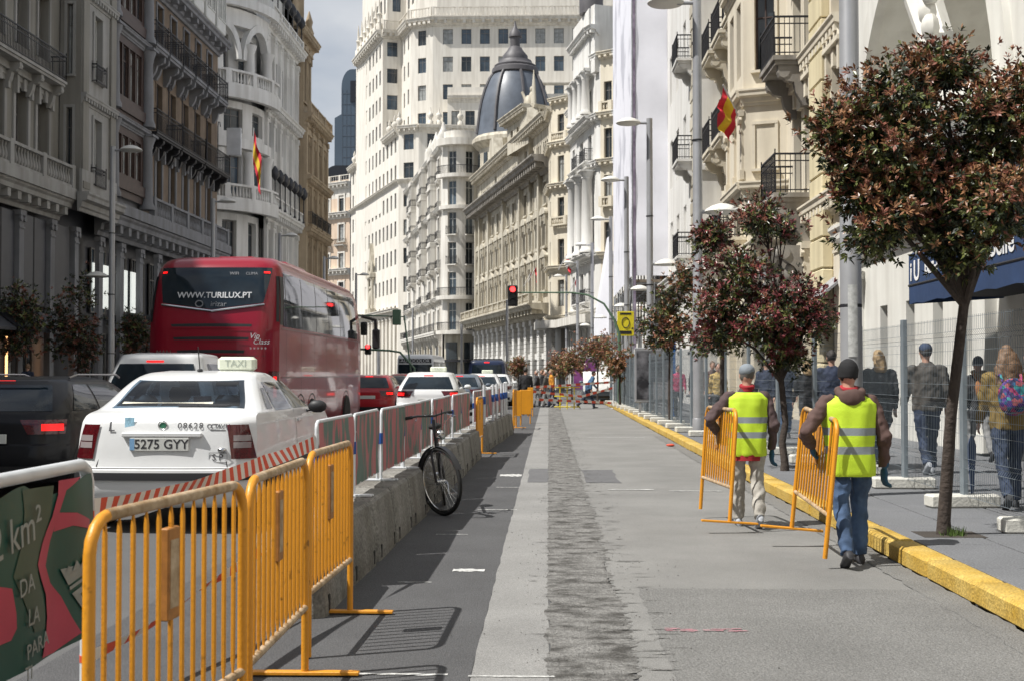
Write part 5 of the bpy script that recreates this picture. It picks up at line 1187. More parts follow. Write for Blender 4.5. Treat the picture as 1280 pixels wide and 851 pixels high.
for px, py in ((441, 411), (455, 411)): q_ = lc(px, py); signal_head(t, q_[0], 0, q_[2], False, .36, .75)
q_ = lc(460, 437); signal_head(t, q_[0], 0, q_[2], True, .36, .55)
# --- small signs along the kerb
m_yel2 = mat('sign_yellow', (.72, .60, .02), .5); m_txt = mat('print_black', (.015, .015, .015), .6)
t = thing('yellow_sign', 'yellow sign with black emblem on a lamp post by the scaffold', 'sign', (*aty(782, 404, 53.4).xy, 0)); zc = aty(782, 404, 53.4).z
o = MB().bbox(-.36, .36, -.02, .02, zc-.55, zc+.5, .01).build('panel', m_yel2, t); mb = MB(); mb.tube([(.16*math.cos(a), -.03, zc+.02+.22*math.sin(a)) for a in [2*PI*i/14 for i in range(14)]], .018, 6, closed=True); mb.box(-.25, .25, -.03, -.024, zc-.47, zc-.33); mb.box(-.24, .24, -.03, -.024, zc+.36, zc+.44); mb.build('emblem', m_txt, o)
MB().tube([(.1, .05, 0.1), (.1, .05, zc)], .03, 8).build('post', m_pole, t)
m_poster = mat('poster_dark', (.05, .05, .06), .4, var=.5, sc=1.2, c2=(.22, .22, .24), ramp=(.45, .62)); m_purp = mat('poster_purple', (.16, .04, .20), .4, var=.4, sc=1.5, c2=(.42, .12, .36))
for nm, lab, px, D_, w, h, z0, m_ in (('poster_panel', 'tall dark poster panel with blue edge behind the fence', 817, 40, 1.1, 1.55, .55, m_poster), ('poster_panel', 'purple poster panel below the far brown trees', 731, 70, 1.25, 1.7, .5, m_purp)):
    p = aty(px, 467, D_); t = thing(nm, lab, 'poster', (p.x, p.y, .14)); MB().bbox(-w/2-.06, w/2+.06, -.06, .06, z0-.1, z0+h+.1, .02).build('frame', m_pole, t)
    MB().box(-w/2, w/2, -.07, -.062, z0, z0+h).build('poster', m_, t)
    for sx in (-1, 1): MB().box(sx*w*.4-.04, sx*w*.4+.04, -.04, .04, 0, z0-.1).build('leg', m_pole, t)
    if m_ is m_poster:
        MB().box(w/2+.07, w/2+.15, -.05, .05, 0, 2.6).build('blue_edge', mat('sign_blue', (.02, .15, .5), .4), t)
        MB().box(-.02, w/2-.1, -.076, -.071, z0, z0+.55).build('print_pale', mat('print_pale', (.5, .5, .52), .5), t)
t = thing('bollard', 'white bollard on the pavement by the far fence', 'bollard', (*gp(811, 513, .14).xy, .14)); MB().lathe([(.07, 0), (.07, .85), (.05, .9), (.01, .92)], (0, 0, 0), 12).build('post', m_whtube, t, smooth=40)
t = thing('high_table', 'grey round high table behind the fence', 'table', (3.75, 30.5, .14)); MB().lathe([(.02, .8), (.38, .8), (.4, .83), (.38, .86), (.02, .86)], (0, 0, 0), 18).build('table_top', m_greyst, t, smooth=40)
for a in (0, 2.1, 4.2): MB().tube([(.3*math.cos(a), .3*math.sin(a), 0), (.1*math.cos(a), .1*math.sin(a), .8)], .02, 6).build('leg', m_steel, t)
MB().tube([(0, 0, .1), (0, 0, .8)], .11, 10).build('column', m_greyst, t)
# --- wire mesh fence with concrete feet
def wire_mesh(Lp=1.98, H0=.12, H1=1.95):
    mb = MB(); w = .0019; n = int(Lp/.055); folds = (.45, 1.05, 1.75)
    def off(z):
        for f in folds:
            if abs(z-f) < .05: return -.035*(1-abs(z-f)/.05)
        return 0
    zs = sorted([H0, H1]+[f+d for f in folds for d in (-.05, 0, .05)])
    for i in range(n+1):
        x = -Lp/2+Lp*i/n
        for a, b in zip(zs, zs[1:]):
            mb.add([(x-w, off(a), a), (x+w, off(a), a), (x+w, off(b), b), (x-w, off(b), b)], [(0, 1, 2, 3)])
            mb.add([(x, off(a)-w, a), (x, off(a)+w, a), (x, off(b)+w, b), (x, off(b)-w, b)], [(0, 1, 2, 3)])
    for z in [H0+.0]+[f+d for f in folds for d in (-.05, 0, .05)]+[.25, .75, .9, 1.25, 1.45, 1.6, H1-.02]:
        mb.box(-Lp/2, Lp/2, off(z)-w, off(z)+w, z-w, z+w)
    return mb.mesh('wire_mesh', m_galv)
wm = wire_mesh(); fpost = MB().bbox(-.025, .025, -.025, .025, 0, 2.0, .004).mesh('post', m_galv); ffoot = MB().bbox(-.36, .36, -.11, .11, 0, .13, .018).mesh('concrete_foot', m_concw)
fl = [(4.26, 8.72), (4.25, 10.78), (4.24, 12.84), (4.235, 14.93), (4.23, 17.0), (4.05, 19.05), (3.87, 21.1), (3.7, 23.1), (3.55, 25.1), (3.42, 27.1), (3.33, 29.1)]
fl += [(3.3-.012*(2.03*k), 31.15+2.05*k) for k in range(15)]
for i, (a, b) in enumerate(zip(fl, fl[1:])):
    a = Vector((*a, .14)); b = Vector((*b, .14)); m_ = (a+b)/2; ang = math.atan2(b.y-a.y, b.x-a.x)
    lab = '%s wire mesh fence panel, counting from behind the leaning copper tree' % ORD[i] if i < 9 else '%s wire mesh fence panel past the high table, toward the scaffold' % ORD[i-9]
    t = thing('fence_panel', lab, 'fence', (m_.x, m_.y, .14), ang, 'wire fence panels on the pavement')
    me_ = inst(wm, 'wire_mesh', t, (0, 0, 0)); me_.scale = ((b-a).length/2.05, 1, 1)
    inst(fpost, 'post', t, ((b-a).length/2-.03, 0, 0)); inst(fpost, 'post', t, (-(b-a).length/2+.03, 0, 0))
    o = inst(ffoot, 'ballast_block', None, (a.x-.02, a.y, .143), (0, 0, random.uniform(-.08, .08))); tag(o, '%s white concrete block under the fence posts, from the leaning copper tree' % ORD[i] if i < 9 else '%s white concrete block under fence posts past the high table' % ORD[i-9], 'concrete block', 'concrete blocks under the fence')
# --- bicycle
BK = thing('bicycle', 'black bicycle leaning on the concrete blocks, front wheel toward us', 'bicycle', (-1.10, 13.12, 0), R(-94))
m_tyre = mat('tyre_rubber', (.012, .012, .012), .8); m_bike = mat('bike_frame_black', (.015, .015, .018), .3); m_chr = mat('chrome', (.55, .55, .55), .2, 1)
def wheel_b(c, ang):
    M4 = Matrix.Translation(c)@Matrix.Rotation(ang, 4, 'Z'); r = .345
    o = MB().tube([(r*math.cos(a), 0, r*math.sin(a)) for a in [2*PI*i/36 for i in range(36)]], .021, 8, closed=True).xf(M4).build('wheel', m_tyre, BK, smooth=50)
    MB().tube([((r-.03)*math.cos(a), 0, (r-.03)*math.sin(a)) for a in [2*PI*i/36 for i in range(36)]], .01, 6, closed=True).xf(M4).build('rim', m_chr, o, smooth=50)
    mb = MB()
    for i in range(28): a = 2*PI*i/28; mb.bar((.02*math.cos(a+1), .02*(-1)**i, .02*math.sin(a+1)), ((r-.03)*math.cos(a), 0, (r-.03)*math.sin(a)), .0025)
    mb.tube([(0, -.05, 0), (0, .05, 0)], .022, 8); mb.xf(M4).build('spokes', m_chr, o)
st = R(36); fw_, rw_ = Vector((0, 0, .368)), Vector((-1.06, 0, .368))
wheel_b(fw_, st); wheel_b(rw_, 0)
hd = Vector((-.10, 0, .78)); bb = Vector((-.62, 0, .30)); se = Vector((-.80, 0, .82))
mb = MB()
for a, b, r in ((hd, bb, .02), (hd+Vector((-.01, 0, .06)), se, .018), (se, bb, .018), (bb, rw_, .012), (se, rw_, .011)): mb.tube([a, b], r, 8)
mb.build('frame', m_bike, BK, smooth=50)
Rs = Matrix.Rotation(st, 3, 'Z')
mb = MB()
for sy in (-.055, .055): mb.tube([fw_+Rs@Vector((0, sy, 0)), fw_+Rs@Vector((-.03, sy, .30)), hd+Rs@Vector((0, sy*.6, -.06))], .014, 8)
mb.tube([hd+Vector((0, 0, -.06)), hd+Vector((-.03, 0, .24))], .018, 8); mb.build('fork', m_bike, BK, smooth=50)
hb = hd+Vector((-.02, 0, .28)); mb = MB(); mb.tube([hb+Rs@Vector(q) for q in ((-.10, -.31, .01), (-.03, -.18, .02), (.03, 0, 0), (-.03, .18, .02), (-.10, .31, .01))], .012, 8); mb.build('handlebar', m_bike, BK, smooth=50)
for sy in (-1, 1):
    MB().tube([hb+Rs@Vector((-.06, sy*.22, .015)), hb+Rs@Vector((-.11, sy*.33, .008))], .018, 8).build('grip', m_tyre, BK, smooth=50)
    MB().tube([hb+Rs@Vector((-.02, sy*.2, 0)), hb+Rs@Vector((.05, sy*.26, -.03))], .006, 6).build('brake_lever', m_chr, BK)
MB().ell(hd+Rs@Vector((.09, 0, .08)), .05, .05, .05).build('lamp', m_chr, BK, smooth=60)
MB().ell(se+Vector((-.02, 0, .10)), .14, .075, .04).build('saddle', m_tyre, BK, smooth=60); MB().tube([se, se+Vector((0, 0, .1))], .013, 6).build('seat_post', m_chr, BK)
mb = MB(); mb.tube([bb+Vector((0, -.06, 0)), bb+Vector((0, .06, 0))], .02, 8); mb.tube([bb+Vector((0, -.05, 0)), bb+Vector((0, -.05, .006))], .09, 14); mb.tube([bb+Vector((0, .07, 0)), bb+Vector((.1, .07, -.13))], .008, 6); mb.obox(bb+Vector((.1, .11, -.13)), (.09, .08, .02)); mb.build('crank', m_chr, BK)
mb = MB(); rings = []
for i in range(15):
    a = R(-10)+R(190)*i/14; rings.append([fw_+Rs@Vector((.38*math.cos(a+.5), sy, .38*math.sin(a+.5))) for sy in (-.03, 0, .03)])
MB().loft(rings, closed=False).build('mudguard', m_bike, BK, smooth=60)
mb = MB()
for sy in (-.018, .018): mb.tube([hb+Rs@Vector((.02, sy*6, 0)), hb+Rs@Vector((.12, sy*2, .06)), hd+Rs@Vector((.06, sy, -.05)), fw_+Rs@Vector((0, sy*2, .3))], .004, 5)
mb.build('cables', m_tyre, BK)
BK.rotation_euler = (R(0), R(0), R(-94)); BK.rotation_euler = Euler((R(7), 0, R(-85)))
# --- trees
m_bark = mat('bark', (.055, .042, .035), .9, var=.25, sc=12, bump=.8, bs=30)
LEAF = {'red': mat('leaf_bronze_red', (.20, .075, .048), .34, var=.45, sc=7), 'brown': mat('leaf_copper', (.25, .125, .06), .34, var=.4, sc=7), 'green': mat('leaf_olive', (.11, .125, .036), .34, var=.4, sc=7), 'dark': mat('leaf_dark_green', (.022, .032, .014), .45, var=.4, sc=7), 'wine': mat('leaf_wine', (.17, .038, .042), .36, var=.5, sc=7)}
def tree(label, base, top, lobes, nclu, seed, pal=('brown', 'red', 'green', 'dark'), leaf=.075, group='photinia street trees', z0=.14, wh=8, trunk_r=.05):
    r_ = random.Random(seed); t = thing('street_tree', label, 'tree', (base[0], base[1], z0), 0, group)
    B_ = Vector((0, 0, 0)); T_ = Vector((top[0]-base[0], top[1]-base[1], top[2]-z0)); mid = B_.lerp(T_, .5)+Vector((r_.uniform(-.04, .04), 0, 0))
    mb = MB(); mb.tube([B_+Vector((0, 0, -.02)), B_+Vector((0, 0, .12)), B_.lerp(T_, .3)+Vector((-.02, 0, 0)), mid, T_], [trunk_r*1.35, trunk_r*1.1, trunk_r, trunk_r*.92, trunk_r*.8], 10); mb.build('trunk', m_bark, t, smooth=50)
    lm = MB(); loc = []
    for (c, rad) in lobes:
        c = Vector(c)-Vector((base[0], base[1], z0)); loc.append((c, Vector(rad)))
        m1 = T_.lerp(c, .5)+Vector((r_.uniform(-.08, .08), r_.uniform(-.08, .08), .05)); lm.tube([T_-Vector((0, 0, .08)), m1, c], [trunk_r*.6, trunk_r*.4, trunk_r*.15], 6)
        for k in range(6):
            d = Vector((r_.gauss(0, 1), r_.gauss(0, 1), r_.gauss(0, .8))).normalized(); lm.tube([m1.lerp(c, r_.random()), c+Vector((d.x*rad[0], d.y*rad[1], d.z*rad[2]))*.8], [trunk_r*.25, trunk_r*.06], 4)
    crown = MB(); mats_ = [LEAF[p] for p in pal]; wts = [max(.05, l[1].x*l[1].y*l[1].z) for l in loc]
    clumps = []
    for k in range(max(12, nclu//30)):
        c, rad = r_.choices(loc, wts)[0]; d = Vector((r_.gauss(0, 1), r_.gauss(0, 1), r_.gauss(0, 1))).normalized(); q = r_.uniform(.35, 1.04)
        clumps.append((c+Vector((d.x*rad.x, d.y*rad.y, d.z*rad.z))*q, d, q, r_.uniform(.7, 1.5), (0 if r_.random() < .55 else 1), r_.random()))
    for k in range(nclu):
        cp_, d0, q0, sz_, kind_, rnd_ = r_.choice(clumps); gs = leaf*1.4*sz_
        off = Vector((r_.gauss(0, 1), r_.gauss(0, 1), r_.gauss(0, .8))); p = cp_+off*gs; d = (d0+off*.45).normalized(); q = q0+.12*off.dot(d0)
        ax = (d+Vector((0, 0, .55))+Vector((r_.gauss(0, .3), r_.gauss(0, .3), r_.gauss(0, .3)))).normalized()
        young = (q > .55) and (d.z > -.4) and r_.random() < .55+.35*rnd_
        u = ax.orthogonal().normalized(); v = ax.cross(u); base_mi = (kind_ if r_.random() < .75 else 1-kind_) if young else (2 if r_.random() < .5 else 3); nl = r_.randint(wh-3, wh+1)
        for j in range(nl):
            a = 2.4*j+r_.random(); op_ = r_.uniform(.35, 1.25); dr = (ax*math.cos(op_)+(u*math.cos(a)+v*math.sin(a))*math.sin(op_)).normalized()
            ln = leaf*r_.uniform(.6, 1.25); w = ln*.19; sd = dr.cross(ax+Vector((.01, .02, 0))).normalized()*w; o = p-ax*(.035*(j/nl)); tip = o+dr*ln-Vector((0, 0, ln*.12))
            mi = base_mi if r_.random() < .8 else r_.randint(0, 3)
            m2 = o+dr*ln*.5+dr.cross(sd).normalized()*ln*.05
            crown.add([o, m2-sd, tip, m2+sd], [(0, 1, 2, 3)], mi)
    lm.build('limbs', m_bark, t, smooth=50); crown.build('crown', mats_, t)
    return t
def L3(px, py, D_, r_): p = aty(px, py, D_); s_ = D_/F; return ((p.x, p.y, p.z), (r_[0]*s_, r_[2] if len(r_) > 2 else r_[0]*s_*.9, r_[1]*s_))
D1 = 10.4; b_ = gp(1180, 668, .14); tp = aty(1206, 372, D1)
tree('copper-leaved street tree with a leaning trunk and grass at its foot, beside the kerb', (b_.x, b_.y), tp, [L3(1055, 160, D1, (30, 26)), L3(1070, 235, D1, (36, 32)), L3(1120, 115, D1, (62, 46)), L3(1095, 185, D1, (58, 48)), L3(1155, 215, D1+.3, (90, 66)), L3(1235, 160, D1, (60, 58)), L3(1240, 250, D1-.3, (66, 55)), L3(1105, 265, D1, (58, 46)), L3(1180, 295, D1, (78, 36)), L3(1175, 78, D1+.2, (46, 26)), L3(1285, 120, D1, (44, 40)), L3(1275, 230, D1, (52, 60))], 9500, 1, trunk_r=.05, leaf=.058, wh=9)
o = MB(); rr_ = random.Random(4)
for k in range(160):
    a = rr_.random()*6.3; r0 = rr_.random()*.11; x, y = b_.x+.05+r0*math.cos(a), b_.y-.05+r0*math.sin(a); h = rr_.uniform(.03, .09); o.add([(x-.004, y, .142), (x+.004, y, .142), (x+rr_.gauss(0, .02), y+rr_.gauss(0, .02), .142+h)], [(0, 1, 2)])
tag(o.build('grass_tuft', mat('grass', (.07, .12, .02), .6)), 'tuft of green grass at the foot of the leaning tree', 'grass', kind='stuff')
o = MB(); o.box(b_.x-.22, b_.x+.3, b_.y-.2, b_.y+.2, .139, .1455); struct(o.build('tree_pit', mat('tree_pit_soil', (.05, .042, .035), .95, bump=.8, bs=40)))
D2 = 17.7
tree('wine-red street tree behind the worker in the grey cap', gp(981, 588, .14).xy, aty(976, 470, D2), [L3(952, 272, D2, (36, 20)), L3(975, 292, D2, (28, 16)), L3(890, 296, D2+1, (18, 12)), L3(925, 335, D2, (40, 24)), L3(915, 372, D2, (40, 26)), L3(985, 378, D2, (50, 28)), L3(950, 408, D2, (70, 26)), L3(1018, 392, D2, (26, 16)), L3(905, 412, D2, (32, 18)), L3(980, 440, D2, (30, 20))], 4600, 2, ('wine', 'red', 'green', 'dark'), leaf=.075)
D3 = 23.7
tree('bronze street tree between the grey lamp and the wine-red tree', gp(905, 556, .14).xy, aty(903, 440, D3), [L3(890, 392, D3, (24, 18)), L3(908, 412, D3, (28, 16)), L3(886, 425, D3, (20, 12))], 700, 3, ('red', 'wine', 'green', 'dark'), leaf=.09)
D4 = 33.5
tree('copper street tree beyond the grey lamp by the poster', gp(838, 530, .14).xy, aty(838, 440, D4), [L3(838, 372, D4, (26, 22)), L3(812, 400, D4, (22, 22)), L3(846, 402, D4, (26, 26)), L3(822, 428, D4, (22, 12)), L3(858, 348, D4, (16, 14))], 1500, 4, ('brown', 'red', 'green', 'dark'), leaf=.10)
for i, (px, py, D_, r_) in enumerate(((747, 440, 60, 26), (715, 452, 66, 22), (700, 455, 74, 18), (648, 457, 80, 15), (775, 452, 50, 16))):
    b2 = aty(px, 467, D_); tree(('brown-leaved tree at the scaffold corner', 'brown-leaved tree beside the purple poster', 'brown-leaved tree before the palace arcade', 'small brown tree beside the blue van', 'small brown tree in the scaffold fence')[i], b2.xy, aty(px, py+r_*.8, D_), [L3(px-r_*.3, py, D_, (r_*.7, r_*.6)), L3(px+r_*.35, py-r_*.3, D_, (r_*.65, r_*.55)), L3(px, py+r_*.4, D_, (r_*.8, r_*.4))], 520, 10+i, ('brown', 'red', 'brown', 'green'), leaf=.15, wh=7)
for i, (px, py, Y) in enumerate(((98, 405, 47), (22, 400, 45), (172, 430, 56))):
    b2 = aty(px, 467, Y); r_ = (42, 36, 26)[i]
    tree(('bushy shaded tree between the cream building screens and its lamp', 'shaded tree by the dark shop awnings, above the black estate car', 'small shaded tree behind the red bus')[i], b2.xy, aty(px, py+20, Y), [L3(px-r_*.3, py-10, Y, (r_*.7, r_)), L3(px+r_*.4, py, Y, (r_*.6, r_*.9)), L3(px, py+28, Y, (r_*.9, r_*.6)), L3(px, py-r_*.9, Y, (r_*.5, r_*.5))], 900, 30+i, ('dark', 'green', 'dark', 'red'), leaf=.15, group='shaded trees on the left pavement')
# ================================================================== vehicles
def paint(n, c, var=.04): return mat('paint_'+n, c, .35, var=var, sc=2, coat=.55, spec=.35)
m_cglass = mat('car_glass', (.012, .020, .028), .04, var=.4, sc=1.2, spec=.45)
m_cglassb = mat('car_glass_blue', (.03, .06, .11), .05, var=.6, sc=2.2, spec=.6)
m_trim = mat('black_trim', (.018, .018, .02), .55); m_lred = mat('tail_lens_red', (.075, .003, .006), .15, var=.35, sc=26, coat=.6)
m_lgrey = mat('lens_grey', (.30, .26, .26), .2, coat=.5); m_lit = mat('brake_lit', (.7, .02, .02), .3, emit=(1, .006, .006, 1.1))
m_plate = mat('number_plate', (.62, .63, .60), .5); m_ptxt = mat('plate_text', (.03, .03, .035), .6); m_rim = mat('alloy_rim', (.4, .4, .42), .3, .9)
m_taxis = mat('taxi_sign', (.72, .76, .62), .5)
m_see = mat('tinted_see_through_glass', (.5, .5, .5)); _n = m_see.node_tree.nodes; _l = m_see.node_tree.links
_t = _n.new('ShaderNodeBsdfTransparent'); _t.inputs[0].default_value = (.34, .42, .50, 1); _g = _n.new('ShaderNodeBsdfGlossy'); _g.inputs['Roughness'].default_value = .03; _f = _n.new('ShaderNodeFresnel'); _f.inputs[0].default_value = 1.6; _m = _n.new('ShaderNodeMixShader')
_l.new(_f.outputs[0], _m.inputs[0]); _l.new(_t.outputs[0], _m.inputs[1]); _l.new(_g.outputs[0], _m.inputs[2]); _l.new(_m.outputs[0], _n['Material Output'].inputs[0])
TYRE = MB()
TYRE.lathe([(.20, -.1), (.29, -.1), (.315, -.07), (.32, 0), (.315, .07), (.29, .1), (.20, .1)], (0, 0, 0), 24); TYRE.xf(Matrix.Rotation(PI/2, 4, 'Y')); tyre_me = TYRE.mesh('wheel', m_tyre, 40)
rb = MB(); rb.lathe([(.0201, .03), (.19, .02), (.205, .07), (.205, .09)], (0, 0, 0), 20, caps=False)
for i in range(5): a = 2*PI*i/5; rb.bar((.02*math.cos(a), .02*math.sin(a), .06), (.19*math.cos(a), .19*math.sin(a), .075), .05, .03)
rb.xf(Matrix.Rotation(PI/2, 4, 'Y')); rim_me = rb.mesh('rim', m_rim, 40)
class Car:
    def __init__(s, label, loc, levels, m, name='parked_car', cat='car', rb=.07, rc=.16, g=.05, group='cars in the traffic queue', n=1, nu=17, ny=16, holes=()):
        s.t = thing(name, label, cat, loc, 0, group); s.lv = levels; s.rb = rb; s.rc = rc; s.g = g; s.m = m
        zs = []; s.slopes()
        for a, b in zip(levels, levels[1:]):
            k = max(1, int(math.hypot(b[0]-a[0], max(abs(b[1]-a[1]), abs(b[2]-a[2])))/.045))
            zs += [a[0]+(b[0]-a[0])*i/k for i in range(k)]
        zs.append(levels[-1][0]); rings = []
        us = [-1+2*i/(nu-1) for i in range(nu)]
        for z in zs:
            r = [s.rear(u, z) for u in us]; yr, yf, w = s.at(z); y0 = r[-1][1]; y1 = s.front(1, z)[1]
            r += [s.side(1, y0+(y1-y0)*i/ny, z) for i in range(1, ny)]
            r += [s.front(-u, z) for u in us]
            r += [s.side(-1, y1+(y0-y1)*i/ny, z) for i in range(1, ny)]
            rings.append(r)
        mb = MB(); n_ = len(rings[0]); fs = []
        for i in range(len(rings)-1):
            zc = (zs[i]+zs[i+1])/2
            for j in range(n_):
                k_ = (j+1) % n_; hole = False
                pm = (Vector(rings[i][j])+Vector(rings[i][k_])+Vector(rings[i+1][j])+Vector(rings[i+1][k_]))/4
                for h in holes:
                    if h[0] == 'r' and j < nu-1 and h[3] < zc < h[4] and h[1] < (us[j]+us[j+1])/2 < h[2]: hole = True
                    if h[0] == 'f' and nu+ny-1 <= j < 2*nu+ny-2 and h[3] < zc < h[4] and h[1] < -(us[j-nu-ny+1]+us[j-nu-ny+2])/2 < h[2]: hole = True
                    if h[0] == 's' and (nu <= j < nu+ny-1 or j >= 2*nu+ny-1) and h[3] < zc < h[4] and h[1]+(h[5]-h[1])*(zc-h[3])/(h[4]-h[3]) < pm.y < h[2]+(h[6]-h[2])*(zc-h[3])/(h[4]-h[3]): hole = True
                if not hole: fs.append((i*n_+j, i*n_+k_, (i+1)*n_+k_, (i+1)*n_+j))
        fs.append(tuple(reversed(range(n_)))); fs.append(tuple((len(rings)-1)*n_+j for j in range(n_)))
        s.body = mb.add([p for r in rings for p in r], fs).build('body', m, s.t, smooth=38)
    def slopes(s):      # monotone cubic tangents so the profile curves instead of kinking
        L = s.lv; s.tg = []
        for i in range(len(L)):
            row_ = []
            for c_ in (1, 2, 3):
                if i in (0, len(L)-1): a, b = (L[0], L[1]) if i == 0 else (L[-2], L[-1]); row_.append((b[c_]-a[c_])/(b[0]-a[0])); continue
                d0 = (L[i][c_]-L[i-1][c_])/(L[i][0]-L[i-1][0]); d1 = (L[i+1][c_]-L[i][c_])/(L[i+1][0]-L[i][0]); row_.append(0 if d0*d1 <= 0 else 2*d0*d1/(d0+d1))
            s.tg.append(row_)
    def at(s, z):
        L = s.lv
        for k_, (a, b) in enumerate(zip(L, L[1:])):
            if z <= b[0]+1e-9:
                h = b[0]-a[0]; q = max(0, min(1, (z-a[0])/h)); q2, q3 = q*q, q*q*q
                return tuple((2*q3-3*q2+1)*a[i]+(q3-2*q2+q)*h*s.tg[k_][i-1]+(3*q2-2*q3)*b[i]+(q3-q2)*h*s.tg[k_+1][i-1] for i in (1, 2, 3))
        return L[-1][1:4]
    def ends(s, u): return s.rb*u*u+s.rc*max(0, (abs(u)-.7)/.3)**2.2
    def side(s, sx, y, z):
        yr, yf, w = s.at(z); t = (y-(yr+yf)/2)/max(.1, (yf-yr)/2); return (sx*w*(1-s.g*min(1, abs(t))**4), y, z)
    def rear(s, u, z):
        yr, yf, w = s.at(z); y = yr+min(s.ends(u), (yf-yr)*.45); e = yr+min(s.ends(1), (yf-yr)*.45); return (s.side(1, e, z)[0]*u, y, z)
    def front(s, u, z):
        yr, yf, w = s.at(z); y = yf-min(s.ends(u)*1.3, (yf-yr)*.45); e = yf-min(s.ends(1)*1.3, (yf-yr)*.45); return (s.side(1, e, z)[0]*u, y, z)
    def rpatch(s, name, m, ua, ub, z0, z1, uc=None, ud=None, off=.006, nu=14, nz=8, parent=None, vee=0, bow=0):
        uc = ua if uc is None else uc; ud = ub if ud is None else ud; vs = []
        for j in range(nz+1):
            q = j/nz
            for i in range(nu+1):
                a = ua+(uc-ua)*q; b = ub+(ud-ub)*q; u = a+(b-a)*i/nu; z = z0+(z1-z0)*q-vee*(1-abs(2*i/nu-1))*(1-q)+bow*(1-(2*i/nu-1)**2)*(1-2*q)
                p = s.rear(u, z); vs.append((p[0]*(1+off*.3), p[1]-off, p[2]+off*.25))
        return MB().add(vs, [(j*(nu+1)+i, j*(nu+1)+i+1, (j+1)*(nu+1)+i+1, (j+1)*(nu+1)+i) for j in range(nz) for i in range(nu)]).build(name, m, parent or s.t, smooth=60)
    def spatch(s, name, m, sx, y0, y1, z0, z1, y2=None, y3=None, off=.006, ny=8, nz=6, parent=None):
        y2 = y0 if y2 is None else y2; y3 = y1 if y3 is None else y3; vs = []
        for j in range(nz+1):
            q = j/nz
            for i in range(ny+1):
                a = y0+(y2-y0)*q; b = y1+(y3-y1)*q; p = s.side(sx, a+(b-a)*i/ny, z0+(z1-z0)*q); vs.append((p[0]+sx*off, p[1], p[2]))
        return MB().add(vs, [(j*(ny+1)+i, j*(ny+1)+i+1, (j+1)*(ny+1)+i+1, (j+1)*(ny+1)+i) for j in range(nz) for i in range(ny)]).build(name, m, parent or s.t, smooth=60)
    def fpatch(s, name, m, ua, ub, z0, z1, off=.006):
        vs = []
        for j in range(7):
            for i in range(13):
                p = s.front(ua+(ub-ua)*i/12, z0+(z1-z0)*j/6); vs.append((p[0], p[1]+off, p[2]+off*.3))
        return MB().add(vs, [(j*13+i, j*13+i+1, (j+1)*13+i+1, (j+1)*13+i) for j in range(6) for i in range(12)]).build(name, m, s.t, smooth=60)
    def wheels(s, ys, r=.32, sides=(-1, 1), sc=None):
        for y in ys:
            for sx in sides:
                p = s.side(sx, y, .42); k = 18; ra = r*1.17; vs = [(s.side(sx, y, .33)[0]+sx*.004, y, r)]
                for i in range(k+1):
                    a = -.25+(PI+.5)*i/k; q = s.side(sx, y+ra*math.cos(a), max(s.lv[0][0], r+ra*math.sin(a))); vs.append((q[0]+sx*.004, q[1], q[2]))
                MB().add(vs, [(0, i, i+1) for i in range(1, k+1)]).build('wheel_arch', m_trim, s.t)
                o = inst(tyre_me, 'wheel', s.t, (p[0]-sx*.075, y, r), (0, 0, 0 if sx > 0 else PI), (sc or r/.32,)*3); inst(rim_me, 'rim', o)
    def plate(s, txt, z, u=0, w=.52, h=.11, off=.02, txtc=None):
        p = s.rear(u, z); o = MB().bbox(-w/2, w/2, -.012, .012, -h/2, h/2, .004).build('number_plate', m_plate, s.t, (p[0], p[1]-off, z))
        if txt: text(txt, 'plate_characters', h*.98, m_ptxt, o, frame4((.02, -.0135, -.002), (1, 0, 0), (0, 0, 1)), th=.0006, bold=.0015)
        return o
    def mirror(s, sx, y, z, m):
        p = s.side(sx, y, z); MB().ell((p[0]+sx*.13, y, z+.03), .11, .06, .075).build('mirror', m, s.t, smooth=60); MB().tube([(p[0]-sx*.02, y, z-.02), (p[0]+sx*.08, y, z)], .02, 6).build('mirror_arm', m_trim, s.t)
    def ctxt(s, t_, u, z, size, m, adv, off=.005):
        w = s.side(1, .3, z)[0]
        for i, ch_ in enumerate(t_): s.txt(ch_, u+i*adv/w, z, size, m, off=off)
    def txt(s, t_, u, z, size, m, off=.008, **k):
        p = s.rear(u, z); q = s.rear(u, z+.05); up = (Vector(q)-Vector(p)).normalized(); a = Vector(s.rear(u-.04, z)); b = Vector(s.rear(u+.04, z)); xr = (b-a).normalized(); up = (up-xr*up.dot(xr)).normalized()
        n = xr.cross(up); return text(t_, 'lettering', size, m, s.t, frame4(Vector(p)+n*off, xr, up), th=.0008, **k)
white = paint('white', (.72, .73, .73)); black = mat('paint_black', (.008, .008, .010), .4, sc=2, coat=.22, spec=.2); redp = paint('red', (.38, .012, .02)); greyp = paint('grey_blue', (.12, .15, .19)); navy = paint('navy', (.012, .022, .06)); mar = mat('paint_maroon', (.25, .004, .018), .3, var=.06, sc=.8, coat=.5, bump=.05, bs=1.3, spec=.3)
m_bglass = mat('coach_glass', (.018, .026, .034), .03, var=.3, sc=1.2, spec=.8, bump=.06, bs=1.1); silver = paint('silver', (.45, .46, .47))
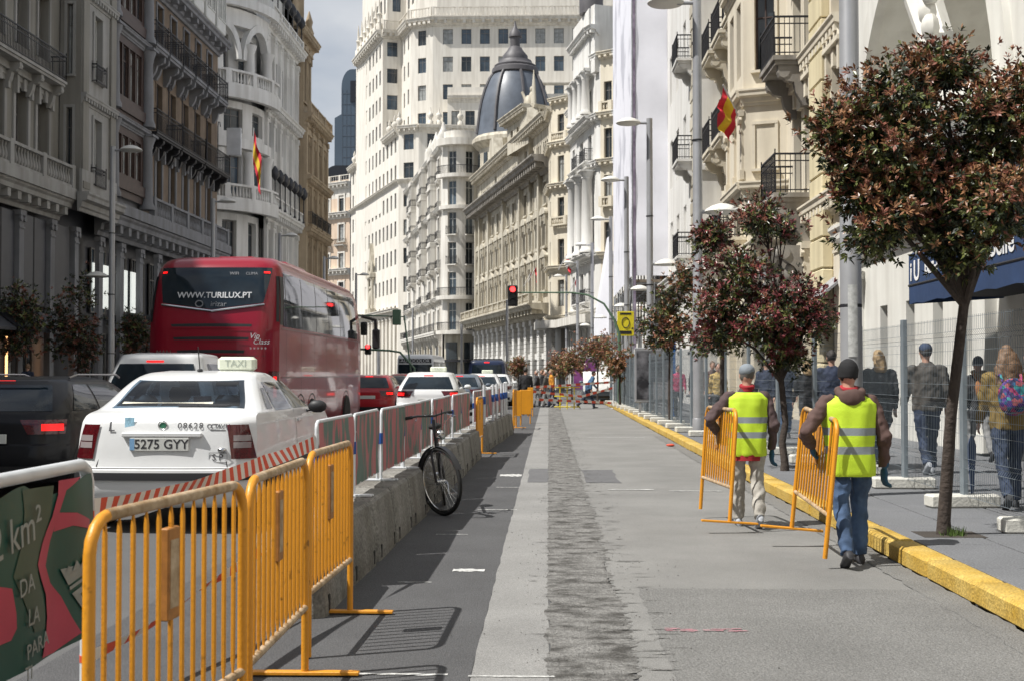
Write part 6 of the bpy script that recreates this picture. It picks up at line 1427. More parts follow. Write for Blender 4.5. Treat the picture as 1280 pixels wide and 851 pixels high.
# --- the taxi
TX = [(.24, .14, 4.3, .78), (.30, .05, 4.42, .835), (.46, .0, 4.5, .865), (.60, .01, 4.5, .868), (.625, .05, 4.47, .868), (.85, .085, 4.38, .862), (1.03, .12, 4.2, .845), (1.09, .17, 3.75, .83), (1.12, .26, 3.25, .82), (1.15, .44, 3.0, .80), (1.45, 1.0, 2.3, .61), (1.51, 1.28, 2.1, .55), (1.535, 1.6, 1.9, .42)]
c = Car('white taxi saloon stopped behind the orange barriers, number 08628 on its boot', (-3.64, 11.5, 0), [(a_, b_2, c_2, d_*1.03) for a_, b_2, c_2, d_ in TX], white, 'taxi', 'taxi', rb=.06, rc=.13, nu=29, ny=30, holes=(('r', -.76, .80, 1.185, 1.425), ('f', -.8, .8, 1.17, 1.42), ('s', 1.18, 1.92, 1.15, 1.41, 1.3, 1.86), ('s', 2.05, 2.88, 1.15, 1.41, 2.02, 2.36)))
c.rpatch('rear_window', m_see, -.80, .84, 1.165, 1.44, -.84, .86, bow=.012)
c.rpatch('bumper_strip', m_trim, -.99, .99, .50, .572, off=.022); c.rpatch('boot_seam', m_trim, -.80, .80, .612, .618, off=.004)
for sx in (-1, 1):
    a, b = (.655, 1.0); o = c.rpatch('tail_light', m_lred, sx*.76, sx*1.0, .70, 1.02, sx*.66*1.08, sx*.93, off=.012, nu=10)
    for z0 in (.80, .865): c.rpatch('indicator', m_lgrey, sx*.78, sx*.95, z0, z0+.055, off=.016, nu=6, nz=2, parent=o)
    MB().bar(Vector(c.rear(sx*.72, .63))+Vector((0, -.003, 0)), Vector(c.rear(sx*.60, 1.10))+Vector((0, -.003, 0)), .006).build('panel_gap', m_trim, c.t)
    c.spatch('side_window', m_see, sx, 1.15, 1.95, 1.13, 1.42, 1.28, 1.9); c.spatch('side_window', m_see, sx, 2.02, 2.95, 1.13, 1.42, 1.98, 2.4); c.spatch('quarter_window', m_cglass, sx, .85, 1.08, 1.15, 1.36, 1.1, 1.2)
    c.spatch('door_seam', m_trim, sx, 1.98, 1.99, .4, 1.12, off=.003); c.spatch('rub_strip', m_trim, sx, .9, 3.4, .55, .6, off=.01); c.mirror(sx, 2.7, 1.10, m_trim)
    MB().bbox(-.015, .015, -.08, .08, -.015, .015, .005).build('door_handle', white, c.t, (c.side(sx, 2.15, 1.0)[0]+sx*.015, 2.15, 1.0))
c.fpatch('windscreen', m_see, -.85, .85, 1.14, 1.44)
MB().bbox(-.68, .68, .75, .9, .9, 1.16, .05).build('rear_seat', m_trim, c.t, smooth=50); MB().bbox(-.75, .75, .5, .9, 1.10, 1.13, .01).build('parcel_shelf', m_trim, c.t)
for hx in (-.42, .42): MB().bbox(hx-.13, hx+.13, .82, .92, 1.14, 1.29, .05).build('headrest', m_trim, c.t, smooth=50)
for hx in (-.38, .38): MB().bbox(hx-.24, hx+.24, 1.85, 2.0, .7, 1.18, .06).build('front_seat', m_trim, c.t, smooth=50); MB().bbox(hx-.12, hx+.12, 1.87, 1.97, 1.2, 1.36, .05).build('headrest', m_trim, c.t, smooth=50)
MB().bbox(-.12, .12, 2.4, 2.43, 1.36, 1.42, .01).build('inside_mirror', m_trim, c.t)
p = c.rear(0, .935); MB().bbox(-.38, .38, -.035, .02, -.022, .02, .008).build('grab_bar', white, c.t, (0, p[1]-.005, .93))
c.plate('5275 GYY', .84, -.02, .56, .125, .012); MB().box(-.28, -.235, -.0135, -.012, -.055, .055).build('plate_band', mat('plate_blue', (.2, .38, .6), .5), c.t, (c.rear(-.02, .84)[0], c.rear(-.02, .84)[1]-.012, .84))
c.ctxt('08628', .19, 1.01, .085, m_ptxt, .05); c.txt('L', -.58, 1.0, .14, m_ptxt, off=.005); c.ctxt('OCTAVIA', .52, 1.005, .062, m_ptxt, .031); c.ctxt('SP', .575, .715, .085, m_ptxt, .065); c.rpatch('name_underline', m_ptxt, .53, .70, .965, .972, off=.003)
MB().tube([(c.rear(.62, .715)[0]+q[0], c.rear(.62, .715)[1]-.008, .715+q[1]) for q in ((-.085, -.045), (.085, -.045), (.085, .045), (-.085, .045))], .003, 5, closed=True).build('badge_frame', m_trim, c.t)
MB().ell((c.rear(.66, .78)[0], c.rear(.66, .78)[1]-.005, .785), .045, .02, .025).build('badge', m_chr, c.t, smooth=60)
p = c.rear(.0, 1.02); e_ = mat('emblem_green', (.05, .2, .12), .4)
MB().tube([(p[0]+.04*math.cos(a), p[1]-.008, 1.015+.04*math.sin(a)) for a in [2*PI*i/18 for i in range(18)]], .007, 6, closed=True).build('round_emblem', m_chr, c.t, smooth=60); MB().tube([(p[0], p[1]-.008, 1.015), (p[0], p[1]+.01, 1.015)], .03, 14).build('emblem_disc', e_, c.t)
p = c.rear(-.38, 1.03); MB().box(-.045, .045, -.003, 0, -.06, .06).build('city_sticker', mat('sticker_blue', (.35, .6, .75), .5, var=.3, sc=40), c.t, (p[0], p[1]-.004, 1.03))
c.rpatch('wiper', m_trim, .02, .62, 1.185, 1.20, .02, .7, off=.03); c.rpatch('window_sticker', mat('sticker_pale', (.62, .6, .5), .5, var=.3, sc=9), -.72, .45, 1.205, 1.225, off=.012, bow=.008)
MB().tube([(-.02, 1.42, 1.53), (-.02, 1.34, 1.78)], .006, 6).build('aerial', m_trim, c.t); MB().ell((-.02, 1.42, 1.535), .03, .05, .02).build('aerial_base', m_trim, c.t)
o = MB().bbox(-.2, .2, -.08, .08, 0, .15, .03).build('taxi_sign', m_taxis, c.t, (.30, 1.72, 1.532)); text('TAXI', 'taxi_lettering', .105, mat('taxi_text', (.42, .47, .40), .5), o, frame4((0, -.082, .078), (1, 0, 0), (0, 0, 1)), th=.001)
c.wheels((.85, 3.45))
# --- generic cars
def hatch(label, X, Y, m, L=4.2, w=.88, H=1.5, tail=.35, lit=True, glass=None, taxi=False, plate='', sign=None, lights='wide', zl=.95, wz=(1.0, 1.38), name='car', cat='car', three=True):
    lv = [(.22, .12, L-.15, w*.92), (.32, .03, L-.05, w*.97), (.5, 0, L, w), (.66, .02, L, w), (.68, .05, L-.02, w), (.9, .07, L-.1, w*.985), (wz[0]-.04, .1, L-.45, w*.965), (wz[0]+.02, .13, L-1.15, w*.95), (wz[1]+.02, .13+tail, L-1.95, w*.74), (H-.04, .2+tail, L-2.1, w*.68), (H, .5+tail, L-2.4, w*.52)]
    c = Car(label, (X, Y, 0), lv, m, name, cat, rb=.08, rc=.18)
    c.rpatch('rear_window', glass or m_cglass, -.86, .86, wz[0]+.04, wz[1], -.84, .84)
    for sx in (-1, 1):
        o = c.rpatch('tail_light', m_lred, sx*(.98 if lights == 'wide' else 1.0), sx*(.56 if lights == 'wide' else .78), zl-.17, zl, sx*1.0, sx*(.46 if lights == 'wide' else .74), off=.01, nu=8)
        if lit: c.rpatch('lit_lamp', m_lit, sx*.97, sx*.74, zl-.13, zl-.05, off=.014, nu=6, nz=2, parent=o)
        c.spatch('side_window', m_cglass, sx, .55, 1.35, wz[0]+.04, wz[1], .55+tail*.9, 1.35); c.spatch('side_window', m_cglass, sx, 1.42, 2.75, wz[0]+.04, wz[1], 1.42, 2.1); c.mirror(sx, 2.6, wz[0]+.05, m)
    if three: c.rpatch('brake_light', m_lit, -.2, .2, wz[1]+.025, wz[1]+.05, off=.01)
    c.rpatch('bumper_trim', m_trim, -.9, .9, .3, .42, off=.01); c.plate(plate, .74 if zl > .8 else .6); c.fpatch('windscreen', m_cglass, -.85, .85, wz[0]+.04, wz[1]); c.wheels((.8, L-.85))
    if taxi: o = MB().bbox(-.24, .24, -.09, .09, 0, .15, .03).build('taxi_sign', m_taxis, c.t, (.2, 1.5, H)); text('TAXI', 'taxi_lettering', .11, mat('taxi_text', (.42, .47, .40), .5), o, frame4((0, -.092, .075), (1, 0, 0), (0, 0, 1)), th=.001)
    return c
c = hatch('black estate car with lit brake lights beside the white taxi', -6.60, 14.3, black, 4.6, .91, 1.47, .42, plate='1800', zl=.96, wz=(1.02, 1.37))
c.rpatch('roof_spoiler', black, -.8, .8, 1.375, 1.40, off=.07)
for sx in (-1, 1): MB().tube([(sx*.62, 1.0, 1.45), (sx*.64, 1.2, 1.49), (sx*.64, 2.6, 1.49), (sx*.62, 2.8, 1.45)], .015, 6).build('roof_rail', m_rim, c.t)
hatch('white minivan with dark tailgate glass between taxi and red bus', -6.22, 19.1, white, 4.0, .95, 1.84, .2, lit=False, zl=1.15, wz=(1.12, 1.66), lights='tall')
hatch('white crossover taxi with red tail lights beyond the banner panels', -3.44, 34.9, white, 4.3, .92, 1.56, .4, taxi=True, zl=1.02, wz=(1.03, 1.42))
hatch('red hatchback just past the front of the bus', -5.95, 40.5, redp, 4.1, .87, 1.48, .35)
hatch('dark saloon with lit tail light past the red hatchback', -6.1, 46.5, black, 4.4, .88, 1.45, .5)
hatch('red car half hidden behind the white crossover', -6.6, 56, redp, 4.1, .87, 1.52, .35)
hatch('pale car roof beyond the red cars', -6.9, 66, silver, 4.2, .87, 1.6, .35)
hatch('grey-blue saloon ahead of the white crossover', -3.25, 44.5, greyp, 4.4, .88, 1.5, .5)
hatch('white taxi saloon behind the blue van', -2.85, 52, white, 4.4, .87, 1.52, .5, taxi=True, lit=False)
hatch('white car nearest the row of white posts, beside the blue van', -2.55, 57.5, white, 4.1, .86, 1.5, .4, lit=False)
hatch('grey car under a white tarpaulin behind the striped tapes', 2.6, 61.5, greyp, 4.2, .87, 1.42, .4, lit=False)
# --- blue van
VL = [(.25, .05, 5.2, .95), (.5, 0, 5.3, 1.0), (1.1, .02, 5.2, 1.0), (1.2, .04, 4.6, .99), (2.0, .12, 3.9, .9), (2.15, .2, 3.7, .84), (2.2, .5, 3.4, .7)]
c = Car('dark blue van with tinted rear glass in the traffic', (-3.1, 61.8, 0), VL, navy, 'van', 'van', rb=.05, rc=.1)
c.rpatch('rear_window', m_cglass, -.82, .82, 1.25, 1.95); c.rpatch('brake_light', m_lit, -.15, .15, 2.05, 2.1, off=.01); c.plate('', .8)
for sx in (-1, 1): c.rpatch('tail_light', m_lit if sx > 0 else m_lred, sx*.99, sx*.84, .8, 1.15, off=.01, nu=4); c.spatch('side_window', m_cglass, sx, .6, 3.6, 1.3, 1.95)
MB().bbox(-.7, .7, 1, 3, 2.2, 2.27, .02).build('roof_rack', m_trim, c.t); c.wheels((1.0, 4.3))
# --- far white coach with dark sign band
CL_ = [(.35, .05, 9, 1.2), (.5, 0, 9, 1.24), (2.4, .05, 9, 1.22), (2.7, .15, 8.8, 1.14), (2.78, .6, 8.4, .9)]
c = Car('far white coach with dark window band and lettering above it', (-8.65, 80, 0), CL_, white, 'coach', 'bus', rb=.05, rc=.1)
c.rpatch('rear_window', m_cglass, -.93, .93, 1.5, 2.12); c.rpatch('sign_band', m_trim, -.9, .9, 2.2, 2.48); c.txt('AUTOCOLOR', 0, 2.34, .3, wtx, off=.02); c.plate('', .8); c.wheels((2, 7), .45)
for sx in (-1, 1): c.spatch('side_window', m_cglass, sx, .4, 8.2, 1.5, 2.3)
# --- the red coach
BL = [(.32, .10, 10.8, 1.2), (.42, .02, 10.95, 1.26), (.7, 0, 11, 1.285), (1.5, 0, 11, 1.285), (2.3, .03, 11, 1.285), (2.7, .10, 10.95, 1.275), (3.3, .26, 10.7, 1.235), (3.55, .36, 10.5, 1.19), (3.7, .5, 10.3, 1.12), (3.79, .75, 10.1, 1.0), (3.83, 1.2, 9.6, .75)]
c = Car('tall dark red tour coach with WWW.TURILUX.PT on its rear window', (-6.48, 23.55, 0), BL, mar, 'tour_coach', 'bus', rb=.08, rc=.22, g=.02, ny=24, nu=25); c.lv = BL
c.rpatch('rear_window', m_cglass, -.78, .78, 2.86, 3.56, -.92, .92, off=.01, vee=.13, nu=20)
for sx in (-1, 1):
    pts_ = [Vector(c.rear(sx*.80*(1-k/8), 2.83-.13*k/8))+Vector((0, -.02, 0)) for k in range(9)]
    MB().tube(pts_, .022, 6).build('chrome_vee', m_chr, c.t, smooth=50)
    c.rpatch('high_lamp', m_lit, sx*.88, sx*.79, 3.44, 3.48, off=.016, nu=3, nz=2)
    o = c.rpatch('tail_light', m_lred, sx*1.0, sx*.87, .95, 1.55, off=.01, nu=5); c.rpatch('lit_lamp', m_lit, sx*.97, sx*.93, 1.05, 1.45, off=.015, nu=2, parent=o)
    c.rpatch('corner_pillar', m_trim, sx*.995, sx*.955, 2.5, 3.4, off=.008, nu=4)
    c.spatch('side_glass', m_bglass, sx, .62, 10.0, 2.42, 3.5, .9, 9.6, ny=30, nz=8, off=.008)
    for k in range(6): c.spatch('glass_joint', m_trim, sx, .8+k*1.6, .83+k*1.6, 2.42, 3.48, .95+k*1.55, .98+k*1.55, ny=1, off=.012)
    for k in range(7): c.spatch('panel_gap', m_trim, sx, .9+k*1.45, .915+k*1.45, .45, 2.38, ny=1, off=.004)
    for z in (1.42, 2.36): c.spatch('side_moulding', mat('moulding_dark_red', (.10, .004, .01), .3), sx, .5, 10.4, z, z+.025, ny=20, nz=1, off=.01)
    c.spatch('rear_side_pillar', m_trim, sx, .35, .60, 2.45, 3.4, .55, .85, off=.009)
for z, w_, h_ in ((2.42, .60, .055), (2.17, .56, .055), (1.92, .50, .06)):
    c.rpatch('louvre', m_trim, -w_, w_, z-h_/2, z+h_/2, -w_*1.04, w_*1.04, off=.004, bow=-.012)
    c.rpatch('louvre_lip', mar, -w_, w_, z-h_/2-.03, z-h_/2-.002, off=.025)
c.rpatch('hatch_seam', m_trim, -.82, .82, 1.84, 1.848, off=.004); c.rpatch('bumper_seam', m_trim, -.95, .95, .9, .91, off=.004)
mtx = mat('window_lettering', (.55, .56, .58), .5); mtd = mat('window_lettering_dim', (.22, .23, .25), .5)
c.txt('WWW.TURILUX.PT', .03, 3.0, .165, mtx, off=.02, bold=.003); c.txt('irizar', .1, 2.83, .15, mtd, off=.02); c.txt('WIFI', .32, 3.43, .09, mtd, off=.02); c.txt('CLIMA', .6, 3.43, .08, mtd, off=.02)
p = c.rear(-.2, 2.83); MB().tube([(p[0]+.07*math.cos(a), p[1]-.02, 2.84+.06*math.sin(a)) for a in [2*PI*i/16 for i in range(16)]], .012, 5, closed=True).build('maker_emblem', mtd, c.t)
c.txt('Vip', .66, 2.22, .15, mtx, shear=.3); c.txt('Class', .76, 2.11, .15, mtx, shear=.3); c.txt('* * * * *', .72, 1.97, .10, mtx); c.txt('MAN', -.72, 1.9, .14, m_chr)
c.plate('', .62)
MB().bbox(-.75, .75, 3.4, 5.6, 3.80, 3.95, .05).build('roof_unit', mar, c.t); MB().bbox(-.4, .4, 1.9, 2.6, 3.80, 3.92, .04).build('roof_hatch', mar, c.t)
c.wheels((2.3, 3.55, 8.1), .50, sc=1.5); c.fpatch('windscreen', m_cglass, -.9, .9, 1.4, 3.5)
MB().tube([(1.25, 10.9, 3.1), (1.6, 11.2, 3.0), (1.62, 11.2, 2.6)], .05, 6).build('mirror_arm', m_trim, c.t); MB().bbox(1.52, 1.72, 11.1, 11.3, 2.2, 2.75, .04).build('mirror', m_trim, c.t)
# ================================================================== people
m_skin = mat('skin', (.50, .29, .21), .5, var=.08, sc=20); m_shoe = mat('shoe_dark', (.03, .03, .035), .6); m_shoeg = mat('shoe_grey', (.35, .37, .40), .6, var=.3, sc=20); m_sole = mat('sole_pale', (.5, .5, .48), .7)
_tex = bpy.data.textures.new('fold_noise', 'CLOUDS'); _tex.noise_scale = .085; _tex.noise_depth = 1
def cloth(n, c, r=.85, var=.15, sc=8): return mat('cloth_'+n, c, r, var=var, sc=sc, bump=.25, bs=220)
def soft(o, vox, sm=4, fold=0):
    m_ = o.modifiers.new('union', 'REMESH'); m_.mode = 'VOXEL'; m_.voxel_size = vox; m_.use_smooth_shade = True
    m_ = o.modifiers.new('soften', 'SMOOTH'); m_.iterations = sm; m_.factor = .5
    if fold: m_ = o.modifiers.new('folds', 'DISPLACE'); m_.texture = _tex; m_.strength = fold; m_.mid_level = .5; m_.texture_coords = 'LOCAL'
    return o
def hell(mb, rings, n=20):      # stack of horizontal ellipses (c, rx, ry)
    return mb.loft([[(c[0]+rx*math.cos(2*PI*j/n), c[1]+ry*math.sin(2*PI*j/n), c[2]) for j in range(n)] for c, rx, ry in rings])
def hand(mb, w, d, thumb, r=.0095, curl=.5, k=1.0):   # palm + five fingers; w wrist, d down dir, thumb side vector
    w = Vector(w); d = Vector(d).normalized(); th = Vector(thumb).normalized(); nrm = d.cross(th).normalized()
    r *= k; pc = w+d*.05*k; hm = Matrix((th, d, nrm)).transposed(); mb.ell(pc, .042*k, .056*k, .02*k, 10, 8, M3=hm)
    for i, (o, ln) in enumerate(((.03, .07), (.011, .08), (-.01, .075), (-.03, .058))):
        ln *= k; kk = w+d*.088*k+th*o*k; j1 = kk+(d*math.cos(curl*.5)+nrm*math.sin(curl*.5))*ln*.5; j2 = j1+(d*math.cos(curl*1.5)+nrm*math.sin(curl*1.5))*ln*.5
        mb.tube([kk-d*.03, kk, j1, j2], [r, r, r*.95, r*.75], 8)
    b = w+(d*.025+th*.032)*k; mb.tube([b-th*.01, b+(th*.022+d*.025+nrm*.01)*k, b+(th*.026+d*.055+nrm*.02)*k], [r*1.2, r*1.1, r*.85], 8)
def person(label, loc, H=1.72, rz=0, stride=.3, top=None, trs=None, hair=None, hat=None, hairlen=0, coat=.84, phase=1, arms=None, group='people walking on the pavement', shoes=None, vox=.016, lean=.03, bulk=1.0, z0=.14, hood=None, glove=None, kneeb=.35, facefront=False, gen=0):
    t = thing('person', label, 'person', (loc[0], loc[1], z0), rz, group); s = H/1.75
    V = lambda x, y, z: Vector((x, y, z))*s
    legs = {}
    for sd in (-1, 1):
        f = stride*(1 if sd == phase else -1); hip = V(.095*sd, 0, .90); th = f*.75; kb = (kneeb if f < 0 else .10)
        kn = hip+V(0, .43*math.sin(th), -.43*math.cos(th)); sh = th-kb; an = kn+V(0, .41*math.sin(sh), -.41*math.cos(sh)); legs[sd] = [hip, kn, an, sh]
    low = min(l[2].z for l in legs.values())-.085*s
    dz = -low; sh_ = Vector((0, 0, dz)); pel = V(0, 0, .93)+sh_
    for l in legs.values():
        for i in range(3): l[i] = l[i]+sh_
    ly = lean*s; ch = V(0, ly*.6, 1.25)+sh_; sho = V(0, ly, 1.42)+sh_; nk = V(0, ly*1.1, 1.50)+sh_; hd = V(0, ly*1.2+.02, 1.635)+sh_
    A = {}
    for sd in (-1, 1):
        S0 = sho+V(.175*sd*bulk, 0, -.02)
        if arms and sd in arms: E0, W0 = [V(*q)+sh_*0 for q in arms[sd]]
        else:
            f = -stride*(1 if sd == phase else -1)*.7; E0 = S0+V(.045*sd, .27*math.sin(f), -.27*math.cos(f)); W0 = E0+V(.01*sd, .24*math.sin(f+.3), -.24*math.cos(f+.3))
        A[sd] = (S0, E0, W0)
    # body: one continuous surface
    b = MB(); hell(b, [(pel+V(0, 0, -.1), .13*s, .085*s), (pel, .14*s, .09*s), (ch, .13*s, .085*s), (sho, .12*s, .07*s), (nk+V(0, 0, -.02), .055*s, .055*s)])
    b.tube([nk-V(0, 0, .08), nk, nk+V(0, .01, .09)], [.055*s, .052*s, .052*s], 10)
    b.ell(hd, .074*s, .094*s, .112*s, 16, 12); b.ell(hd+V(0, .035, -.06), .056*s, .06*s, .06*s, 12, 8); b.ell(hd+V(0, .098, -.012), .014*s, .022*s, .026*s, 8, 6)
    for sd in (-1, 1): b.ell(hd+V(.076*sd, -.005, -.01), .012*s, .022*s, .032*s, 8, 6)
    for sd in (-1, 1):
        S0, E0, W0 = A[sd]; b.tube([S0, E0, W0], [.042*s, .035*s, .03*s], 8)
        if not glove: hand(b, W0, (W0-E0), (0 if abs((W0-E0).normalized().y) > .8 else -sd*.3, 1, 0), .0115)
        hp, kn, an, shn = legs[sd]; b.tube([hp, kn, an, an-V(0, 0, .03)], [.06*s, .045*s, .035*s, .03*s], 8)
    soft(b.build('body', m_skin, t), max(.012, vox*.8), 2)
    for sd in (-1, 1): MB().ell(hd+V(.03*sd, .088, .012), .010*s, .006*s, .007*s, 8, 6).build('eye', m_shoe, t)
    # trousers
    j = MB(); hell(j, [(pel+V(0, 0, -.13), .15*s*bulk, .115*s), (pel+V(0, 0, -.05), .168*s*bulk, .125*s), (pel+V(0, 0, .06), .16*s*bulk, .115*s)])
    for sd in (-1, 1):
        hp, kn, an, shn = legs[sd]; j.tube([hp+V(0, 0, .02), hp+(kn-hp)*.45, kn, kn+(an-kn)*.5, an+V(0, -.005, .0)], [.095*s, .088*s, .07*s, .068*s, .066*s], 12)
    soft(j.build('trousers', trs, t), vox, 4, .04)
    # shoes
    for sd in (-1, 1):
        an = legs[sd][2]; tilt = max(-.9, min(.25, legs[sd][3]*1.0)); Rm = Matrix.Rotation(tilt if tilt < 0 else tilt*.6, 3, 'X'); q = MB(); rings = []
        for y, w, h in ((-.085, .025, .05), (-.07, .036, .085), (-.02, .04, .10), (.05, .043, .075), (.12, .046, .055), (.165, .035, .045), (.18, .015, .035)):
            rings.append([(w*math.cos(a), y, -.08+max(0, h*(.5+.5*math.sin(a)))) for a in [2*PI*i/12 for i in range(12)]])
        MB().loft([[an+(Rm@Vector(p))*s for p in r] for r in rings]).build('shoe', shoes or m_shoe, t, smooth=60)
    # jacket
    k = MB(); hz = coat*s+dz; hell(k, [(Vector((0, 0, hz)), .172*s*bulk, .135*s), (Vector((0, 0, hz+.04)), .175*s*bulk, .135*s), (pel+V(0, 0, .13), .172*s*bulk, .128*s), (ch, .19*s*bulk, .13*s), (sho+V(0, -.01, -.05), .185*s*bulk, .115*s), (sho+V(0, 0, .02), .12*s*bulk, .085*s), (nk+V(0, 0, .005), .068*s, .068*s)])
    for sd in (-1, 1):
        S0, E0, W0 = A[sd]; k.tube([S0+V(-.05*sd, 0, .0), S0, S0.lerp(E0, .5), E0, E0.lerp(W0, .5), W0+(W0-E0).normalized()*.01], [.07*s*bulk, .074*s*bulk, .064*s*bulk, .058*s*bulk, .05*s*bulk, .045*s*bulk], 12)
    soft(k.build('jacket', top, t), vox, 4, .045)
    # hair / hat
    if hair:
        q = MB(); q.ell(hd+V(0, -.018, .022), .083*s, .095*s, .108*s, 14, 10)
        if hairlen:
            q.ell(hd+V(0, -.05, -.03), .09*s, .075*s, .13*s, 12, 8)
            hell(q, [(hd+V(0, -.06, .04), .095*s, .06*s), (hd+V(0, -.075, -.1), (.14 if hairlen > .2 else .1)*s, .07*s), (hd+V(0, -.09, -.12-hairlen*.6), (.165 if hairlen > .2 else .1)*s, .065*s), (hd+V(0, -.095, -.12-hairlen), (.10 if hairlen > .2 else .07)*s, .04*s)], 12)
        soft(q.build('hair', hair, t), .011, 2, .035)
    if hat:
        st_, mh = hat; q = MB()
        if st_ == 'beanie': hell(q, [(hd+V(0, -.006, -.035), .082*s, .100*s), (hd+V(0, -.006, -.03), .086*s, .104*s), (hd+V(0, -.008, .03), .088*s, .106*s), (hd+V(0, -.01, .07), .082*s, .1*s), (hd+V(0, -.012, .105), .066*s, .08*s), (hd+V(0, -.014, .13), .035*s, .045*s), (hd+V(0, -.014, .138), .008*s, .01*s)])
        else:
            q.ell(hd+V(0, -.01, .045), .088*s, .103*s, .085*s, 16, 10); vy = 1
            q.loft([[hd+V(.07*math.cos(a), .08+.09*max(0, math.sin(a)), .035-.02*max(0, math.sin(a))+dz_) for a in [PI*i/10 for i in range(11)]] for dz_ in (0, .008)])
        soft(q.build('hat', mh, t), .010, 2, .006)
    if hood:
        q = MB(); q.tube([nk+V(.1*math.cos(a), .085*math.sin(a)-.035, -.015+.02*math.sin(a)-.03*max(0, -math.sin(a))) for a in [2*PI*i/16 for i in range(16)]], [.04*s]*16, 8, closed=True); q.ell(nk+V(0, -.115, -.07), .12*s, .055*s, .085*s, 12, 8)
        soft(q.build('hood', hood, t), .013, 3, .02)
    return t, dict(sho=sho, nk=nk, hd=hd, A=A, s=s, dz=dz, pel=pel, ch=ch)
def vest_mat():
    M = mat('hi_vis_lime', (.52, .72, .03), .7, var=.06, sc=6, bump=.2, bs=120); n = M.node_tree.nodes; l = M.node_tree.links; b = n['Principled BSDF']; src = b.inputs['Base Color'].links[0].from_socket
    tc_ = n.new('ShaderNodeTexCoord'); sp = n.new('ShaderNodeSeparateXYZ'); l.new(tc_.outputs['Object'], sp.inputs[0]); acc = None
    for z0, z1 in ((.875, .935), (1.02, 1.08)):
        a = n.new('ShaderNodeMath'); a.operation = 'GREATER_THAN'; a.inputs[1].default_value = z0; c_ = n.new('ShaderNodeMath'); c_.operation = 'LESS_THAN'; c_.inputs[1].default_value = z1; m_ = n.new('ShaderNodeMath'); m_.operation = 'MULTIPLY'
        l.new(sp.outputs[2], a.inputs[0]); l.new(sp.outputs[2], c_.inputs[0]); l.new(a.outputs[0], m_.inputs[0]); l.new(c_.outputs[0], m_.inputs[1])
        if acc: ad = n.new('ShaderNodeMath'); ad.operation = 'ADD'; l.new(acc, ad.inputs[0]); l.new(m_.outputs[0], ad.inputs[1]); acc = ad.outputs[0]
        else: acc = m_.outputs[0]
    mx_ = n.new('ShaderNodeMix'); mx_.data_type = 'RGBA'; l.new(acc, mx_.inputs[0]); l.new(src, mx_.inputs[6]); mx_.inputs[7].default_value = (.24, .27, .29, 1); l.new(mx_.outputs[2], b.inputs['Base Color']); return M
m_vest = vest_mat(); m_glove = cloth('glove_blue', (.025, .09, .16)); m_brown = cloth('brown_hoodie', (.10, .058, .05)); m_redc = cloth('red_sweater', (.36, .02, .03)); m_black_c = cloth('black', (.014, .014, .016)); m_navyc = cloth('navy', (.018, .026, .05))
m_jean = cloth('blue_denim', (.05, .09, .17), var=.5, sc=5); m_jeand = cloth('dark_denim', (.03, .045, .085), var=.4, sc=5); m_beigec = cloth('pale_trousers', (.38, .36, .32)); m_stripe = cloth('brown_striped', (.085, .055, .055))
def worker(label, loc, H, rz, arms, jac, trs, hatk, hood, shoes, stride, phase):
    t, d = person(label, loc, H, rz, stride, jac, trs, hair=cloth('hair_black', (.015, .012, .010)) if hatk[0] != 'cap' else cloth('hair_grey', (.12, .11, .10)), hat=hatk, arms=arms, shoes=shoes, group='workers in lime vests', vox=.011, z0=0, hood=hood, glove=True, coat=.86, bulk=1.06, phase=phase, lean=.045)
    s = d['s']; sho, ch, pel, nk = d['sho'], d['ch'], d['pel'], d['nk']; mb = MB()
    n = 44; rings = []; hem = .775
    prof = [(hem, .20, .15), (hem+.02, .205, .156), (.9, .205, .157), (1.0, .205, .155), (1.10, .212, .155), (1.22, .226, .156), (1.33, .238, .156), (1.40, .232, .145), (1.445, .185, .13), (1.475, .12, .105)]
    for i in range(len(prof)-1):
        for k in range(4):
            q = k/4; z, rx, ry = [prof[i][c]+(prof[i+1][c]-prof[i][c])*q for c in range(3)]; cy = sho.y*smoothstep(.9, 1.4, z)
            r_ = []
            for j_ in range(n):
                a = 2*PI*j_/n; f = 1+(.10*noise.noise((a*4, z*.8, loc[0]+3))*(1-smoothstep(.8, 1.15, z)))+.09*noise.noise((math.cos(a)*2.2, math.sin(a)*2.2, z*3.0+loc[0]))+.07*noise.noise((math.cos(a)*5+z*2, math.sin(a)*5, z*5+loc[0]))+.02*noise.noise((a*3, z*14, loc[0])); ca, sa = math.cos(a), math.sin(a); pw = .82
                r_.append((rx*s*f*math.copysign(abs(ca)**pw, ca), cy+ry*s*f*math.copysign(abs(sa)**pw, sa), (z+.012*noise.noise((a*1.5, 0, 3)) if i == 0 and k == 0 else z)*s))
            rings.append(r_)
    mb.loft(rings, caps=False).build('vest', m_vest, t, smooth=70)
    for sd in (-1, 1):
        S0, E0, W0 = d['A'][sd]; q = MB(); dr = (W0-E0).normalized(); q.tube([W0-dr*.03, W0+dr*.01], [.04, .036], 10); hand(q, W0+dr*.012, dr+Vector((0, 0, -.5)), (.15*sd*-1, 1, 0), .012, .75, 1.22)
        soft(q.build('glove', m_glove, t), .0065, 2)
    q = MB(); q.tube([nk+Vector((.06*math.cos(a), .064*math.sin(a), .012+.012*math.sin(a))) for a in [2*PI*i/16 for i in range(16)]], .02, 8, closed=True); hell(q, [(nk-Vector((0, 0, .05)), .085, .08), (nk+Vector((0, 0, .01)), .066, .07)]); soft(q.build('collar', m_redc, t), .010, 2)
    return t, d
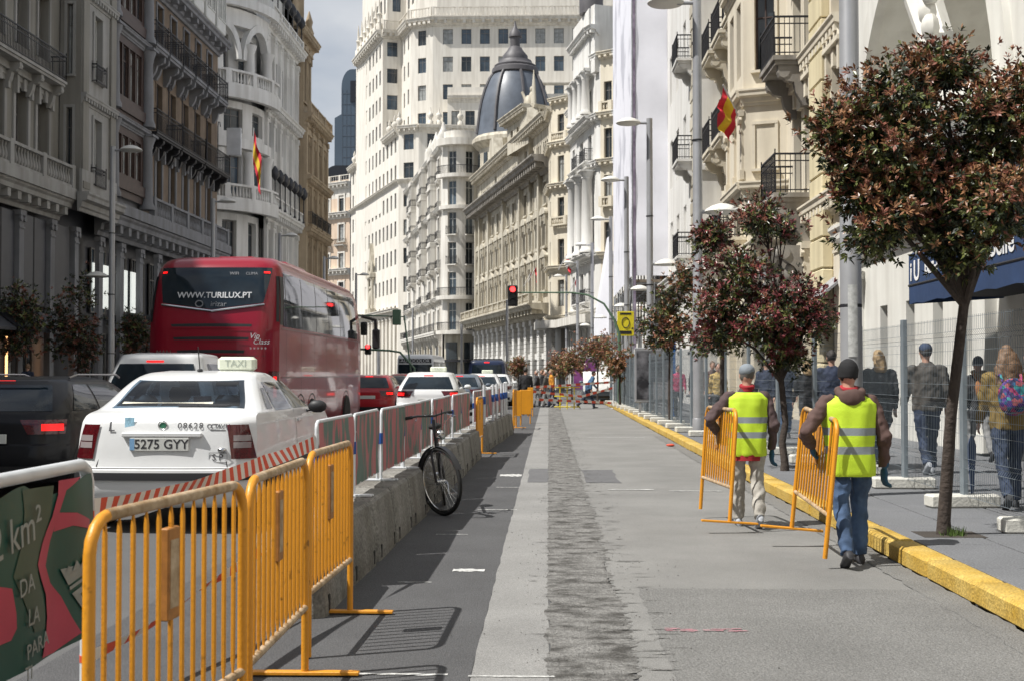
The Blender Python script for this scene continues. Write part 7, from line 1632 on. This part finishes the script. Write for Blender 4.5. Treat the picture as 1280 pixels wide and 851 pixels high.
# arms are given in metres at H=1.75 scale
W2s = 1.585
worker('worker in lime vest, black beanie and blue jeans carrying an orange barrier', (2.37, 9.85), W2s, 0, {-1: ((-.40, -.05, 1.15), (-.30, .17, 1.03)), 1: ((.29, -.02, 1.12), (.31, .07, .86))}, m_brown, m_jean, ('beanie', m_black_c), m_brown, m_shoe, .22, 1)
t, d = worker('worker in lime vest, grey cap and pale trousers carrying an orange barrier', (1.955, 12.28), 1.575, R(-3), {-1: ((-.42, -.04, 1.17), (-.31, .17, 1.02)), 1: ((.28, -.02, 1.12), (.27, .06, .86))}, m_stripe, m_beigec, ('cap', cloth('cap_grey', (.22, .25, .28))), None, m_shoeg, .20, -1)
q = MB(); hell(q, [((0, 0, .655), .170, .132), ((0, 0, .72), .172, .134)]); q.build('sweater_hem', m_redc, t, smooth=60)
# pedestrians behind the fence
blond = cloth('hair_blond', (.34, .23, .11), .6, .3, 40); brownh = cloth('hair_brown', (.17, .10, .055), .6, .4, 40); darkh = cloth('hair_dark', (.02, .015, .012), .6); greyh = cloth('hair_grey_pale', (.35, .33, .31), .6)
mg = cloth('grey_brown_wool', (.075, .068, .06)); must = cloth('mustard', (.20, .135, .035)); charc = cloth('charcoal', (.035, .036, .04)); puff = cloth('puffer_navy', (.025, .035, .07)); yel3 = cloth('pale_yellow', (.52, .38, .14)); orng = cloth('orange_jacket', (.62, .26, .03)); pinkc = cloth('pink', (.55, .06, .16)); greyt = cloth('grey_trousers', (.22, .22, .22)); bluec = cloth('mid_blue', (.05, .11, .20))
t, d = person('woman with long wavy hair and a colourful backpack walking behind the fence', (4.66, 12.75), 1.63, R(-4), .28, must, m_jeand, brownh, hairlen=.30, shoes=charc, bulk=1.12)
def bag_mat():
    M = mat('backpack_print', (.1, .1, .2), .8); n = M.node_tree.nodes; l = M.node_tree.links; b = n['Principled BSDF']; g = n.new('ShaderNodeNewGeometry'); v = n.new('ShaderNodeTexVoronoi'); v.inputs['Scale'].default_value = 22; l.new(g.outputs['Position'], v.inputs['Vector'])
    sp = n.new('ShaderNodeSeparateColor'); l.new(v.outputs['Color'], sp.inputs[0]); r = n.new('ShaderNodeValToRGB'); cs = ((.02, .02, .08), (.30, .03, .12), (.03, .22, .24), (.08, .03, .2), (.32, .08, .1), (.02, .10, .22)); r.color_ramp.interpolation = 'CONSTANT'
    while len(r.color_ramp.elements) < 6: r.color_ramp.elements.new(.5)
    for i, c_ in enumerate(cs): r.color_ramp.elements[i].position = i/6; r.color_ramp.elements[i].color = (*c_, 1)
    l.new(sp.outputs[0], r.inputs[0]); l.new(r.outputs[0], b.inputs['Base Color']); return M
def backpack(label, d, loc, m, w=.15, h=.2, z=1.2, rz=0, z0=.14):
    t2 = thing('backpack', label, 'backpack', (loc[0], loc[1], z0), rz); q = MB(); q.ell((0, -.19, z), w, .085, h, 14, 10); q.ell((0, -.25, z-.06), w*.75, .06, h*.5, 12, 8); soft(q.build('bag', m, t2), .014, 3, .015)
    for sd in (-1, 1): MB().tube([(sd*.09, -.16, z+.15), (sd*.1, -.1, z+.22), (sd*.11, .06, z+.18), (sd*.12, .11, z)], .014, 6).build('strap', m, t2, smooth=60)
backpack('colourful patterned backpack on the woman with long wavy hair', d, (4.66, 12.75), bag_mat(), .155, .2, 1.13, R(-4))
t = thing('umbrella', 'closed blue umbrella hanging beside the woman with the colourful backpack', 'umbrella', (4.36, 12.95, .14)); MB().tube([(0, 0, .08), (0, 0, .2), (0, 0, .62), (0, 0, .72)], [.006, .02, .045, .012], 10).build('canopy', mat('umbrella_blue', (.03, .06, .15), .6), t, smooth=60); MB().tube([(0, 0, .7), (0, 0, .86), (.02, 0, .9), (.05, 0, .89), (.06, 0, .85)], .01, 8).build('handle', m_trim, t, smooth=60)
person('man in blue cap, grey-brown jacket and jeans walking along the white wall', (5.16, 17.1), 1.76, 0, .30, mg, m_jeand, darkh, hat=('cap', cloth('cap_blue', (.03, .05, .10))), bulk=1.15, shoes=m_shoeg)
t, d = person('woman in dark hooded coat with fur trim and orange backpack by the wall', (6.72, 19.6), 1.62, 0, .36, charc, greyt, None, hood=cloth('fur_trim', (.35, .25, .15), .9, .4, 40), hat=('beanie', m_navyc), coat=.70, phase=-1)
backpack('tan orange backpack on the woman in the fur-trimmed coat', d, (6.72, 19.6), cloth('bag_tan', (.30, .13, .045)), .13, .18, 1.14)
person('blond woman in long charcoal coat behind the fence', (4.78, 18.1), 1.68, R(4), .2, charc, m_jean, blond, hairlen=.10, coat=.66, bulk=1.1)
person('person in navy quilted jacket behind the fence and thick lamp', (4.60, 20.3), 1.72, 0, .2, puff, charc, darkh, bulk=1.15)
person('blond woman in black coat between wine-red tree and lamp', (4.82, 23.3), 1.60, R(10), .2, m_black_c, charc, blond, hairlen=.08)
person('man in navy jacket and jeans walking toward us behind the fence', (4.95, 26.2), 1.70, R(175), .28, m_navyc, m_jean, brownh)
person('person in dark blue jacket walking beside the man in jeans', (4.95, 28.4), 1.68, 0, .2, puff, m_jeand, darkh)
person('person in pale yellow jacket walking toward us behind the grey lamp', (4.5, 33.2), 1.62, R(180), .2, yel3, charc, darkh)
person('person in black with a red scarf near the yellow jacket', (4.35, 36.5), 1.68, R(180), .2, m_black_c, charc, brownh, hood=m_redc)
person('person in brown jacket just behind the yellow jacket', (4.75, 36.2), 1.70, R(180), .2, m_brown, charc, brownh)
person('person in pink jacket behind the fence panels by the table', (4.1, 39.5), 1.62, R(180), .2, pinkc, charc, darkh)
person('dark-haired person in dark coat ahead of the woman with the colourful backpack', (5.85, 15.2), 1.66, 0, .25, charc, m_black_c, darkh, hairlen=.12)
# group at the far end of the closed lane
g2 = 'people at the far end of the closed lane'
for i, (px, Y, H_, tp_, tr_, hr_, ang, lab) in enumerate(((657, 45, 1.72, m_black_c, charc, darkh, 0, 'person in black behind the far orange boards'), (672, 56, 1.66, charc, greyt, greyh, 90, 'grey-haired person in dark coat in the far crossing group'), (679, 57, 1.70, m_black_c, charc, brownh, 80, 'person in black beside the orange jacket in the far group'), (683, 55.5, 1.64, mg, greyt, greyh, 85, 'person in grey-brown coat in the far crossing group'), (690, 56, 1.70, orng, m_jeand, blond, 95, 'person in orange jacket in the far crossing group'))):
    p = aty(px, 467, Y); person(lab, (p.x, p.y), H_, R(ang), .35, tp_, tr_, hr_, group=g2, z0=0, vox=.022, phase=1 if i % 2 else -1)
p = aty(735, 467, 54); person('man in blue jacket and dark trousers striding by the striped tapes', (p.x, p.y), 1.66, R(-80), .5, bluec, m_navyc, darkh, group=g2, z0=0, vox=.022, lean=.22)
p = aty(34, 467, 44); person('passer-by in navy jacket in front of the dark shopfront', (p.x, p.y), 1.7, 0, .2, m_navyc, charc, brownh, vox=.024)
# far striped tapes, yellow barrier, tarp
ta = [(-1.0, 51, .95), (.4, 52.5, 1.0), (2.7, 53.5, 1.15)]
tape('barrier_tape', 'upper red and white tape across the far end of the closed lane', ta, .1, .22, .3); tape('barrier_tape', 'middle red and white tape across the far end of the closed lane', [(-.9, 51.2, .8), (1.4, 52.6, .55), (2.75, 53.6, .9)], .1, .22, .3); tape('barrier_tape', 'low red and white tape across the far end of the closed lane', [(-.6, 51.4, .45), (1.2, 52.4, .35), (2.8, 53.7, .25)], .1, .22, .3)
for x, y in ((-1.0, 51), (2.78, 53.6)):
    t = thing('tape_post', 'slim white post holding the striped tapes, beside the far group' if x < 0 else 'slim white post holding the striped tapes, beside the kerb', 'post', (x, y, 0), 0, 'tape posts'); MB().tube([(0, 0, 0), (0, 0, 1.2)], .03, 8).build('post', m_whtube, t, smooth=50); MB().lathe([(.15, 0), (.15, .03), (.03, .05)], (0, 0, 0), 10).build('base', m_whtube, t)
t = thing('yellow_barrier', 'small yellow trestle barrier under the far striped tapes', 'barrier', (.78, 53, 0)); my = mat('yellow_paint', (.66, .52, .02), .5)
for x in (-.3, 0, .3): MB().tube([(x, 0, 0), (x, 0, .95)], .03, 6).build('post', my, t)
for z in (.1, .55, .93): MB().tube([(-.55, 0, z), (.55, 0, z)], .03, 6).build('rail', my, t)
TP = thing('tarpaulin', 'white tarpaulin thrown over the far grey car', 'tarpaulin', (2.6, 61.4, .55)); nx, nz = 16, 10
vs = [(-.9+1.8*i/nx, -.12+.5*(j/nz)**1.5+.05*noise.noise((i*.5, j*.5, 1)), .1+.95*j/nz+.06*noise.noise((i*.4, j*.6, 7))) for j in range(nz+1) for i in range(nx+1)]
vs += [(-.9+1.8*i/nx, .38+1.6*k/6, 1.06+.05*noise.noise((i*.5, k, 3))) for k in range(1, 7) for i in range(nx+1)]
MB().add(vs, [(j*(nx+1)+i, j*(nx+1)+i+1, (j+1)*(nx+1)+i+1, (j+1)*(nx+1)+i) for j in range(nz+6) for i in range(nx)]).build('cloth', mat('tarp_white', (.7, .7, .68), .7), TP, smooth=70)
# litter by the kerb
o = MB().ell((0, 0, .03), .09, .05, .03, 10, 6).build('litter', m_red, None, (*gp(838, 558).xy, .006), smooth=60); tag(o, 'crumpled red wrapper lying by the yellow kerb', 'litter')
